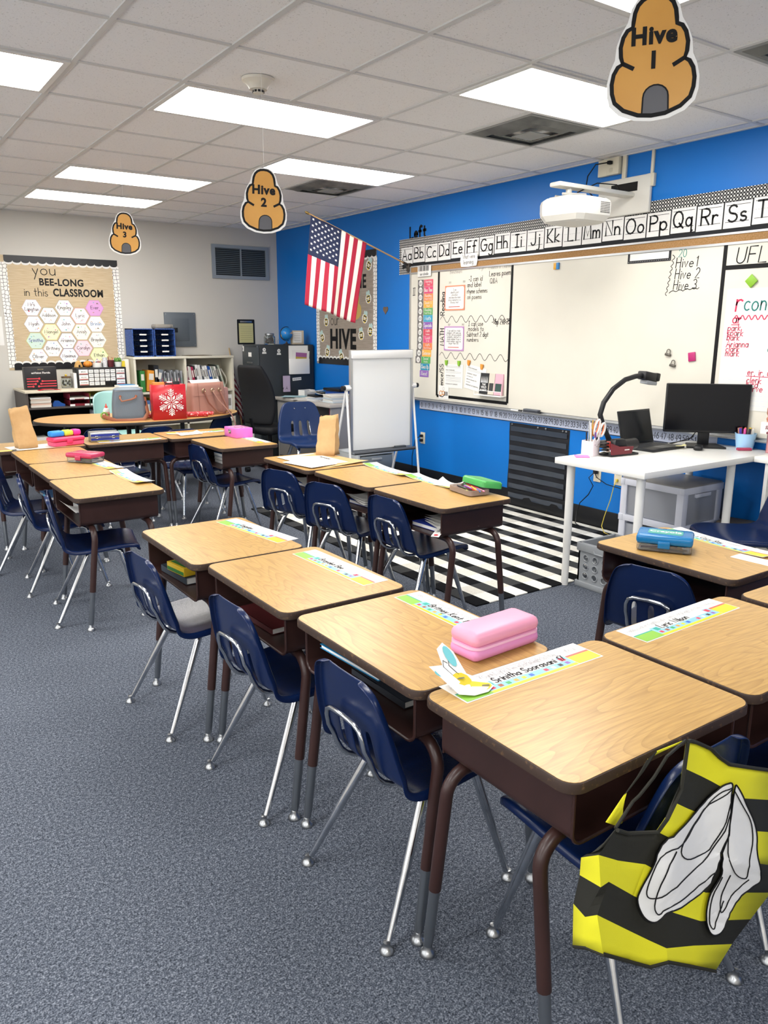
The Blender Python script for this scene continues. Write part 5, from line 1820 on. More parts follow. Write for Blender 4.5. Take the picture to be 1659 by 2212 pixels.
# back panel hangs on the seat side, joined at the shoulder
b = MB()
BO = [Vector(VB[k]) + Vector((0, .022, 0)) for k in (0, 1, 2, 3, 4, 5)]
BI = [Vector(VB[k]) + Vector((0, .022, 0)) for k in (11, 10, 9, 8, 7, 6)]
BO[0] = BI[0] = None
BO[0], BI[0] = Vector(VR[7][0]) + Vector((-.004, .006, -.002)), Vector(VR[7][0]) + Vector((0, .006, -.004))
b.grid([[a, a.lerp(c, .5), c] for a, c in zip(BO, BI)], mf=lambda i, j: 1 if i in (1, 2) else 0)
o = b.build('back_panel', [VY, VK], t, 60)
s = o.modifiers.new('thick', 'SOLIDIFY'); s.thickness = .0015
b = MB()
b.tube([Vector(p) + DV for p in (VR[4][1], VR[4][2], VR[4][3], VR[5][0], VR[6][0], VR[7][0])], .004, 6); b.tube([Vector(p) + DV for p in VR[7]], .004, 6)
b.tube([Vector(p) for p in VB[:6]], .003, 6)
b.tube([Vector(p) + DV * .4 for p in VR[0]], .004, 6)
b.build('black_binding', VK, t)
# ================================================================== FAR END OF THE ROOM
WOODT = wood_mat('kidney_laminate', '#d3a566', '#b98a4e', '#a87a40', 0, .3, 14)
DKWOOD = mat('dark_brown_panel', '#4a4340', .5)
SHELFT = mat('cream_laminate', '#d3c9b2', .45)
# low dark shelf unit
t = thing('low_shelf', 'low dark shelf unit with a cream top under the name hexagon board', 'shelf', TP(1.16, 5.20, 0))
W, D, H = 1.20, .63, .895
b = MB(); b.rbox(-.01, W + .01, -.01, D, H - .022, H, .004); b.build('top', SHELFT, t)
for x in (0, W - .02):
    b = MB(); b.box(x, x + .02, 0, D, 0, H - .022); b.build('side_panel', DKWOOD, t)
b = MB(); b.box(.02, W - .02, D - .012, D, .04, H - .022); b.build('back_panel', BLACK, t)
for z in (.06, .29, .54, .705):
    b = MB(); b.box(.02, W - .02, 0.005, D - .012, z, z + .018); b.build('shelf_board', DKWOOD, t)

ZL = .723
# paper stacks, tray sets on the upper shelf
for k, (c, hh_) in enumerate((('#e4ddd2', .022), ('#d9b8a4', .018), ('#e9e2d6', .024), ('#dcc9b8', .02), ('#efece6', .014))):
    b = MB(); b.box(-.10, .10, -.12, .12, 0, hh_)
    tag(b.build('paper_stack', cm(c, .7), Mw=TP(1.305 + .004 * (k % 2), 5.36, ZL + .022 * k + .001, 0)), ['lowest cream', 'second peach', 'middle cream', 'tan', 'topmost white'][k] + ' paper stack at the left of the low dark shelf', 'paper stack', 'paper stacks on the low shelf')
t = thing('tape_dispenser', 'blue tape dispenser beside the paper stacks on the low dark shelf', 'tape dispenser', TP(1.49, 5.30, ZL, 0))
b = MB(); b.prism([(-.06, 0), (.06, 0), (.065, .02), (.03, .035), (.0, .06), (-.04, .06), (-.06, .03)], -.02, .02); b.T = Matrix()
o = b.build('body', cm('#2358a8', .4), t); o.rotation_euler = (pi / 2, 0, 0)
b = MB(); b.lathe([(.012, -.01), (.025, -.01), (.025, .01), (.012, .01)], 14); o = b.build('tape_roll', CLEAR, t); o.rotation_euler = (pi / 2, 0, 0); o.location = (-.02, 0, .04)
k = 0
for (x, cs) in ((1.69, ('#7d2430', '#a53a4e')), (1.90, ('#2f5a38', '#b9a83c'))):
    for q, c in enumerate(cs):
        t = thing('letter_tray', '%s letter tray on the low dark shelf' % ({'#7d2430': 'lower dark red', '#a53a4e': 'upper crimson', '#2f5a38': 'lower green', '#b9a83c': 'upper mustard yellow'}[c]), 'letter tray', TP(x, 5.36, ZL + .068 * q, 0), 'coloured letter trays')
        b = MB(); b.box(-.1, .1, -.14, .14, 0, .004); b.box(-.1, -.097, -.14, .14, 0, .06); b.box(.097, .1, -.14, .14, 0, .06); b.box(-.1, .1, .137, .14, 0, .06); b.box(-.1, -.05, -.142, -.14, 0, .02, 1); b.box(.05, .1, -.142, -.14, 0, .02, 1); b.build('tray', [cm(c, .35), PAPER], t)
        b = MB(); b.box(-.09, .09, -.13, .13, .005, .022); b.build('papers', cm('#d8d2c8' if q else c, .7), t)
for x, z, w_, h_, c, lab in ((1.28, .31, .14, .10, '#d8d4ce', 'white paper stack on the middle board of the low dark shelf'), (1.32, .081, .2, .09, '#cfcac2', 'white folded linen stack at the bottom of the low dark shelf'), (1.95, .56, .22, .10, '#c6ccd8', 'pale blue printed box on the low dark shelf behind the teal chair')):
    b = MB(); b.rbox(x - w_ / 2, x + w_ / 2, 5.24, 5.45, z, z + h_, .006)
    tag(b.build('storage_box' if 'box' in lab else 'paper_stack', cm(c, .7)), lab, 'box' if 'box' in lab else 'stack')
t = thing('wire_basket', 'white perforated basket at the bottom of the low dark shelf', 'basket', TP(1.92, 5.38, .079))
b = MB(); b.grid([[(x * s, y * s, z) for x, y in rrect(.34, .26, .03, 3)] for s, z in ((.9, 0), (1, .18), (.98, .18), (.88, .004))], closed=True); b.poly(rrect(.30, .23, .03, 3), .003)
b.build('body', mat('white_mesh_plastic', '#d4d6d8', .5, col2='#a7abb0', nscale=90), t)

# things on the low shelf
t = thing('book_box', 'black upright box printed with red lines and dots on the low shelf', 'box', TP(1.365, 5.47, .896, 2))
b = MB(); b.rbox(-.16, .16, -.05, .05, 0, .235, .003); b.build('carton', cm('#1d1c1f', .45), t)
b = MB(Matrix.Translation((0, -.0505, 0)) @ Matrix.Rotation(pi / 2, 4, 'X'))
for k, (x0, x1) in enumerate(((-.145, -.02), (-.145, -.04), (-.145, -.06), (-.145, -.085), (.01, .15), (-.005, .15), (-.03, .15))):
    y = (.115, .088, .06, .034, .088, .06, .034)[k]
    b.rect(x0, x1, y - .005, y + .005, .0006, 0)
    b.disc(x1 if k < 4 else x0, y, .011, .0008, 0, 12)
b.text('enVision Florida', .0, .165, .02, .0008, 1, bold=.02); b.text('SAVVAS', 0, .205, .012, .0008, 2)
b.build('red_print', [cm('#c8404a', .5), PAPER, cm('#a89a70', .5)], t)
b = MB(); b.grid([[(x, y, .897 + .012 * (1 if 0 < i < 3 else 0)) for i, x in enumerate((1.30, 1.35, 1.44, 1.52))] for y in (5.25, 5.34)])
o = tag(b.build('red_folder', cm('#b8222f', .5)), 'red folder lying in front of the black upright box', 'folder')
m_ = o.modifiers.new('thick', 'SOLIDIFY'); m_.thickness = .004

t = thing('candy_jar', 'glass jar with a wooden lid and bee decoration on the low shelf', 'jar', TP(1.635, 5.50, .896))
b = MB(); b.lathe([(0, .002), (.05, .002), (.056, .02), (.056, .085), (.045, .105), (.042, .11), (.039, .11), (.042, .104), (.052, .085), (.052, .02), (.046, .008), (0, .006)], 20); b.build('glass_body', GLASS, t)
b = MB(); b.lathe([(0, .11), (.05, .11), (.05, .125), (0, .127)], 20); b.build('lid', cm('#5a4632', .6), t)
b = MB(); b.lathe([(0, .125), (.012, .13), (.014, .14), (0, .152)], 10); b.build('knob', cm('#d9b53c', .4), t)
b = MB()
for a in range(0, 360, 40):
    b.lathe([(0, 0), (.009, .006), (.011, .016), (.006, .026), (0, .028)], 8, (a // 40) % 2, (.034 * cos(radians(a)), .034 * sin(radians(a)), .02 + .02 * ((a // 40) % 3)))
b.build('contents', [cm('#e0c94a', .6), cm('#3a3426', .6)], t)

t = thing('drawer_organizer', 'black organizer of small labelled drawers on the low shelf', 'drawer organizer', TP(1.73, 5.42, .896))
W, H = .535, .215
b = MB(); b.rbox(0, W, 0, .18, 0, H, .004); b.box(-.03, 0, .01, .17, .0, .16, 1); b.build('cabinet', [BLACK, PAPER], t)
DRL = [cm('#cfd0d0', .35), INK, cm('#b8453e', .5), PAPER]
small, wide = [], ['MRKRS', 'VELCRO', 'SHARPIES', 'CARD MAG', 'TAPE', 'BATTERIES']


def tiny_drawer(x0, x1, y0, y1, label_text, dark=False):
    b = MB(Matrix.Translation((0, -.0005, 0)) @ Matrix.Rotation(pi / 2, 4, 'X'))
    b.rbox(x0, x1, y0, y1, 0, .008, .0015, 1 if dark else 0)
    if not dark:
        b.rect(x0 + .002, x1 - .002, y0 + (y1 - y0) * .3, y1 - .002, .0084, 3)
        if x1 - x0 > .06:
            b.rect(x0 + .004, x1 - .004, y0 + .002, y0 + .009, .0085, 2)
            b.text(label_text, (x0 + x1) / 2, y0 + .022, .012, .0088, 1, bold=.02)
        else:
            b.rect(x0 + .008, x1 - .008, y0 + (y1 - y0) * .55, y0 + (y1 - y0) * .65, .0088, 1)
    b.build('drawer', DRL, t)


for r in range(3):
    tiny_drawer(.022, .118, .145 - r * .058, .197 - r * .058, wide[r])
    tiny_drawer(.422, .515, .145 - r * .058, .197 - r * .058, wide[3 + r])
for r in range(4):
    for c in range(5):
        tiny_drawer(.126 + c * .0585, .126 + c * .0585 + .05, .157 - r * .044, .195 - r * .044, '', r == 3 and c > 2)
t = thing('open_book', 'small stack of white booklets with a blue top at the right of the low shelf', 'booklets', TP(2.24, 5.33, .896, 3))
b = MB(); b.box(-.12, .10, -.07, .07, 0, .022, 0); b.box(-.09, .07, -.05, .08, .022, .028, 1); b.build('booklets', [PAPER, cm('#3f8fc4', .5)], t)

# cups on the organizer
ZO = 1.112


def cup(x, r, h, c, lab, items=(), taper=1.0, y=5.50):
    t = thing('pencil_cup' if items else 'small_pot', lab, 'cup', TP(x, y, ZO))
    b = MB(); b.lathe([(0, 0), (r * taper, 0), (r, h), (r * .92, h), (r * taper * .9, .004), (0, .004)], 16); b.build('body', c, t)
    for k, (cc, hh_) in enumerate(items):
        a = k * 2.4
        b = MB(); b.tube([(r * .4 * cos(a), r * .4 * sin(a), .01), (r * .75 * cos(a), r * .75 * sin(a), h + hh_)], .004, 6); b.build('pencil', cm(cc, .5), t)
    return t


t = thing('beehive_ornament', 'small ribbed tan beehive ornament at the left on the drawer organizer', 'ornament', TP(1.775, 5.50, ZO))
b = MB(); b.lathe([(0, 0), (.04, 0), (.046, .008), (.042, .016), (.043, .024), (.037, .032), (.038, .04), (.03, .048), (.03, .056), (.02, .064), (.018, .07), (0, .076)], 18); b.build('ribbed_body', cm('#c49a5a', .6), t)
b = MB(); b.disc(0, 0, .011, 0, 0, 10, .015); o = b.build('door_hole', INK, t); o.location = (0, -.0465, .018); o.rotation_euler = (pi / 2, 0, 0)
t = thing('pumpkin', 'small orange pumpkin on the drawer organizer', 'pumpkin', TP(1.875, 5.50, ZO))
b = MB()
rows = []
for j in range(9):
    a = pi * j / 8
    rows.append([(.045 * sin(a) * (1 + .08 * cos(8 * p)) * cos(p), .045 * sin(a) * (1 + .08 * cos(8 * p)) * sin(p), .036 - .036 * cos(a)) for p in [2 * pi * k / 32 for k in range(32)]])
b.grid(rows, closed=True); b.build('ribbed_body', cm('#d9862e', .5), t)
b = MB(); b.tube([(0, 0, .068), (.004, 0, .08), (.01, 0, .088)], [.006, .005, .006], 6); b.build('stem', cm('#6a5a34', .7), t)
cup(1.975, .05, .05, cm('#dcdcd8', .5), 'low white dish of orange and pink items on the drawer organizer', (('#e2813c', .02), ('#e2813c', .015), ('#d9709a', .02), ('#e2a23c', .018)))
cup(2.06, .026, .105, mat('speckled_white', '#e4e6e8', .4, col2='#b8bcc0', nscale=80), 'tall white speckled tumbler on the drawer organizer')
cup(2.125, .036, .075, cm('#5a1f24', .4), 'dark red cup of pencils on the drawer organizer', (('#c96a4a', .03), ('#8a2f2c', .035), ('#c9a04a', .025), ('#7a3a34', .03)), .8)
t = cup(2.205, .042, .055, cm('#dfe4e0', .4), 'white pot with a small green succulent on the drawer organizer', (), .8)
t.name = 'potted_succulent'; t['category'] = 'potted plant'
b = MB()
for k in range(26):
    a = k * 2.4; r = .012 + .03 * (k % 5) / 5
    b.lathe([(0, 0), (.010, .008), (.011, .02), (0, .034)], 6, k % 2, (r * cos(a), r * sin(a), .045 + .012 * (k % 3)))
b.build('leaves', [cm('#4a7a38', .5), cm('#6f9a4a', .5)], t)

# white bookcase
CREAM = mat('cream_shelf_paint', '#ddd8c6', .5)
t = thing('bookcase', 'cream two-bay bookcase of binders against the back wall', 'bookcase', TP(2.38, 5.50, 0))
W, D, H = 1.22, .33, 1.215
for x in (0, W / 2 - .012, W - .024):
    b = MB(); b.box(x, x + .024, 0, D, 0, H - .026); b.build('upright', CREAM, t)
b = MB(); b.rbox(-.004, W + .004, -.006, D, H - .026, H, .003); b.build('top', CREAM, t)
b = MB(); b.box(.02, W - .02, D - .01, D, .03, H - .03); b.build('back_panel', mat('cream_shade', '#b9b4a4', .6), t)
for z in (.05, .42, .79):
    b = MB(); b.box(.024, W - .024, 0, D - .01, z, z + .024); b.build('shelf_board', CREAM, t)


def bk(x, z, w, d, h, c, lean, lab, name='binder', cat='binder', grp='binders in the right bay of the bookcase', mt=None):
    t = thing(name, lab, cat, Matrix.Translation((x, 5.52, z)) @ Matrix.Rotation(radians(lean), 4, 'Y'), grp)
    b = MB(); b.box(0, w, 0, d, 0, h); b.build('cover', mt or cm(c, .5), t)
    b = MB(); b.rect(w * .2, w * .8, h * .55, h * .85, 0); o = b.build('spine_label', cm('#d8d4ca' if c[1] not in 'ef' else '#8a8680', .6), t)
    o.rotation_euler = (pi / 2, 0, 0); o.location = (0, -.001, 0)
    return t


r = random.Random(4)
lst = [('#c9a9ae', .012, 'pale pink'), ('#8a4a58', .01, 'plum'), ('#d6d4ce', .02, 'thick light grey'), ('#b9b7b2', .014, 'thin grey'), ('#a5244a', .026, 'magenta'), ('#22242a', .022, 'black'), ('#e4e4e2', .03, 'first wide white'), ('#dadad8', .03, 'second wide white'), ('#40444c', .014, 'charcoal'), ('#e6e6e4', .03, 'third wide white'), ('#e2e2e0', .026, 'last wide white'), ('#1f4f9a', .03, 'royal blue'), ('#d0d2d0', .014, 'slim pale'), ('#8f9a90', .016, 'sage'), ('#e0dfd8', .024, 'leaning white'), ('#3a4440', .012, 'dark green'), ('#b0b8a8', .022, 'mottled green-grey')]
x = 3.02
for k, (c, w_, nm) in enumerate(lst):
    bk(x, .816, w_, .25, .285 + r.uniform(-.015, .015), c, -(4 + k * .8), '%s binder in the upper right bay of the cream bookcase' % nm)
    x += w_ + .0035 + .0006 * k
b = MB(); b.grid([[(3.465 + .03 * i + .04 * sin(j * .5), 5.53 + .05 * i, .82 + .03 * j) for i in range(3)] for j in range(9)])
tag(b.build('loose_papers', PAPER), 'white papers curling at the right end of the upper bookcase bay', 'paper')
x = 2.45
for k, (c, w_, hh_, nm) in enumerate((('#2f7a3a', .055, .24, 'green workbook'), ('#d9912f', .09, .24, 'orange packet'), ('#9fb0c4', .055, .25, 'clear bag of cards'))):
    bk(x, (.816, .826, .83)[k], w_, .2, hh_, c, (0, 6, 12)[k], nm + ' at the left of the upper bookcase bay', 'workbook', 'book', 'items in the left bay of the bookcase', mat('plastic_bag', '#a9b4c0', .15, trans=.5, ior=1.2) if k == 2 else None)
    x += w_ + .012
BAG = mat('zip_bag', '#c3c6cc', .15, trans=.45, ior=1.2, bump=.3, bscale=60)
x = 2.68
for k in range(11):
    t = thing('zip_bag', 'clear zip bag of papers, %s from the left in the left bookcase bay' % ('first', 'second', 'third', 'fourth', 'fifth', 'sixth', 'seventh', 'eighth', 'ninth', 'tenth', 'last')[k], 'plastic bag', Matrix.Translation((x, 5.53, .817)) @ Matrix.Rotation(radians(-6 + (k % 3) * 4), 4, 'Y'), 'zip bags in the left bookcase bay')
    b = MB(); b.rbox(0, .018, 0, .22, 0, .21 + .03 * ((k * 7) % 4) / 3, .003); b.build('bag', BAG, t)
    b = MB(); b.box(.004, .013, -.001, .2, .01, .15); b.build('papers', cm(('#d9d6d2', '#a84a68', '#6a8a78', '#c9c2b0')[k % 4], .7), t)
    x += .0265
bk(2.615, .816, .055, .2, .30, '#14181f', 0, 'tall black binder in the left bookcase bay', grp='items in the left bay of the bookcase')
for k, (x, c, w_, hh_, nm) in enumerate(((2.42, '#2a6ab0', .06, .22, 'blue box'), (2.49, '#4f6ea0', .06, .23, 'slate blue workbook'), (2.56, '#d2b93a', .05, .25, 'yellow book'), (2.62, '#b9c24a', .055, .25, 'lime yellow book'))):
    bk(x, .445, w_, .2, hh_ + .04, c, 0, nm + ' on the middle shelf of the cream bookcase behind the lunch bag', 'workbook', 'book', 'books on the middle bookcase shelf')
bk(3.50, .445, .07, .26, .30, '#e6e6e6', 0, 'white binder on the middle shelf at the bookcase right end', grp='binders on the middle bookcase shelf')
bk(3.44, .445, .04, .26, .26, '#2c3f6a', 0, 'navy book beside the white binder on the middle bookcase shelf', 'workbook', 'book', 'binders on the middle bookcase shelf')
for k, (dx, c, r_) in enumerate(((0, '#e8cf3a', .022), (.035, '#efece4', .03))):
    b = MB(); b.cyl(2.30 + dx, 5.62, .896, 1.17 + .02 * k, r_)
    tag(b.build('paper_roll', cm(c, .6)), ('yellow' if k == 0 else 'white') + ' rolled poster standing between the organizer and the bookcase', 'paper roll')

# blue mail sorters
BSPK = mat('blue_speckled_card', '#1d3f86', .6, col2='#5e86cf', nscale=90, ramp=(.45, .7))
for k, x0 in enumerate((2.40, 2.655)):
    t = thing('mail_sorter', 'blue speckled paper sorter with four black shelves, %s of the pair' % ('left' if k == 0 else 'right'), 'paper sorter', TP(x0, 5.55, 1.216), 'blue paper sorters on the bookcase')
    w, h, d = .245, .315, .27
    b = MB(); b.box(0, .01, 0, d, 0, h); b.box(w - .01, w, 0, d, 0, h); b.box(0, w, 0, d, 0, .01); b.box(0, w, 0, d, h - .01, h); b.box(0, w, d - .008, d, 0, h); b.build('carcass', BSPK, t)
    for q in range(4):
        b = MB(); b.box(.01, w - .01, .004, d - .008, .055 + q * .064, .058 + q * .064, 0); b.box(.085, .165, .001, .004, .048 + q * .064, .064 + q * .064, 1); b.build('shelf', [BLACK, PAPER], t)
t = thing('plastic_pack', 'clear wrapped pack lying on top of the blue paper sorters', 'package', TP(2.78, 5.66, 1.532, 5))
b = MB(); b.rbox(-.10, .10, -.07, .07, 0, .05, .02, seg=3); b.rbox(.08, .14, -.03, .03, .01, .05, .012); b.build('wrap', mat('crinkled_wrap', '#b9b3a8', .2, trans=.4, ior=1.2, bump=.6, bscale=40), t)
b = MB(); b.box(-.15, .15, -.1, .1, 0, .004); tag(b.build('kraft_folder', cm('#6a5a48', .7), Mw=TP(3.2, 5.66, 1.216, 8)), 'thin dark folder lying on the cream bookcase', 'folder')

# kidney table
t = thing('kidney_table', 'wood-topped kidney table with dark edge holding the bags', 'table', TP(1.945, 3.97, 0))
P = []
for k in range(48):
    a = 2 * pi * k / 48
    x, y = .96 * cos(a), .60 * sin(a)
    y += (.30 * math.exp(-(x / .5) ** 2) * -1 if sin(a) > 0 else 0)
    P.append((x, y))
b = MB(); b.prism(P, .700, .7206); b.build('top', WOODT, t, 40)
b = MB(); b.grid([[(x * s, y * s, z) for x, y in P] for s, z in ((.985, .690), (1.006, .694), (1.008, .712), (1.0, .7195))], closed=True); b.poly([(x * .985, y * .985) for x, y in P][::-1], .69); b.build('edge_band', cm('#241d1a', .5), t, 50)
for x, y in ((-.72, -.12), (.72, -.12), (-.25, -.42), (.25, -.42), (0, .15)):
    b = MB(); b.tube([(x, y, .69), (x, y, .22)], .02, 10); leg = b.build('leg', BLACK, t)
    b = MB(); b.tube([(x, y, .24), (x, y, .015)], .016, 10); b.lathe([(0, 0), (.022, 0), (.02, .014), (0, .016)], 12, 0, (x, y, 0)); b.build('leg_insert', STEEL, leg)
KZ = .7215

# lunch bag
t = thing('lunch_bag', 'grey-blue insulated lunch bag with brown straps on the kidney table', 'bag', TP(1.745, 3.68, KZ, -14))
GB = mat('grey_blue_leather', '#68747f', .5, bump=.3, bscale=120)
b = MB()
rows = []
for q in range(8):
    f = q / 7
    w, d = .145 - .022 * f + .008 * sin(pi * f), .105 - .02 * f
    rows.append([(x, y, .01 + .262 * f) for x, y in rrect(2 * w, 2 * d, .035, 4)])
b.grid([[(x * .95, y * .95, 0.0) for x, y in rrect(.29, .21, .035, 4)]] + rows, closed=True); b.poly([(p[0] * .95, p[1] * .95) for p in rrect(.29, .21, .035, 4)][::-1], 0.0)
top = rrect(.246, .17, .035, 4)
b.grid([[(x, y, .272) for x, y in top], [(x * .8, y * .8, .285) for x, y in top], [(x * .3, y * .3, .29) for x, y in top]], closed=True); b.poly([(x * .3, y * .3) for x, y in top], .29)
b.build('body', GB, t, 50)
b = MB(); b.tube([(x * 1.01, y * 1.01, .262) for x, y in top + top[:1]], .003, 5); b.build('zip', STEEL, t)
b = MB(); b.rbox(.132, .150, -.075, .075, .02, .17, .01); b.build('mesh_pocket', BLACK, t)
TANL = cm('#8a5236', .5)
b = MB(); b.tube([(-.07, -.095, .215), (-.075, -.125, .20), (-.06, -.14, .175), (.02, -.14, .19), (.06, -.125, .205), (.065, -.092, .22)], .008, 8, flat=.5); b.build('handle', TANL, t)
b = MB(); b.tube([(.14, -.03, .20), (.16, -.1, .06), (.12, -.15, .012), (0, -.165, .006), (-.12, -.14, .006), (-.2, -.09, .03), (-.23, -.04, .04), (-.19, 0, .012), (-.15, .01, .006)], .016, 8, flat=.25); b.build('shoulder_strap', TANL, t)
b = MB()
for x in (-.07, .065):
    b.lathe([(0, 0), (.012, 0), (.012, .006), (0, .008)], 10, 0, (x, 0, 0))
o = b.build('rivet_tabs', TANL, t); o.rotation_euler = (pi / 2, 0, 0); o.location = (0, -.095, .215)

# gift bag
t = thing('gift_bag', 'red gift bag with a white snowflake on the kidney table', 'gift bag', TP(2.055, 3.50, KZ, -6))
RED = mat('red_gift_paper', '#b8232e', .35, bump=.1, bscale=20)
b = MB()
w, d, h = .15, .055, .315
b.grid([[(-w, -d, z), (w, -d, z), (w + .0, 0, z), (w, d, z), (-w, d, z), (-w, 0, z)] for z in (0, h * .5, h)], closed=True)
b.add([(-w, -d, 0), (w, -d, 0), (w, d, 0), (-w, d, 0)], [(3, 2, 1, 0)])
o = b.build('bag_body', RED, t, 30); m_ = o.modifiers.new('thick', 'SOLIDIFY'); m_.thickness = .0015; m_.offset = -1
b = MB(Matrix.Translation((.015, -d - .0012, .155)) @ Matrix.Rotation(pi / 2, 4, 'X'))
for k in range(6):
    a = radians(60 * k + 90)
    T2 = lambda x, y: (x * cos(a) - y * sin(a), x * sin(a) + y * cos(a))
    b.ribbon([T2(.012, 0), T2(.105, 0)], .007)
    b.disc(*T2(.112, 0), .0105, 0, 0, 12)
    for q in (.055, .072, .09):
        for s in (-1, 1):
            b.ribbon([T2(q, 0), T2(q + .02, s * .024)], .0065)
    a2 = a + radians(30); T3 = lambda x, y: (x * cos(a2) - y * sin(a2), x * sin(a2) + y * cos(a2))
    b.poly([T3(.02, 0), T3(.045, -.012), T3(.072, 0), T3(.045, .012)], .0002); b.disc(*T3(.09, 0), .0055, 0, 0, 8)
b.build('snowflake', PAPER, t)
b = MB()
for y in (-d, d):
    b.tube([(-.04, y, h - .01), (-.03, y - .01, h + .02), (0, y - .02, h + .015), (.03, y - .01, h + .02), (.04, y, h - .01)], .003, 6)
b.build('handles', cm('#a01c2c', .5), t)
t = thing('gift_box', 'orange and black boxes poking out of the red gift bag', 'box', TP(2.05, 3.52, KZ + .02, -6))
b = MB(); b.rbox(-.12, -.02, -.03, .03, 0, .315, .004, 0); b.rbox(-.01, .12, -.03, .03, 0, .32, .004, 1); b.rbox(.0, .05, -.034, -.03, .305, .322, .001, 2); b.build('boxes', [cm('#c9803a', .5), BLACK, PAPER], t)

# handbag
t = thing('handbag', 'dusty pink leather handbag with long straps on the kidney table', 'bag', TP(2.50, 3.72, KZ, 12))
DP = mat('dusty_pink_leather', '#a27668', .42, bump=.2, bscale=150)
b = MB()
rows = []
for q in range(9):
    f = q / 8
    w, d = .20 - .02 * f + .006 * sin(pi * f), .085 - .035 * f
    rows.append([(x + .012 * f, y, .005 + .30 * f) for x, y in rrect(2 * w, 2 * d, .04 * (1 - .4 * f), 4)])
b.grid(rows, closed=True); b.poly([(p[0], p[1]) for p in rows[0]][::-1], .005)
o = b.build('body', DP, t, 60); m_ = o.modifiers.new('thick', 'SOLIDIFY'); m_.thickness = .004
b = MB()
for x in (-.12, .14):
    b.tube([(x, -.088, .01), (x + .004, -.074, .16), (x + .008, -.056, .30)], .003, 6)
b.tube([(-.19, -.076, .19), (-.05, -.079, .188), (.19, -.076, .19)], .0025, 6)
b.build('seams', cm('#9a6e62', .5), t)
for k, x in enumerate((-.06, .04, .12)):
    b = MB(); b.tube([(x + .017 * cos(a), -.072, .232 + .017 * sin(a)) for a in [2 * pi * q / 12 for q in range(13)]], .0035, 6); b.build('ring', cm('#d9c9a0', .25, metal=.9), t)
for k, pts in enumerate((((-.06, -.075, .23), (-.03, -.10, .12), (.05, -.13, .02), (.14, -.12, .0), (.2, -.09, .01)), ((.04, -.075, .225), (.07, -.12, .14), (.13, -.16, .06), (.17, -.19, -.01), (.19, -.21, -.09), (.20, -.21, -.16)), ((.12, -.072, .23), (.15, -.10, .12), (.18, -.12, .03), (.22, -.1, .01)))):
    b = MB(); b.tube(pts, .014, 8, flat=.3); b.build('strap', DP, t)
b = MB(); b.grid([[(-.165 + .33 * i / 6, y, .302 + .028 * (j > 0)) for i in range(7)] for j, y in enumerate((-.03, .0, .03))]); o = b.build('lining', PAPER, t); m_ = o.modifiers.new('thick', 'SOLIDIFY'); m_.thickness = .003
b = MB(); b.rbox(-.10, .2, -.02, .05, 0, .24, .02); tag(b.build('tablet_sleeve', cm('#a87f78', .6), Mw=TP(2.62, 3.86, KZ, 12)), 'second dusty pink pouch standing behind the pink handbag', 'pouch')

# wrapping rolls
SNOWR = mat('snowflake_wrap', '#b8222e', .35, col2='#f0e8e6', nscale=70, ramp=(.58, .66))
for k, (p0, p1, lab) in enumerate((((1.86, 3.66, KZ + .026), (2.43, 3.50, KZ + .026), 'red snowflake wrapping paper roll lying behind and right of the gift bag'), ((2.25, 3.66, KZ + .02), (2.52, 3.585, KZ + .02), 'second red wrapping roll under the pink handbag'))):
    t = thing('wrapping_roll', lab, 'wrapping paper', TP(0, 0, 0))
    b = MB(); b.tube([p0, p1], .0245 if k == 0 else .018, 14); b.build('paper', SNOWR, t)
    v = (Vector(p1) - Vector(p0)).normalized()
    b = MB(); b.tube([Vector(p1) + v * .0002, Vector(p1) + v * .002], .02 if k == 0 else .014, 14); o = b.build('core', cm('#d8c4a8', .7), t)
    b = MB(); b.tube([Vector(p1) + v * .0021, Vector(p1) + v * .003], .015 if k == 0 else .01, 14); b.build('hollow', INK, t)

# glue, tape
t = thing('glue_bottle', 'white glue bottle with an orange-red tip on the kidney table', 'glue bottle', TP(1.585, 3.83, KZ))
b = MB(); b.grid([[(x, y, z) for x, y in rrect(w_, d_, min(d_ * .45, .015), 3)] for w_, d_, z in ((.056, .034, 0), (.06, .036, .01), (.06, .036, .075), (.04, .03, .095), (.024, .022, .10))], closed=True); b.poly(rrect(.056, .034, .015, 3)[::-1], 0); b.build('body', WPLASTIC, t)
b = MB(); b.lathe([(.013, .098), (.013, .112), (.007, .118), (.003, .138), (0, .138)], 12); b.build('tip', cm('#d84a3c', .4), t)
b = MB(); b.rect(-.024, .024, .018, .062, 0, 0); b.stroke('glue', 0, .034, .02, .14, .0004, 1, align='C'); o = b.build('label', [cm('#e0a898', .5), cm('#a02828', .5)], t); o.rotation_euler = (pi / 2, 0, 0); o.location = (0, -.0188, 0)
t = thing('tape_roll', 'green tape roll beside the glue bottle', 'tape', Matrix.Translation((1.545, 3.76, KZ + .035)) @ Matrix.Rotation(radians(75), 4, 'X'))
b = MB(); b.tube([(.028 * cos(a), .028 * sin(a), 0) for a in [2 * pi * q / 16 for q in range(17)]], .0075, 8); b.build('ring', cm('#7aa64a', .4), t)

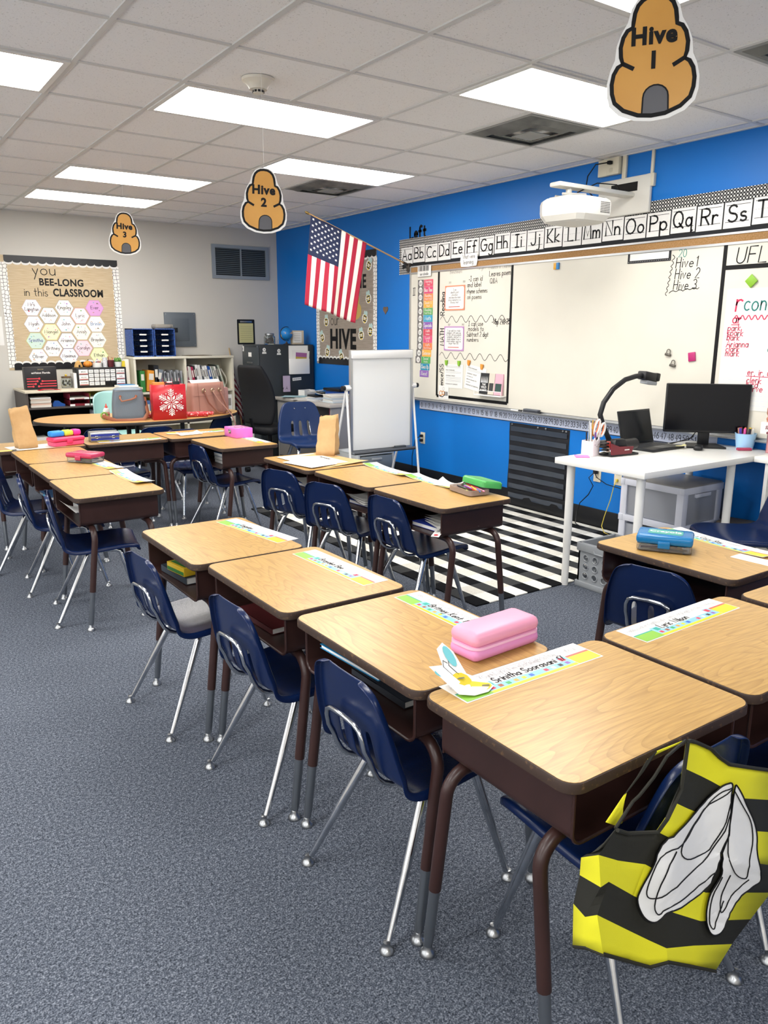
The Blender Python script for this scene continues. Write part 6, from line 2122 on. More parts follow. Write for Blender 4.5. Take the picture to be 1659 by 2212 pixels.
# teal shell chair behind the table
TEAL = mat('pale_teal_plastic', '#a6d2cc', .4)
t = thing('shell_chair', 'pale teal bucket chair behind the kidney table', 'chair', TP(2.0, 4.80, 0, -90))
b = MB()
rows = []
for j in range(13):
    f = j / 12
    wid = radians(75)
    rows.append([(-.05 - (.22 + .03 * f) * cos(q), .25 * sin(q), .58 + .30 * f * (1 - .3 * abs(q / wid) ** 3)) for q in [-radians(75) + radians(150) * i / 16 for i in range(17)]])
b.grid(rows)
o = b.build('back_shell', TEAL, t, 180); m_ = o.modifiers.new('thick', 'SOLIDIFY'); m_.thickness = .012
b = MB(); b.rbox(-.27, .06, -.24, .24, .42, .455, .016, seg=3); b.build('seat', TEAL, t)
for sx in (-1, 1):
    for sy in (-1, 1):
        b = MB(); b.tube([(sx * .15, sy * .15, .43), (sx * .23, sy * .23, .0)], [.014, .009], 8); b.build('leg', BLACK, t)
b = MB(); b.tube([(-.2, -.2, .2), (.2, .2, .2)], .005, 6); b.tube([(-.2, .2, .2), (.2, -.2, .2)], .005, 6); b.build('cross_brace', BLACK, t)

# floor bits at far left
t = thing('floor_cabinet', 'low black cabinet covered with papers at the far left edge', 'cabinet', TP(.35, 5.28, 0))
b = MB(); b.rbox(-.6, .62, 0, .45, .0, .27, .01); b.build('body', BLACK, t)
b = MB(); b.grid([[(-.5 + .1 * i, .03 + .1 * j, .275 + .015 * ((i * 3 + j * 5) % 4) / 3) for i in range(11)] for j in range(4)]); o = b.build('papers', mat('dark_shiny_paper', '#2b2c30', .3), t); m_ = o.modifiers.new('thick', 'SOLIDIFY'); m_.thickness = .003

# rolled flag in the corner
t = thing('furled_flag', 'furled red and white striped flag leaning between bookcase and filing cabinet', 'flag', TP(3.72, 5.66, 0))
b = MB(); b.tube([(.06, -.05, .0), (-.03, .16, 1.3)], .008, 8); b.build('pole', cm('#b99a6a', .5), t)
rows = []
for j in range(15):
    f = j / 14
    z = .42 + .62 * f
    ww_ = .05 + .055 * sin(pi * min(1, f * 1.1))
    rows.append([(-.03 + .1 * (1 - f) * .6 + ww_ * cos(2 * pi * i / 16) * (.5 + .2 * cos(3 * i)), .02 + .06 * f + ww_ * .5 * sin(2 * pi * i / 16), z - .07 * cos(2 * pi * i / 16)) for i in range(16)])
b = MB(); b.grid(rows, closed=True, mf=lambda i, j: (i // 1) % 2); b.build('cloth', [cm('#7a1f2c', .7), cm('#c9c0b8', .7)], t, 60)

# filing cabinet
FC = mat('charcoal_steel', '#2b3034', .42)
FCF = mat('charcoal_steel_front', '#3b4145', .42)
t = thing('filing_cabinet', 'tall charcoal four-drawer filing cabinet in the corner', 'filing cabinet', TP(3.67, 4.90, 0))
W, D, H = .715, .46, 1.35
b = MB(); b.rbox(0, W, 0, D, .02, H, .005); b.box(.03, W - .03, .03, D - .03, 0, .02); b.build('carcass', FC, t)
for k in range(4):
    z0 = .045 + k * .322
    b = MB(); b.rbox(-.018, .0, .012, D - .012, z0, z0 + .312, .004); dr = b.build('drawer', FCF, t)
    b = MB(); b.rbox(-.032, -.018, .16, .30, z0 + .12, z0 + .14, .004); b.build('handle', STEEL, dr)
    b = MB(); b.box(-.021, -.018, .19, .27, z0 + .20, z0 + .25, 0); b.build('label_holder', [PAPER], dr)
b = MB(); b.lathe([(0, 0), (.012, 0), (.012, .006), (0, .008)], 12); o = b.build('lock', CHROME, t); o.rotation_euler = (0, -pi / 2, 0); o.location = (0, .05, H - .02)


def CF(x, z, off=0.0):
    return fr(Vector((1, 0, 0)), Vector((0, 0, 1)), Vector((0, -1, 0)), (x, 4.90 - off, z))


for x, z, lab in ((3.725, 1.285, 'round white figure magnet at the top left of the filing cabinet side'), (3.915, 1.27, 'round white figure magnet next to the white wall pocket')):
    b = MB(); b.disc(0, .012, .021, .003, 0, 14); b.prism([(-.028, -.035), (.028, -.035), (.022, -.012), (-.022, -.012)], .001, .003); b.ribbon([(-.02, -.02), (.02, -.02)], .003, .0034, 1); b.disc(.002, .012, .009, .0034, 1, 10)
    tag(b.build('figure_magnet', [PAPER, cm('#9a9a98', .5)], Mw=CF(x, z, .0005)), lab, 'magnet', 'figure magnets on the filing cabinet')
b = MB(); b.rbox(-.012, .012, -.03, .03, 0, .01, .003); b.box(-.004, .004, -.012, .012, .0101, .0105, 1)
tag(b.build('door_tag', [PAPER, INK], Mw=fr(Vector((0, -1, 0)), Vector((0, 0, 1)), Vector((-1, 0, 0)), (3.651, 5.30, 1.30))), 'white hanging tag on the top drawer of the filing cabinet', 'tag')
t = thing('wall_pocket', 'white paper pocket holding a purple and yellow leaflet on the filing cabinet', 'wall pocket', CF(4.045, 1.005, .001))
b = MB(); b.box(0, .26, 0, .335, 0, .004); b.rbox(-.002, .268, 0, .18, .004, .03, .004); b.build('pocket', WPLASTIC, t)
b = MB(Matrix.Translation((.03, .12, .012)) @ Matrix.Rotation(radians(-4), 4, 'Z')); b.box(0, .235, 0, .165, 0, .003, 0); b.rect(.05, .20, .05, .14, .0034, 1); b.rect(.05, .20, .05, .09, .0036, 2); b.build('leaflet', [PAPER, cm('#9a5f94', .6), cm('#b5a04a', .6)], t)
b = MB(); b.box(0, .12, 0, .035, 0, .001, 0)
for k in range(9):
    b.rect(.008 + k * .012, .015 + k * .012, .01, .025, .0014, 1)
tag(b.build('magnet_strip', [PAPER, cm('#8a8a88', .6)], Mw=CF(4.09, .925, .001) @ Matrix.Rotation(.06, 4, 'Z')), 'white printed strip magnet below the white wall pocket', 'label')
b = MB(); b.box(0, .095, 0, .19, 0, .003, 0); b.stroke('r A', .0, .03, .035, .12, .0034, 1)
tag(b.build('lilac_card', [cm('#b9a8c0', .6), INK], Mw=CF(3.945, .80, .03)), 'lilac letter card leaning against the filing cabinet behind the office chair', 'card')
CZ = 1.351
t = thing('candy_jar', 'clear jar of pink candies with a grey lid on the filing cabinet', 'jar', TP(3.86, 5.02, CZ))
b = MB(); b.lathe([(0, .001), (.06, .001), (.066, .012), (.066, .09), (.052, .105), (.052, .112), (.048, .112), (.062, .09), (.062, .014), (0, .006)], 20); b.build('jar_body', GLASS, t)
b = MB(); b.lathe([(0, .112), (.056, .112), (.056, .128), (.05, .132), (0, .132)], 20); b.build('lid', STEEL, t)
r = random.Random(2)
b = MB()
for k in range(60):
    a = r.uniform(0, 6.28); q = .05 * math.sqrt(r.random())
    b.rbox(q * cos(a) - .010, q * cos(a) + .010, q * sin(a) - .007, q * sin(a) + .007, .01 + .0012 * k, .022 + .0012 * k, .003, k % 2, 1)
o = b.build('candies', [cm('#d9868a', .5), cm('#ead0cc', .5)], t); o['kind'] = 'stuff'
t = thing('globe', 'small blue globe on a dark stand on the filing cabinet', 'globe', TP(4.085, 5.02, CZ))
GL = mat('globe_map', '#1f7cc4', .3, col2='#c9a46a', nscale=14, ramp=(.56, .60), detail=5)
b = MB(); b.lathe([(.075 * sin(pi * k / 16), -.075 * cos(pi * k / 16)) for k in range(17)], 28); o = b.build('ball', GL, t); o.location = (0, 0, .125); o.rotation_euler = (0, radians(23), 0)
b = MB(); b.lathe([(0, 0), (.045, 0), (.045, .006), (.014, .014), (.008, .035), (0, .036)], 18); b.build('stand', cm('#3a2a22', .4), t)
b = MB(); b.tube([(.083 * cos(radians(a)) * 1, 0, .125 + .083 * sin(radians(a))) for a in range(70, 291, 20)], .004, 6); b.build('meridian_arc', BLACK, t)
t = thing('desk_calendar', 'cream block calendar with printed lines on the filing cabinet beside the globe', 'calendar', TP(4.24, 5.04, CZ, -8))
b = MB(); b.rbox(-.075, .075, -.035, .035, 0, .165, .003); b.build('block', cm('#cdbfa6', .6), t)
b = MB(); b.rect(-.065, .045, .02, .15, 0, 0)
for k in range(5):
    b.rect(-.05, .03, .045 + k * .02, .048 + k * .02, .0003, 1)
o = b.build('printed_face', [PAPER, cm('#8a8478', .6)], t); o.rotation_euler = (pi / 2, 0, 0); o.location = (0, -.0355, 0)
b = MB(); b.tube([(.02 * cos(radians(a)), 0, .03 + .03 * sin(radians(a))) for a in range(-60, 300, 30)], .0015, 5); tag(b.build('wire_ornament', cm('#7a8a9a', .4), Mw=TP(3.975, 5.0, CZ)), 'thin wire loop ornament between the candy jar and the globe', 'ornament')

# office chair
t = thing('office_chair', 'black office chair with a tall curved back before the grey desk', 'office chair', TP(3.46, 4.28, 0, 22))
OC = mat('black_mesh_fabric', '#0b0d12', .75, bump=.2, bscale=500)
rows = []
for j in range(15):
    f = j / 14
    z = .52 + .64 * f
    hw = .24 * (1 - .28 * abs(2 * f - .9) ** 2.2)
    xc = -.22 - .10 * f + .05 * sin(pi * f * 1.1)
    rows.append([(xc + .05 * (abs(v) ** 2), hw * v, z) for v in [-1 + 2 * i / 10 for i in range(11)]])
b = MB(); b.grid(rows); o = b.build('backrest', OC, t, 180)
m_ = o.modifiers.new('thick', 'SOLIDIFY'); m_.thickness = .05; m_.offset = 0
m_ = o.modifiers.new('smooth', 'SUBSURF'); m_.levels = 1; m_.render_levels = 2
b = MB(); b.rbox(-.24, .24, -.24, .24, .42, .50, .035, seg=4); b.build('seat', OC, t)
b = MB(); b.tube([(-.30, 0, .60), (-.26, 0, .44), (-.1, 0, .40), (0, 0, .40)], .022, 8, flat=.6); b.cyl(0, 0, .12, .42, .024); b.build('column', BLACK, t)
b = MB(); b.rbox(-.05, .02, .235, .275, .40, .43, .008); b.build('lever', cm('#8a8a88', .5), t)
for k in range(5):
    a = 2 * pi * k / 5 + .3
    b = MB(); b.tube([(0, 0, .11), (.29 * cos(a), .29 * sin(a), .075)], [.026, .014], 8); foot = b.build('base_arm', BLACK, t)
    b = MB(); b.T = Matrix.Translation((.29 * cos(a), .29 * sin(a), .028)) @ Matrix.Rotation(a + pi / 2, 4, 'Z') @ Matrix.Rotation(pi / 2, 4, 'X'); b.lathe([(0, -.022), (.028, -.022), (.028, .022), (0, .022)], 14); b.build('caster', BLACK, foot)

# grey teacher desk
GD = mat('grey_desk_laminate', '#b3ada6', .45)
GDP = mat('grey_desk_panel', '#9d9a97', .5)
t = thing('teacher_desk', 'grey office desk heaped with papers along the blue wall', 'desk', TP(3.83, 3.60, 0))
W, D = .56, 1.28
b = MB(); b.rbox(0, W, 0, D, .715, .752, .008); b.build('top', GD, t)
b = MB(); b.box(.03, W - .01, .02, .045, 0, .715); b.build('end_panel', GDP, t)
b = MB(); b.box(.03, W - .01, D - .045, D - .02, 0, .715); b.build('end_panel', GDP, t)
b = MB(); b.box(W - .03, W - .01, .045, D - .045, .25, .715); b.build('modesty_panel', GDP, t)
b = MB(); b.rbox(.03, W - .03, .78, D - .05, .06, .71, .004); ped = b.build('drawer_pedestal', GDP, t)
b = MB(); b.box(.04, W - .04, .05, .42, .4, .42); b.build('inner_shelf', GDP, t)
DZT = .753
for k in range(5):
    b = MB(); b.rbox(-.13, .13, -.10, .10, 0, .017, .002)
    tag(b.build('spiral_notebook', cm(('#c9d3d8', '#e2e2dc', '#b7c4cc', '#d8d6cf', '#e9e6dc')[k], .5), Mw=TP(4.06 + .006 * (k % 2), 3.82, DZT + .0175 * k, 4 - 3 * k)), '%s spiral notebook of the stack at the easel end of the grey desk' % ('bottom', 'second lowest', 'middle', 'second highest', 'topmost')[k], 'notebook', 'spiral notebook stack on the grey desk')
for k in range(3):
    b = MB(); b.box(-.09, .09, -.11, .11, 0, .008)
    tag(b.build('booklet', cm(('#cdd3d8', '#e6e4de', '#bcc6d2')[k], .6), Mw=TP(3.985, 4.08, DZT + .009 * k, 20 - 8 * k)), '%s white booklet in the small pile on the grey desk' % ('lowest', 'middle', 'topmost')[k], 'booklet', 'booklets on the grey desk')
for k, (x, y, a) in enumerate(((3.95, 4.32, 30), (4.02, 4.5, -12), (4.10, 4.40, 8), (3.96, 4.62, 50))):
    b = MB(); b.box(-.11, .11, -.14, .14, 0, .003)
    tag(b.build('paper_sheets', cm(('#e8e6e0', '#dcdad4', '#f0eee8', '#9fc0c8')[k], .7), Mw=TP(x, y, DZT + .0035 * k, a)), '%s papers spread on the grey desk before the filing cabinet' % ('cream', 'light grey', 'bright white', 'pale teal')[k], 'paper', 'papers spread on the grey desk')
t = thing('white_tray', 'small open white box on the grey desk before the filing cabinet', 'box', TP(4.17, 4.70, DZT, 10))
b = MB(); b.box(-.08, .08, -.06, .06, 0, .004); b.box(-.08, .08, -.06, -.056, 0, .075); b.box(-.08, .08, .056, .06, 0, .075); b.box(-.08, -.076, -.06, .06, 0, .075); b.box(.076, .08, -.06, .06, 0, .075); b.build('tray', PAPER, t)
t = thing('file_tray', 'black file tray fanned with white papers on the grey desk', 'paper tray', TP(4.22, 4.42, DZT, -5))
b = MB(); b.rbox(-.12, .12, -.16, .16, 0, .03, .004); b.build('tray', BLACK, t)
for k in range(3):
    b = MB(); b.box(-.11, .11, -.14, .14, 0, .002); o = b.build('papers', PAPER, t); o.location = (0, 0, .05 + .018 * k); o.rotation_euler = (.1 - .12 * k, .15 - .1 * k, .2 * k)
t = thing('storage_bin', 'blue bin under a black tray on the grey desk against the wall', 'bin', TP(4.26, 4.10, DZT, 3))
b = MB(); b.rbox(-.10, .10, -.14, .14, 0, .10, .006, 0); b.rbox(-.12, .12, -.16, .16, .10, .13, .008, 1); b.build('bin', [cm('#1a4a9c', .4), BLACK], t)
t = thing('pencil_cup', 'white mug of pens on the grey desk beside the easel', 'cup', TP(4.24, 3.80, DZT + .09))
t.location.z = DZT; t.location.x = 4.30; t.location.y = 3.68
b = MB(); b.lathe([(0, 0), (.036, 0), (.042, .02), (.042, .10), (.038, .10), (.038, .01), (0, .008)], 18); b.build('mug', WPLASTIC, t)
for k in range(7):
    a = k * .9
    b = MB(); b.tube([(.02 * cos(a), .02 * sin(a), .02), (.034 * cos(a), .034 * sin(a), .16 + .01 * (k % 3))], .0045, 6); b.build('pen', cm(('#5a5a58', '#7a6a50', '#8a8a8a', '#3a3a3c')[k % 4], .5), t)
t = thing('desk_fan', 'small black round speaker beside the pen mug, half behind the easel', 'speaker', TP(4.32, 3.60, DZT))
t.location.y = 3.62; t.location.x = 4.20
b = MB(); b.lathe([(.05 * sin(pi * k / 10), .05 - .05 * cos(pi * k / 10)) for k in range(11)], 16); b.build('body', BLACK, t)
for x, c, lab in ((4.0, '#b03a6a', 'magenta binder in the open end of the grey desk'), (4.07, '#d8d8de', 'white binder in the open end of the grey desk'), (4.15, '#c9ced8', 'pale grey binder in the open end of the grey desk')):
    b = MB(); b.rbox(x, x + .05, 3.66, 3.9, .42, .68, .003)
    tag(b.build('binder', cm(c, .5)), lab, 'binder', 'binders inside the grey desk')
b = MB(); b.prism([(0, -.05), (.07, -.0), (0.0, .05)], 0, .003)
tag(b.build('pennant', cm('#3a3230', .6), Mw=RW(3.70, 1.09)), 'dark triangular pennant on the blue wall behind the easel', 'pennant')

# big blue chair and the easel
t = thing('adult_chair', 'large blue plastic chair with three slots facing the camera before the grey desk', 'chair', TP(3.25, 3.05, 0, -100))
BLUE2 = mat('blue_plastic', '#112a55', .35, bump=.06, bscale=350)
chair_into(t, 1.22, BLUE2)
b = MB()
for y in (-.05, .05):
    b.lathe([(0, .0), (.006, .001), (.007, -.002)], 8, 0, (0, y * 1.1, 0))
o = b.build('screws', CHROME, t); o.rotation_euler = (0, pi / 2, 0); o.location = (-.217, 0, .775)

t = thing('easel_whiteboard', 'white standing flip-chart easel with a blank board beside the blue wall', 'easel', TP(3.67, 2.40, 0))
EW = mat('easel_white', '#e6e6e6', .4)
b = MB(); b.box(-.325, .325, -.004, .012, .45, 1.335); b.build('board', mat('easel_board_enamel', '#e7e9ea', .2), t)
b = MB(); b.prism([(-.345, .43), (.345, .43), (.345, 1.35), (-.345, 1.35)], -.012, .014, 0, [[(-.322, .46), (.322, .46), (.322, 1.325), (-.322, 1.325)]]); o = b.build('frame', ALU, t); o.rotation_euler = (pi / 2, 0, 0)
b = MB(); b.rbox(-.335, .335, -.03, .0, 1.275, 1.345, .008); b.build('paper_clamp', EW, t)
b = MB(); b.rbox(-.345, .345, -.075, -.008, .425, .44, .004); b.rbox(-.345, .345, -.075, -.068, .425, .455, .003); b.build('pen_tray', cm('#5c6066', .5), t)
for s in (-1, 1):
    b = MB(); b.tube([(s * .365, .02, 1.02), (s * .385, -.10, .0)], .011, 8); b.build('leg', EW, t)
    b = MB(); b.tube([(s * .365, .03, 1.0), (s * .35, .38, .0)], .011, 8); b.build('leg', EW, t)
    b = MB(); b.tube([(s * .335, 0.01, 1.02), (s * .39, .01, 1.02)], .026, 12); b.build('pivot_knob', EW, t)
    b = MB(); b.tube([(s * .39, .01, 1.02), (s * .42, .01, 1.02)], .022, 10); b.build('black_knob', BLACK, t)
t = thing('board_eraser', 'dark eraser resting on the easel pen tray', 'board eraser', TP(3.855, 2.36, .4405))
b = MB(); b.rbox(-.06, .06, -.018, .018, 0, .03, .005); b.build('body', cm('#3f444a', .6), t)

# clear drawers under the easel
t = thing('storage_tower', 'grey-white plastic drawer unit on the floor behind the easel', 'drawer unit', TP(3.92, 3.05, 0))
GW = mat('frosted_plastic', '#c3c7c9', .35)
b = MB(); b.rbox(-.22, .22, -.2, .2, .31, .335, .008); b.rbox(-.22, -.195, -.2, .2, 0, .32, .004); b.rbox(.195, .22, -.2, .2, 0, .32, .004); b.box(-.2, .2, -.18, .18, 0, .02); b.build('frame', GW, t)
for z in (.03, .17):
    b = MB(); b.rbox(-.19, .19, -.205, .19, z, z + .13, .006); dr = b.build('drawer', mat('smoky_drawer', '#8f979c', .25), t)
    b = MB(); b.rbox(-.06, .06, -.215, -.203, z + .09, z + .11, .003); b.build('handle', GW, dr)

# US flag ------------------------------------------------------------------
BASEP, TIP = Vector((4.40, 2.973, 2.145)), Vector((3.222, 2.973, 2.556))
t = thing('wall_flag', 'United States flag hanging from an angled wooden pole over the whiteboard corner', 'flag', TP(0, 0, 0))
b = MB(); b.tube([BASEP, BASEP.lerp(TIP, .97)], .0075, 8); b.build('pole', cm('#b58f62', .5), t)
b = MB(); b.tube([BASEP.lerp(TIP, .965), BASEP.lerp(TIP, .985), TIP], [.011, .012, .002], 10); b.build('spear_tip', cm('#8a7240', .35, metal=.6), t)
b = MB(); b.rbox(4.37, 4.41, 2.95, 2.996, 2.09, 2.17, .006); b.tube([BASEP, BASEP.lerp(TIP, .07)], .013, 10); b.build('bracket', cm('#4a4440', .4, metal=.5), t)
H0, H1 = BASEP.lerp(TIP, .95), BASEP.lerp(TIP, .44)
FL = .81


def flagp(s, q, off=0.0):
    p = H0.lerp(H1, s)
    fold = (.6 * q + .06) * (.036 * sin(s * 9 + .6) + .014 * sin(s * 19 + q * 3))
    gath = -.06 * q * (s - .2)
    return Vector((p.x - .085 * q + gath, p.y - .006 + fold - off, p.z - FL * q * (.97 - .06 * s)))


nS, nQ = 52, 30
b = MB()
b.grid([[flagp(i / nS, j / nQ) for i in range(nS + 1)] for j in range(nQ + 1)], mf=lambda j, i: 2 if (i < nS * 7 / 13 and j < nQ * .41) else (1 if (i // 4) % 2 else 0))
o = b.build('cloth', [mat('flag_red', '#a51d38', .75), mat('flag_white', '#ece6d8', .75), mat('flag_blue', '#1b2444', .75)], t, 180)
m_ = o.modifiers.new('thick', 'SOLIDIFY'); m_.thickness = .0012; m_.offset = -1
b = MB()
for r_ in range(9):
    nn = 6 if r_ % 2 == 0 else 5
    for c in range(nn):
        s0 = (r_ + .9) / 10 * 7 / 13
        q0 = ((c + .5) / 6 if nn == 6 else (c + 1) / 6) * .40 + .005
        P = [(s0, q0)] + [(s0 + (.0225 if k % 2 == 0 else .009) * 1.15 * sin(pi * k / 5 + .3), q0 + (.0225 if k % 2 == 0 else .009) * .72 * cos(pi * k / 5 + .3)) for k in range(10)]
        b.add([flagp(min(1, max(0, u)), max(0, v), .0035) for u, v in P], [(0, 1 + (k + 1) % 10, 1 + k) for k in range(10)])
b.build('stars', PAPER, t, 180)
# ================================================================== RUG AND TEACHER TABLE
RUGM = check_mat('buffalo_check_rug', .101, .145, ['#121315', '#3a3b3c', '#e4e1d8', '#cfccc2'], (0, 1), .95, (0, 0))
b = MB(); b.rbox(0, 1.985, 0, 2.95, 0, .009, .004)
tag(b.build('rug', RUGM, Mw=TP(2.405, -.385, .0005, 0)), 'large black and white buffalo check rug on the carpet before the whiteboard', 'rug')

WT = mat('white_laminate', '#ecebe6', .3)
TTZ = .79
t = thing('teacher_table', 'white table on round telescopic legs holding the monitor and laptop', 'table', TP(3.055, -.955, 0))
W, D = 1.335, .64
b = MB(); b.rbox(0, W, 0, D, TTZ - .036, TTZ, .003); b.build('top', WT, t)
for x, y in ((.07, .07), (.07, D - .07), (.935, .075), (1.26, D - .07)):
    b = MB(); b.tube([(x, y, TTZ - .036), (x, y, .26)], .0245, 16); leg = b.build('leg', WPLASTIC, t)
    b = MB(); b.tube([(x, y, .275), (x, y, .0)], .0215, 16); b.build('leg_insert', WPLASTIC, leg)

t = thing('low_bookcase', 'white low cabinet joined to the white table at the right edge', 'cabinet', TP(4.09, -2.05, 0))
b = MB(); b.rbox(0, .30, 0, 1.09, .755, .79, .003); b.build('top', WT, t)
for y in (.0, .52, 1.0):
    b = MB(); b.box(.012, .29, y, y + .022, 0, .755); b.build('upright', WT, t)
for z in (.06, .38):
    b = MB(); b.box(.015, .29, .022, 1.0, z, z + .02); b.build('shelf_board', WT, t)
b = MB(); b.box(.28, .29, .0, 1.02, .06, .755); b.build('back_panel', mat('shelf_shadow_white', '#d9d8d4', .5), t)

# plastic drawer unit under the table
t = thing('storage_tower', 'white plastic drawer unit with translucent sides under the white table', 'drawer unit', TP(3.85, -.67, 0))
W, D, H = .42, .48, .575
FRM = mat('bluish_white_plastic', '#dfe2ee', .35)
SIDE = mat('translucent_grey', '#a9adb6', .3, trans=.15)
b = MB(); b.rbox(0, W, 0, D, H - .03, H, .01); b.build('top', cm('#8e8c8a', .4), t)
b = MB()
for x in (0, W - .05):
    for y in (0, D - .05):
        b.rbox(x, x + .05, y, y + .05, 0, H - .02, .003)
for z in (H - .055, H * .48, 0):
    b.rbox(-.004, W + .004, -.004, .03, z + .001, z + .044, .002); b.rbox(-.004, W + .004, D - .03, D + .004, z + .001, z + .044, .002); b.rbox(-.002, .03, .01, D - .01, z + .0015, z + .0435, .002); b.rbox(W - .03, W + .002, .01, D - .01, z + .0015, z + .0435, .002)
b.build('frame', FRM, t)
for z in (.045, H * .48 + .045):
    b = MB(); b.rbox(.012, W - .012, .012, D - .012, z, z + .215, .006); dr = b.build('drawer', SIDE, t)
    b = MB(); b.rbox(.13, .29, -.004, .013, z + .17, z + .195, .004); b.build('handle', FRM, dr)
b = MB(); b.prism(rrect(.42, .36, .02, 3), 0, .02)
tag(b.build('leaning_board', cm('#5f6670', .5), Mw=fr(Vector((0, -1, 0)), Vector((-.12, 0, 1)).normalized(), Vector((-1, 0, -.12)).normalized(), (4.37, -.42, .36))), 'white board, shade coloured in, leaning on the blue wall behind the plastic drawers', 'board')  # white board; the shade under the table is put into its grey
t = thing('cardboard_box', 'dark brown cardboard box in the gap under the right end of the white table', 'box', TP(4.26, -.80, 0, 10))
b = MB(); b.rbox(-.09, .09, -.1, .1, .0, .33, .004); b.build('carton', cm('#6e655a', .7), t)
b = MB(); b.box(-.06, -.0, -.12, .12, 0, .05); tag(b.build('white_box', PAPER, Mw=TP(4.12, -.73, 0, 5)), 'white carton on the floor before the brown cardboard box', 'box')

# milk crate
t = thing('milk_crate', 'grey plastic milk crate with round holes under the white table', 'crate', TP(3.345, -.60, 0, 0))
CR = mat('crate_grey', '#9b9fa3', .5)
w, d, h, th = .33, .33, .275, .012


def crate_side(M2, ww):
    b = MB(M2)
    holes = [[(cx + .021 * cos(2 * pi * k / 14), cz + .021 * sin(2 * pi * k / 14)) for k in range(14)] for cx in [-.105 + .07 * i for i in range(4)] for cz in (.075, .13, .185)]
    b.prism([(-ww / 2, 0), (ww / 2, 0), (ww / 2, h), (-ww / 2, h)], 0, th, 0, holes)
    for hh in holes:
        b.tube([(x, y, th + .001) for x, y in hh + hh[:1]], .004, 5)
    b.rbox(-ww / 2 - .008, ww / 2 + .008, h - .05, h, th - .002, th + .012, .004); b.rbox(-ww / 2 - .008, ww / 2 + .008, 0, .035, th - .002, th + .014, .004)
    b.tube([(-.04, h - .03, th + .012), (-.03, h - .045, th + .016), (.03, h - .045, th + .016), (.04, h - .03, th + .012)], .005, 6)
    b.build('side_wall', CR, t)


for k in range(4):
    crate_side(Matrix.Rotation(k * pi / 2, 4, 'Z') @ fr(Vector((1, 0, 0)), Vector((0, 0, 1)), Vector((0, -1, 0)), (0, -w / 2 + th, 0)), w)
b = MB(); b.box(-w / 2 + .01, w / 2 - .01, -d / 2 + .01, d / 2 - .01, .004, .014); b.build('base', CR, t)

# monitor
t = thing('monitor', 'wide black computer monitor on the white table', 'monitor', TP(4.185, -.555, TTZ + .001, -46))
SCR = mat('black_screen', '#05070d', .12, spec=.5)
b = MB(); b.rbox(-.258, .258, 0, .03, .09, .405, .006); b.build('housing', BLACK, t)
b = MB(); b.box(-.25, .25, -.0012, .001, .106, .399); b.build('screen', SCR, t)
b = MB(); b.rbox(-.035, .035, .02, .05, .008, .2, .006); b.build('neck', BLACK, t)
b = MB(); b.prism([(-.12, -.09), (.12, -.09), (.095, .10), (-.095, .10)], 0, .011); b.build('base', BLACK, t)
b = MB(); b.tube([(-.02, .05, .16), (-.06, .07, .05), (-.18, .05, .01), (-.26, -.02, .006)], .003, 6); b.tube([(.0, .05, .15), (-.08, .08, .03), (-.2, .08, .006)], .003, 6); b.build('cables', BLACK, t)

# laptop
t = thing('laptop', 'black open laptop with a dark screen on the white table', 'laptop', TP(3.855, -.405, TTZ + .001, 2))
LB = mat('laptop_black', '#17191d', .4)
b = MB(); b.rbox(-.17, .17, -.125, .11, 0, .017, .005); b.build('base', LB, t)
b = MB()
for r_ in range(5):
    for c in range(14):
        b.rbox(-.152 + c * .022, -.134 + c * .022, -.02 + r_ * .021, -.003 + r_ * .021, .017, .0186, .0006, 0, 1)
b.build('keyboard', cm('#25272c', .5), t)
b = MB(); b.rect(-.05, .05, -.11, -.04, .0174); b.build('touchpad', cm('#2b2d33', .35), t)
b = MB(Matrix.Translation((0, .105, .016)) @ Matrix.Rotation(radians(-14), 4, 'X')); b.rbox(-.17, .17, 0, .008, 0, .222, .003); b.build('lid', LB, t)
b = MB(Matrix.Translation((0, .105, .016)) @ Matrix.Rotation(radians(-14), 4, 'X')); b.box(-.16, .16, -.0012, .0002, .012, .212); b.build('screen', mat('laptop_screen', '#15181c', .22), t)

t = thing('computer_mouse', 'black mouse beside the monitor base', 'mouse', TP(4.03, -.62, TTZ + .001, -60))
b = MB(); b.rbox(-.028, .028, -.048, .048, 0, .03, .014, seg=3); b.build('body', BLACK, t)
t = thing('crescent_note', 'pale yellow crescent-shaped note on the laptop palm rest edge', 'paper', TP(3.985, -.49, TTZ + .021, 12))
b = MB(); b.prism(arc(0, 0, .062, 200, 340, 10) + arc(0, .03, .07, 318, 222, 8), 0, .002); b.build('note', cm('#e6dfa4', .6), t)

# document camera
t = thing('document_camera', 'black gooseneck document camera arching over the white table', 'document camera', TP(0, 0, 0))
NP = [(3.665, -.235, TTZ + .02), (3.64, -.225, .85), (3.60, -.21, .93), (3.575, -.2, 1.003), (3.602, -.2, 1.078), (3.684, -.2, 1.160), (3.797, -.2, 1.216), (3.90, -.2, 1.235), (3.965, -.2, 1.238)]
b = MB(); b.tube(NP, .0165, 12); b.build('gooseneck', mat('ribbed_black', '#15171b', .45, bump=.4, bscale=5, stretch=(1, 1, 30)), t)
b = MB(Matrix.Translation((4.03, -.2, 1.228)) @ Matrix.Rotation(.16, 4, 'Y')); b.rbox(-.07, .07, -.035, .035, -.025, .03, .008); b.rbox(.045, .085, -.038, .038, -.02, .034, .008); b.build('head', BLACK, t)
b = MB(Matrix.Translation((4.04, -.2, 1.2)) @ Matrix.Rotation(.16, 4, 'Y')); b.rbox(-.05, .055, -.03, .03, -.022, 0, .003); b.build('lens_housing', GREYPL, t)
b = MB(); b.rbox(3.56, 3.68, -.35, -.2, TTZ + .001, TTZ + .05, .015); b.build('base', BLACK, t)

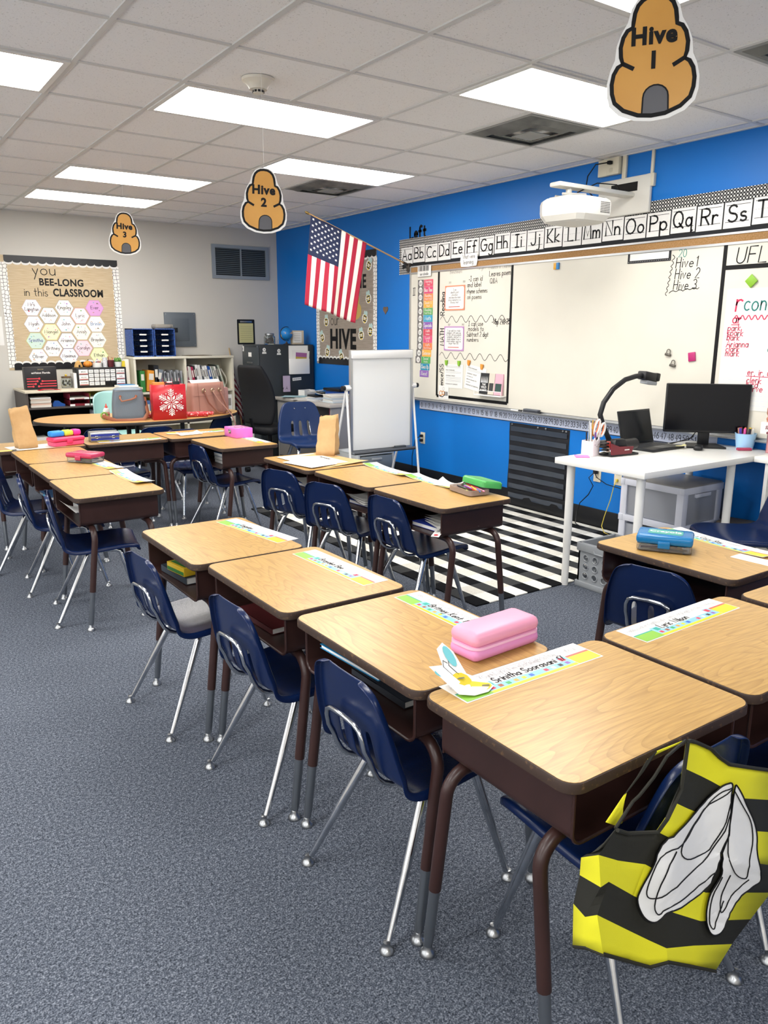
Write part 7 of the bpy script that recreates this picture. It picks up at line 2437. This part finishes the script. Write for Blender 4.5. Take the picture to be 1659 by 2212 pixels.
# pen cup
t = thing('pen_cup', 'white square pen cup with cat-ear rim at the corner of the white table', 'pen cup', TP(3.285, -.385, TTZ + .001, 8))
b = MB(); b.prism(rrect(.084, .084, .012, 3), 0, .09, 0, [rrect(.074, .074, .01, 3)]); b.prism(rrect(.08, .08, .012, 3), 0, .003)
for x in (-.022, .022):
    b.add([(x - .015, -.042, .09), (x + .015, -.042, .09), (x, -.042, .112), (x - .015, -.037, .09), (x + .015, -.037, .09), (x, -.037, .112)], [(0, 1, 2), (5, 4, 3), (0, 2, 5, 3), (1, 4, 5, 2)])
b.build('cup', mat('pale_pink_white', '#efe2e6', .4), t)
b = MB()
for x in (-.02, .02):
    b.disc(x, .068, .0035, 0, 0, 8)
b.ribbon([(-.008, .06), (0, .054), (.008, .06)], .0018, 0, 0); o = b.build('face_print', cm('#8a5a68', .5), t); o.rotation_euler = (pi / 2, 0, 0); o.location = (0, -.0424, 0)
for k, (c, x, y, dx, hh_) in enumerate((('#e8e4ec', -.025, -.02, -.02, .20), ('#3fae4a', -.02, -.015, -.015, .15), ('#3a3f9a', -.005, .0, .0, .16), ('#bcbec2', .005, .02, .0, .205), ('#c9a04a', .015, .01, .01, .21), ('#7a4a9a', .01, -.02, .005, .14), ('#2a2a30', -.01, .02, -.012, .14))):
    b = MB(); b.tube([(x, y, .006), (x + dx, y, hh_)], .0045, 7); b.build('pen', cm(c, .4), t)
for k, c in enumerate(('#e8824a', '#f0eeea')):
    t2 = thing('scissors', ('orange-handled' if k == 0 else 'white-handled') + ' scissors standing in the pen cup', 'scissors', TP(3.305, -.39 + .02 * (1 - k), TTZ + .01, 0) @ Matrix.Rotation(radians(18 + 5 * (1 - k)), 4, 'Y'))
    b = MB()
    for s in (-1, 1):
        b.add([(s * .002 - .006, 0, 0), (s * .002 + .006, 0, 0), (s * .004 + .008, .001, .11), (s * .004 - .006, .001, .11)], [(0, 1, 2, 3)])
    b.build('blades', STEEL, t2)
    for s, L_ in ((-1, .10), (1, .085)):
        b = MB(); cx = s * .026
        b.tube([(cx * .3, 0, .10), (cx * .4, 0, .125)] + [(cx + .02 * cos(radians(a)), 0, .155 + L_ * .5 * sin(radians(a))) for a in range(-90 if s > 0 else 270, 271 if s > 0 else -91, 30 if s > 0 else -30)], .006, 8); b.build('handle_loop', cm(c, .4), t2)

t = thing('hole_punch', 'black and dark red hole punch on the white table', 'hole punch', TP(3.44, -.47, TTZ + .001, -6))
b = MB(); b.rbox(-.11, .12, -.05, .055, 0, .012, .004); b.build('base', BLACK, t)
b = MB(); b.tube([(-.02, .01, .055), (.17, .035, .055)], .033, 14); b.build('barrel', BLACK, t)
b = MB(); b.prism([(-.10, 0), (.06, 0), (.075, .045), (-.04, .05), (-.115, .075)], -.004, .004); o = b.build('side_plate', cm('#6a1824', .35), t); o.rotation_euler = (pi / 2, 0, 0); o.location = (0, -.045, .008)
b = MB(); b.rect(.0, .04, .025, .031, 0); o = b.build('maker_print', PAPER, t); o.rotation_euler = (pi / 2, 0, 0); o.location = (0, -.0495, .008)
b = MB(); b.rbox(-.07, .05, -.035, .035, .05, .10, .014, taper=.7); b.build('lever', BLACK, t)
b = MB(); b.cyl(-.085, .0, .05, .085, .012, 12, 0); b.cyl(-.085, 0, .025, .05, .011, 12, 1); b.build('glue_stick', [cm('#c8432e', .4), cm('#e0b8a8', .5)], t)
b = MB()
for k in range(4):
    b.add([(-.10, -.02, .012 + .02 * k), (-.145, -.02, .016 + .02 * k), (-.10, -.02, .024 + .02 * k), (-.10, .02, .012 + .02 * k), (-.145, .02, .016 + .02 * k), (-.10, .02, .024 + .02 * k)], [(0, 1, 2), (5, 4, 3), (0, 3, 4, 1), (1, 4, 5, 2)])
b.build('side_teeth', BLACK, t)

b = MB(); b.box(-.04, .04, -.04, .04, 0, .006)
tag(b.build('sticky_notes', cm('#e878b0', .6), Mw=TP(3.195, -.40, TTZ + .0005, -40)), 'pink sticky note pad at the corner of the white table', 'sticky notes')
t = thing('marker_cup', 'light blue cup full of coloured markers on the white table', 'marker cup', TP(4.325, -.755, TTZ + .001))
b = MB(); b.lathe([(0, 0), (.05, 0), (.064, .098), (.066, .10), (.062, .10), (.046, .004), (0, .004)], 24); b.build('cup', cm('#a3cdf0', .4), t)
for k, c in enumerate(('#e8d23a', '#e8823a', '#d0402e', '#b07a6a', '#4a3fa0', '#e05aa0', '#2a2a34', '#efece4', '#d9a23a')):
    a = k * 2 * pi / 9
    b = MB(); b.tube([(.025 * cos(a), .025 * sin(a), .01), (.044 * cos(a), .044 * sin(a), .132)], .0085, 8); b.build('marker', cm(c, .4), t)
b = MB(); b.rbox(-.045, .045, -.015, .015, 0, .016, .004); tag(b.build('eraser', cm('#a83a58', .6), Mw=TP(4.255, -.795, TTZ + .001, -38)), 'dark pink eraser bar before the light blue marker cup', 'eraser')
t = thing('pump_bottle', 'rose-pink tube stand with a white card clipped to it at the right edge', 'bottle', TP(4.29, -.935, .791))
RG = cm('#c98f92', .25, metal=.6)
b = MB(); b.cyl(0, 0, 0, .12, .018); b.build('tube', RG, t)
b = MB(); b.rbox(-.035, .035, -.05, .05, .115, .19, .004); b.build('white_card', PAPER, t)
b = MB(); b.text('#1', 0, 0, .03, 0, bold=.02); b.disc(.0, -.02, .009, 0, 0, 10); o = b.build('card_print', cm('#7a3a44', .5), t); o.rotation_euler = (pi / 2, 0, -pi / 2); o.location = (-.0355, 0, .145)
b = MB(); b.lathe([(.028, .19), (.034, .21), (.026, .225), (.034, .24), (.034, .275), (.02, .285), (0, .29)], 16); b.build('cap', cm('#d8927a', .35, metal=.4), t)

# extra chair by the cabinet
t = thing('side_chair', 'navy plastic chair standing sideways before the white low cabinet', 'chair', TP(3.605, -1.27, 0, 150))
chair_into(t, 1.12)

# projector ---------------------------------------------------------------
t = thing('projector', 'white wall-mounted projector on an arm above the alphabet strip', 'projector', TP(0, 0, 0))
PJ = mat('projector_white', '#dcdad2', .4)
b = MB(); b.rbox(4.375, 4.409, .165, .62, 2.33, 2.585, .012); b.build('wall_plate', PJ, t)
b = MB(); b.box(4.3735, 4.3755, .27, .50, 2.485, 2.545); b.build('plate_opening', INK, t)
b = MB(); b.rbox(3.62, 4.39, .29, .385, 2.445, 2.475, .01); b.build('arm', PJ, t)
b = MB(); b.rbox(3.66, 3.90, .24, .42, 2.37, 2.39, .004); b.tube([(3.75, .33, 2.38), (3.75, .33, 2.45)], .02, 10); b.tube([(3.66, .30, 2.40), (3.86, .28, 2.41)], .008, 8); b.tube([(3.70, .40, 2.40), (3.86, .40, 2.40)], .008, 8); b.build('bracket', cm('#b9b7b0', .4), t)
pts = [(3.60, .44), (3.56, .38), (3.60, .12), (3.66, .095), (3.90, .095), (3.95, .16), (3.95, .42), (3.90, .455), (3.66, .455)]
b = MB(); b.grid([[(3.76 + (x - 3.76) * s, .275 + (y - .275) * s, z) for x, y in pts] for s, z in ((.72, 2.215), (.86, 2.225), (.98, 2.26), (1.0, 2.285), (1.0, 2.335), (.97, 2.355), (.86, 2.37))], closed=True)
b.poly([(3.76 + (x - 3.76) * .72, .275 + (y - .275) * .72) for x, y in pts], 2.215); b.poly([(3.76 + (x - 3.76) * .86, .275 + (y - .275) * .86) for x, y in pts][::-1], 2.37)
b.build('body', PJ, t, 18)
b = MB(fr(Vector((1, 0, 0)), Vector((0, 0, 1)), Vector((0, -1, 0)), (0, .0945, 0)))
for i in range(8):
    for j in range(7):
        b.rect(3.80 + i * .0115, 3.808 + i * .0115, 2.275 + j * .010, 2.281 + j * .010, 0)
b.build('fan_grille', INK, t)
b = MB(fr(Vector((.15, -1, 0)).normalized(), Vector((0, 0, 1)), Vector((-1, -.15, 0)).normalized(), (3.5735, .30, 0))); b.text('EPSON', .02, 2.312, .014, 0, bold=.02); b.build('maker_print', cm('#6a6a68', .5), t)
b = MB(); b.tube([(3.80, .30, 2.42), (4.0, .31, 2.50), (4.25, .35, 2.52), (4.36, .40, 2.49)], .004, 6); b.build('cables', INK, t)
t = thing('surface_box', 'ivory double outlet box with a black cord above the projector', 'electrical outlet', RW(.635, 2.62))
b = MB(); b.rbox(0, .085, 0, .115, 0, .035, .004); b.rbox(.088, .195, 0, .115, 0, .045, .004); b.build('boxes', IV, t)
b = MB(); b.prism(rrect(.034, .03, .01, 3, .13, .032), .045, .047); b.prism(rrect(.034, .03, .01, 3, .13, .08), .045, .047); b.build('sockets', cm('#c9c2ac', .4), t)
b = MB(); b.rbox(.115, .145, .068, .092, .047, .08, .005); b.tube([(.13, .08, .075), (.06, .07, .13), (.0, .0, .14), (-.03, -.08, .12), (.02, -.14, .09), (.08, -.15, .03)], .0045, 7); b.build('power_cord', INK, t)
t = thing('conduit', 'ivory wall conduit from the ceiling to the projector plate', 'conduit', RW(.427, 2.585))
b = MB(); b.rbox(0, .034, 0, CEIL - 2.585, 0, .022, .004); b.build('channel', IV, t)
t = thing('conduit', 'thin ivory conduit ending in a small plate right of the projector', 'conduit', RW(.175, 2.50))
b = MB(); b.rbox(-.03, .032, 0, .085, 0, .03, .004); b.build('plate', IV, t)
b = MB(); b.rbox(-.010, .012, .085, CEIL - 2.50, 0, .018, .003); b.build('channel', IV, t)
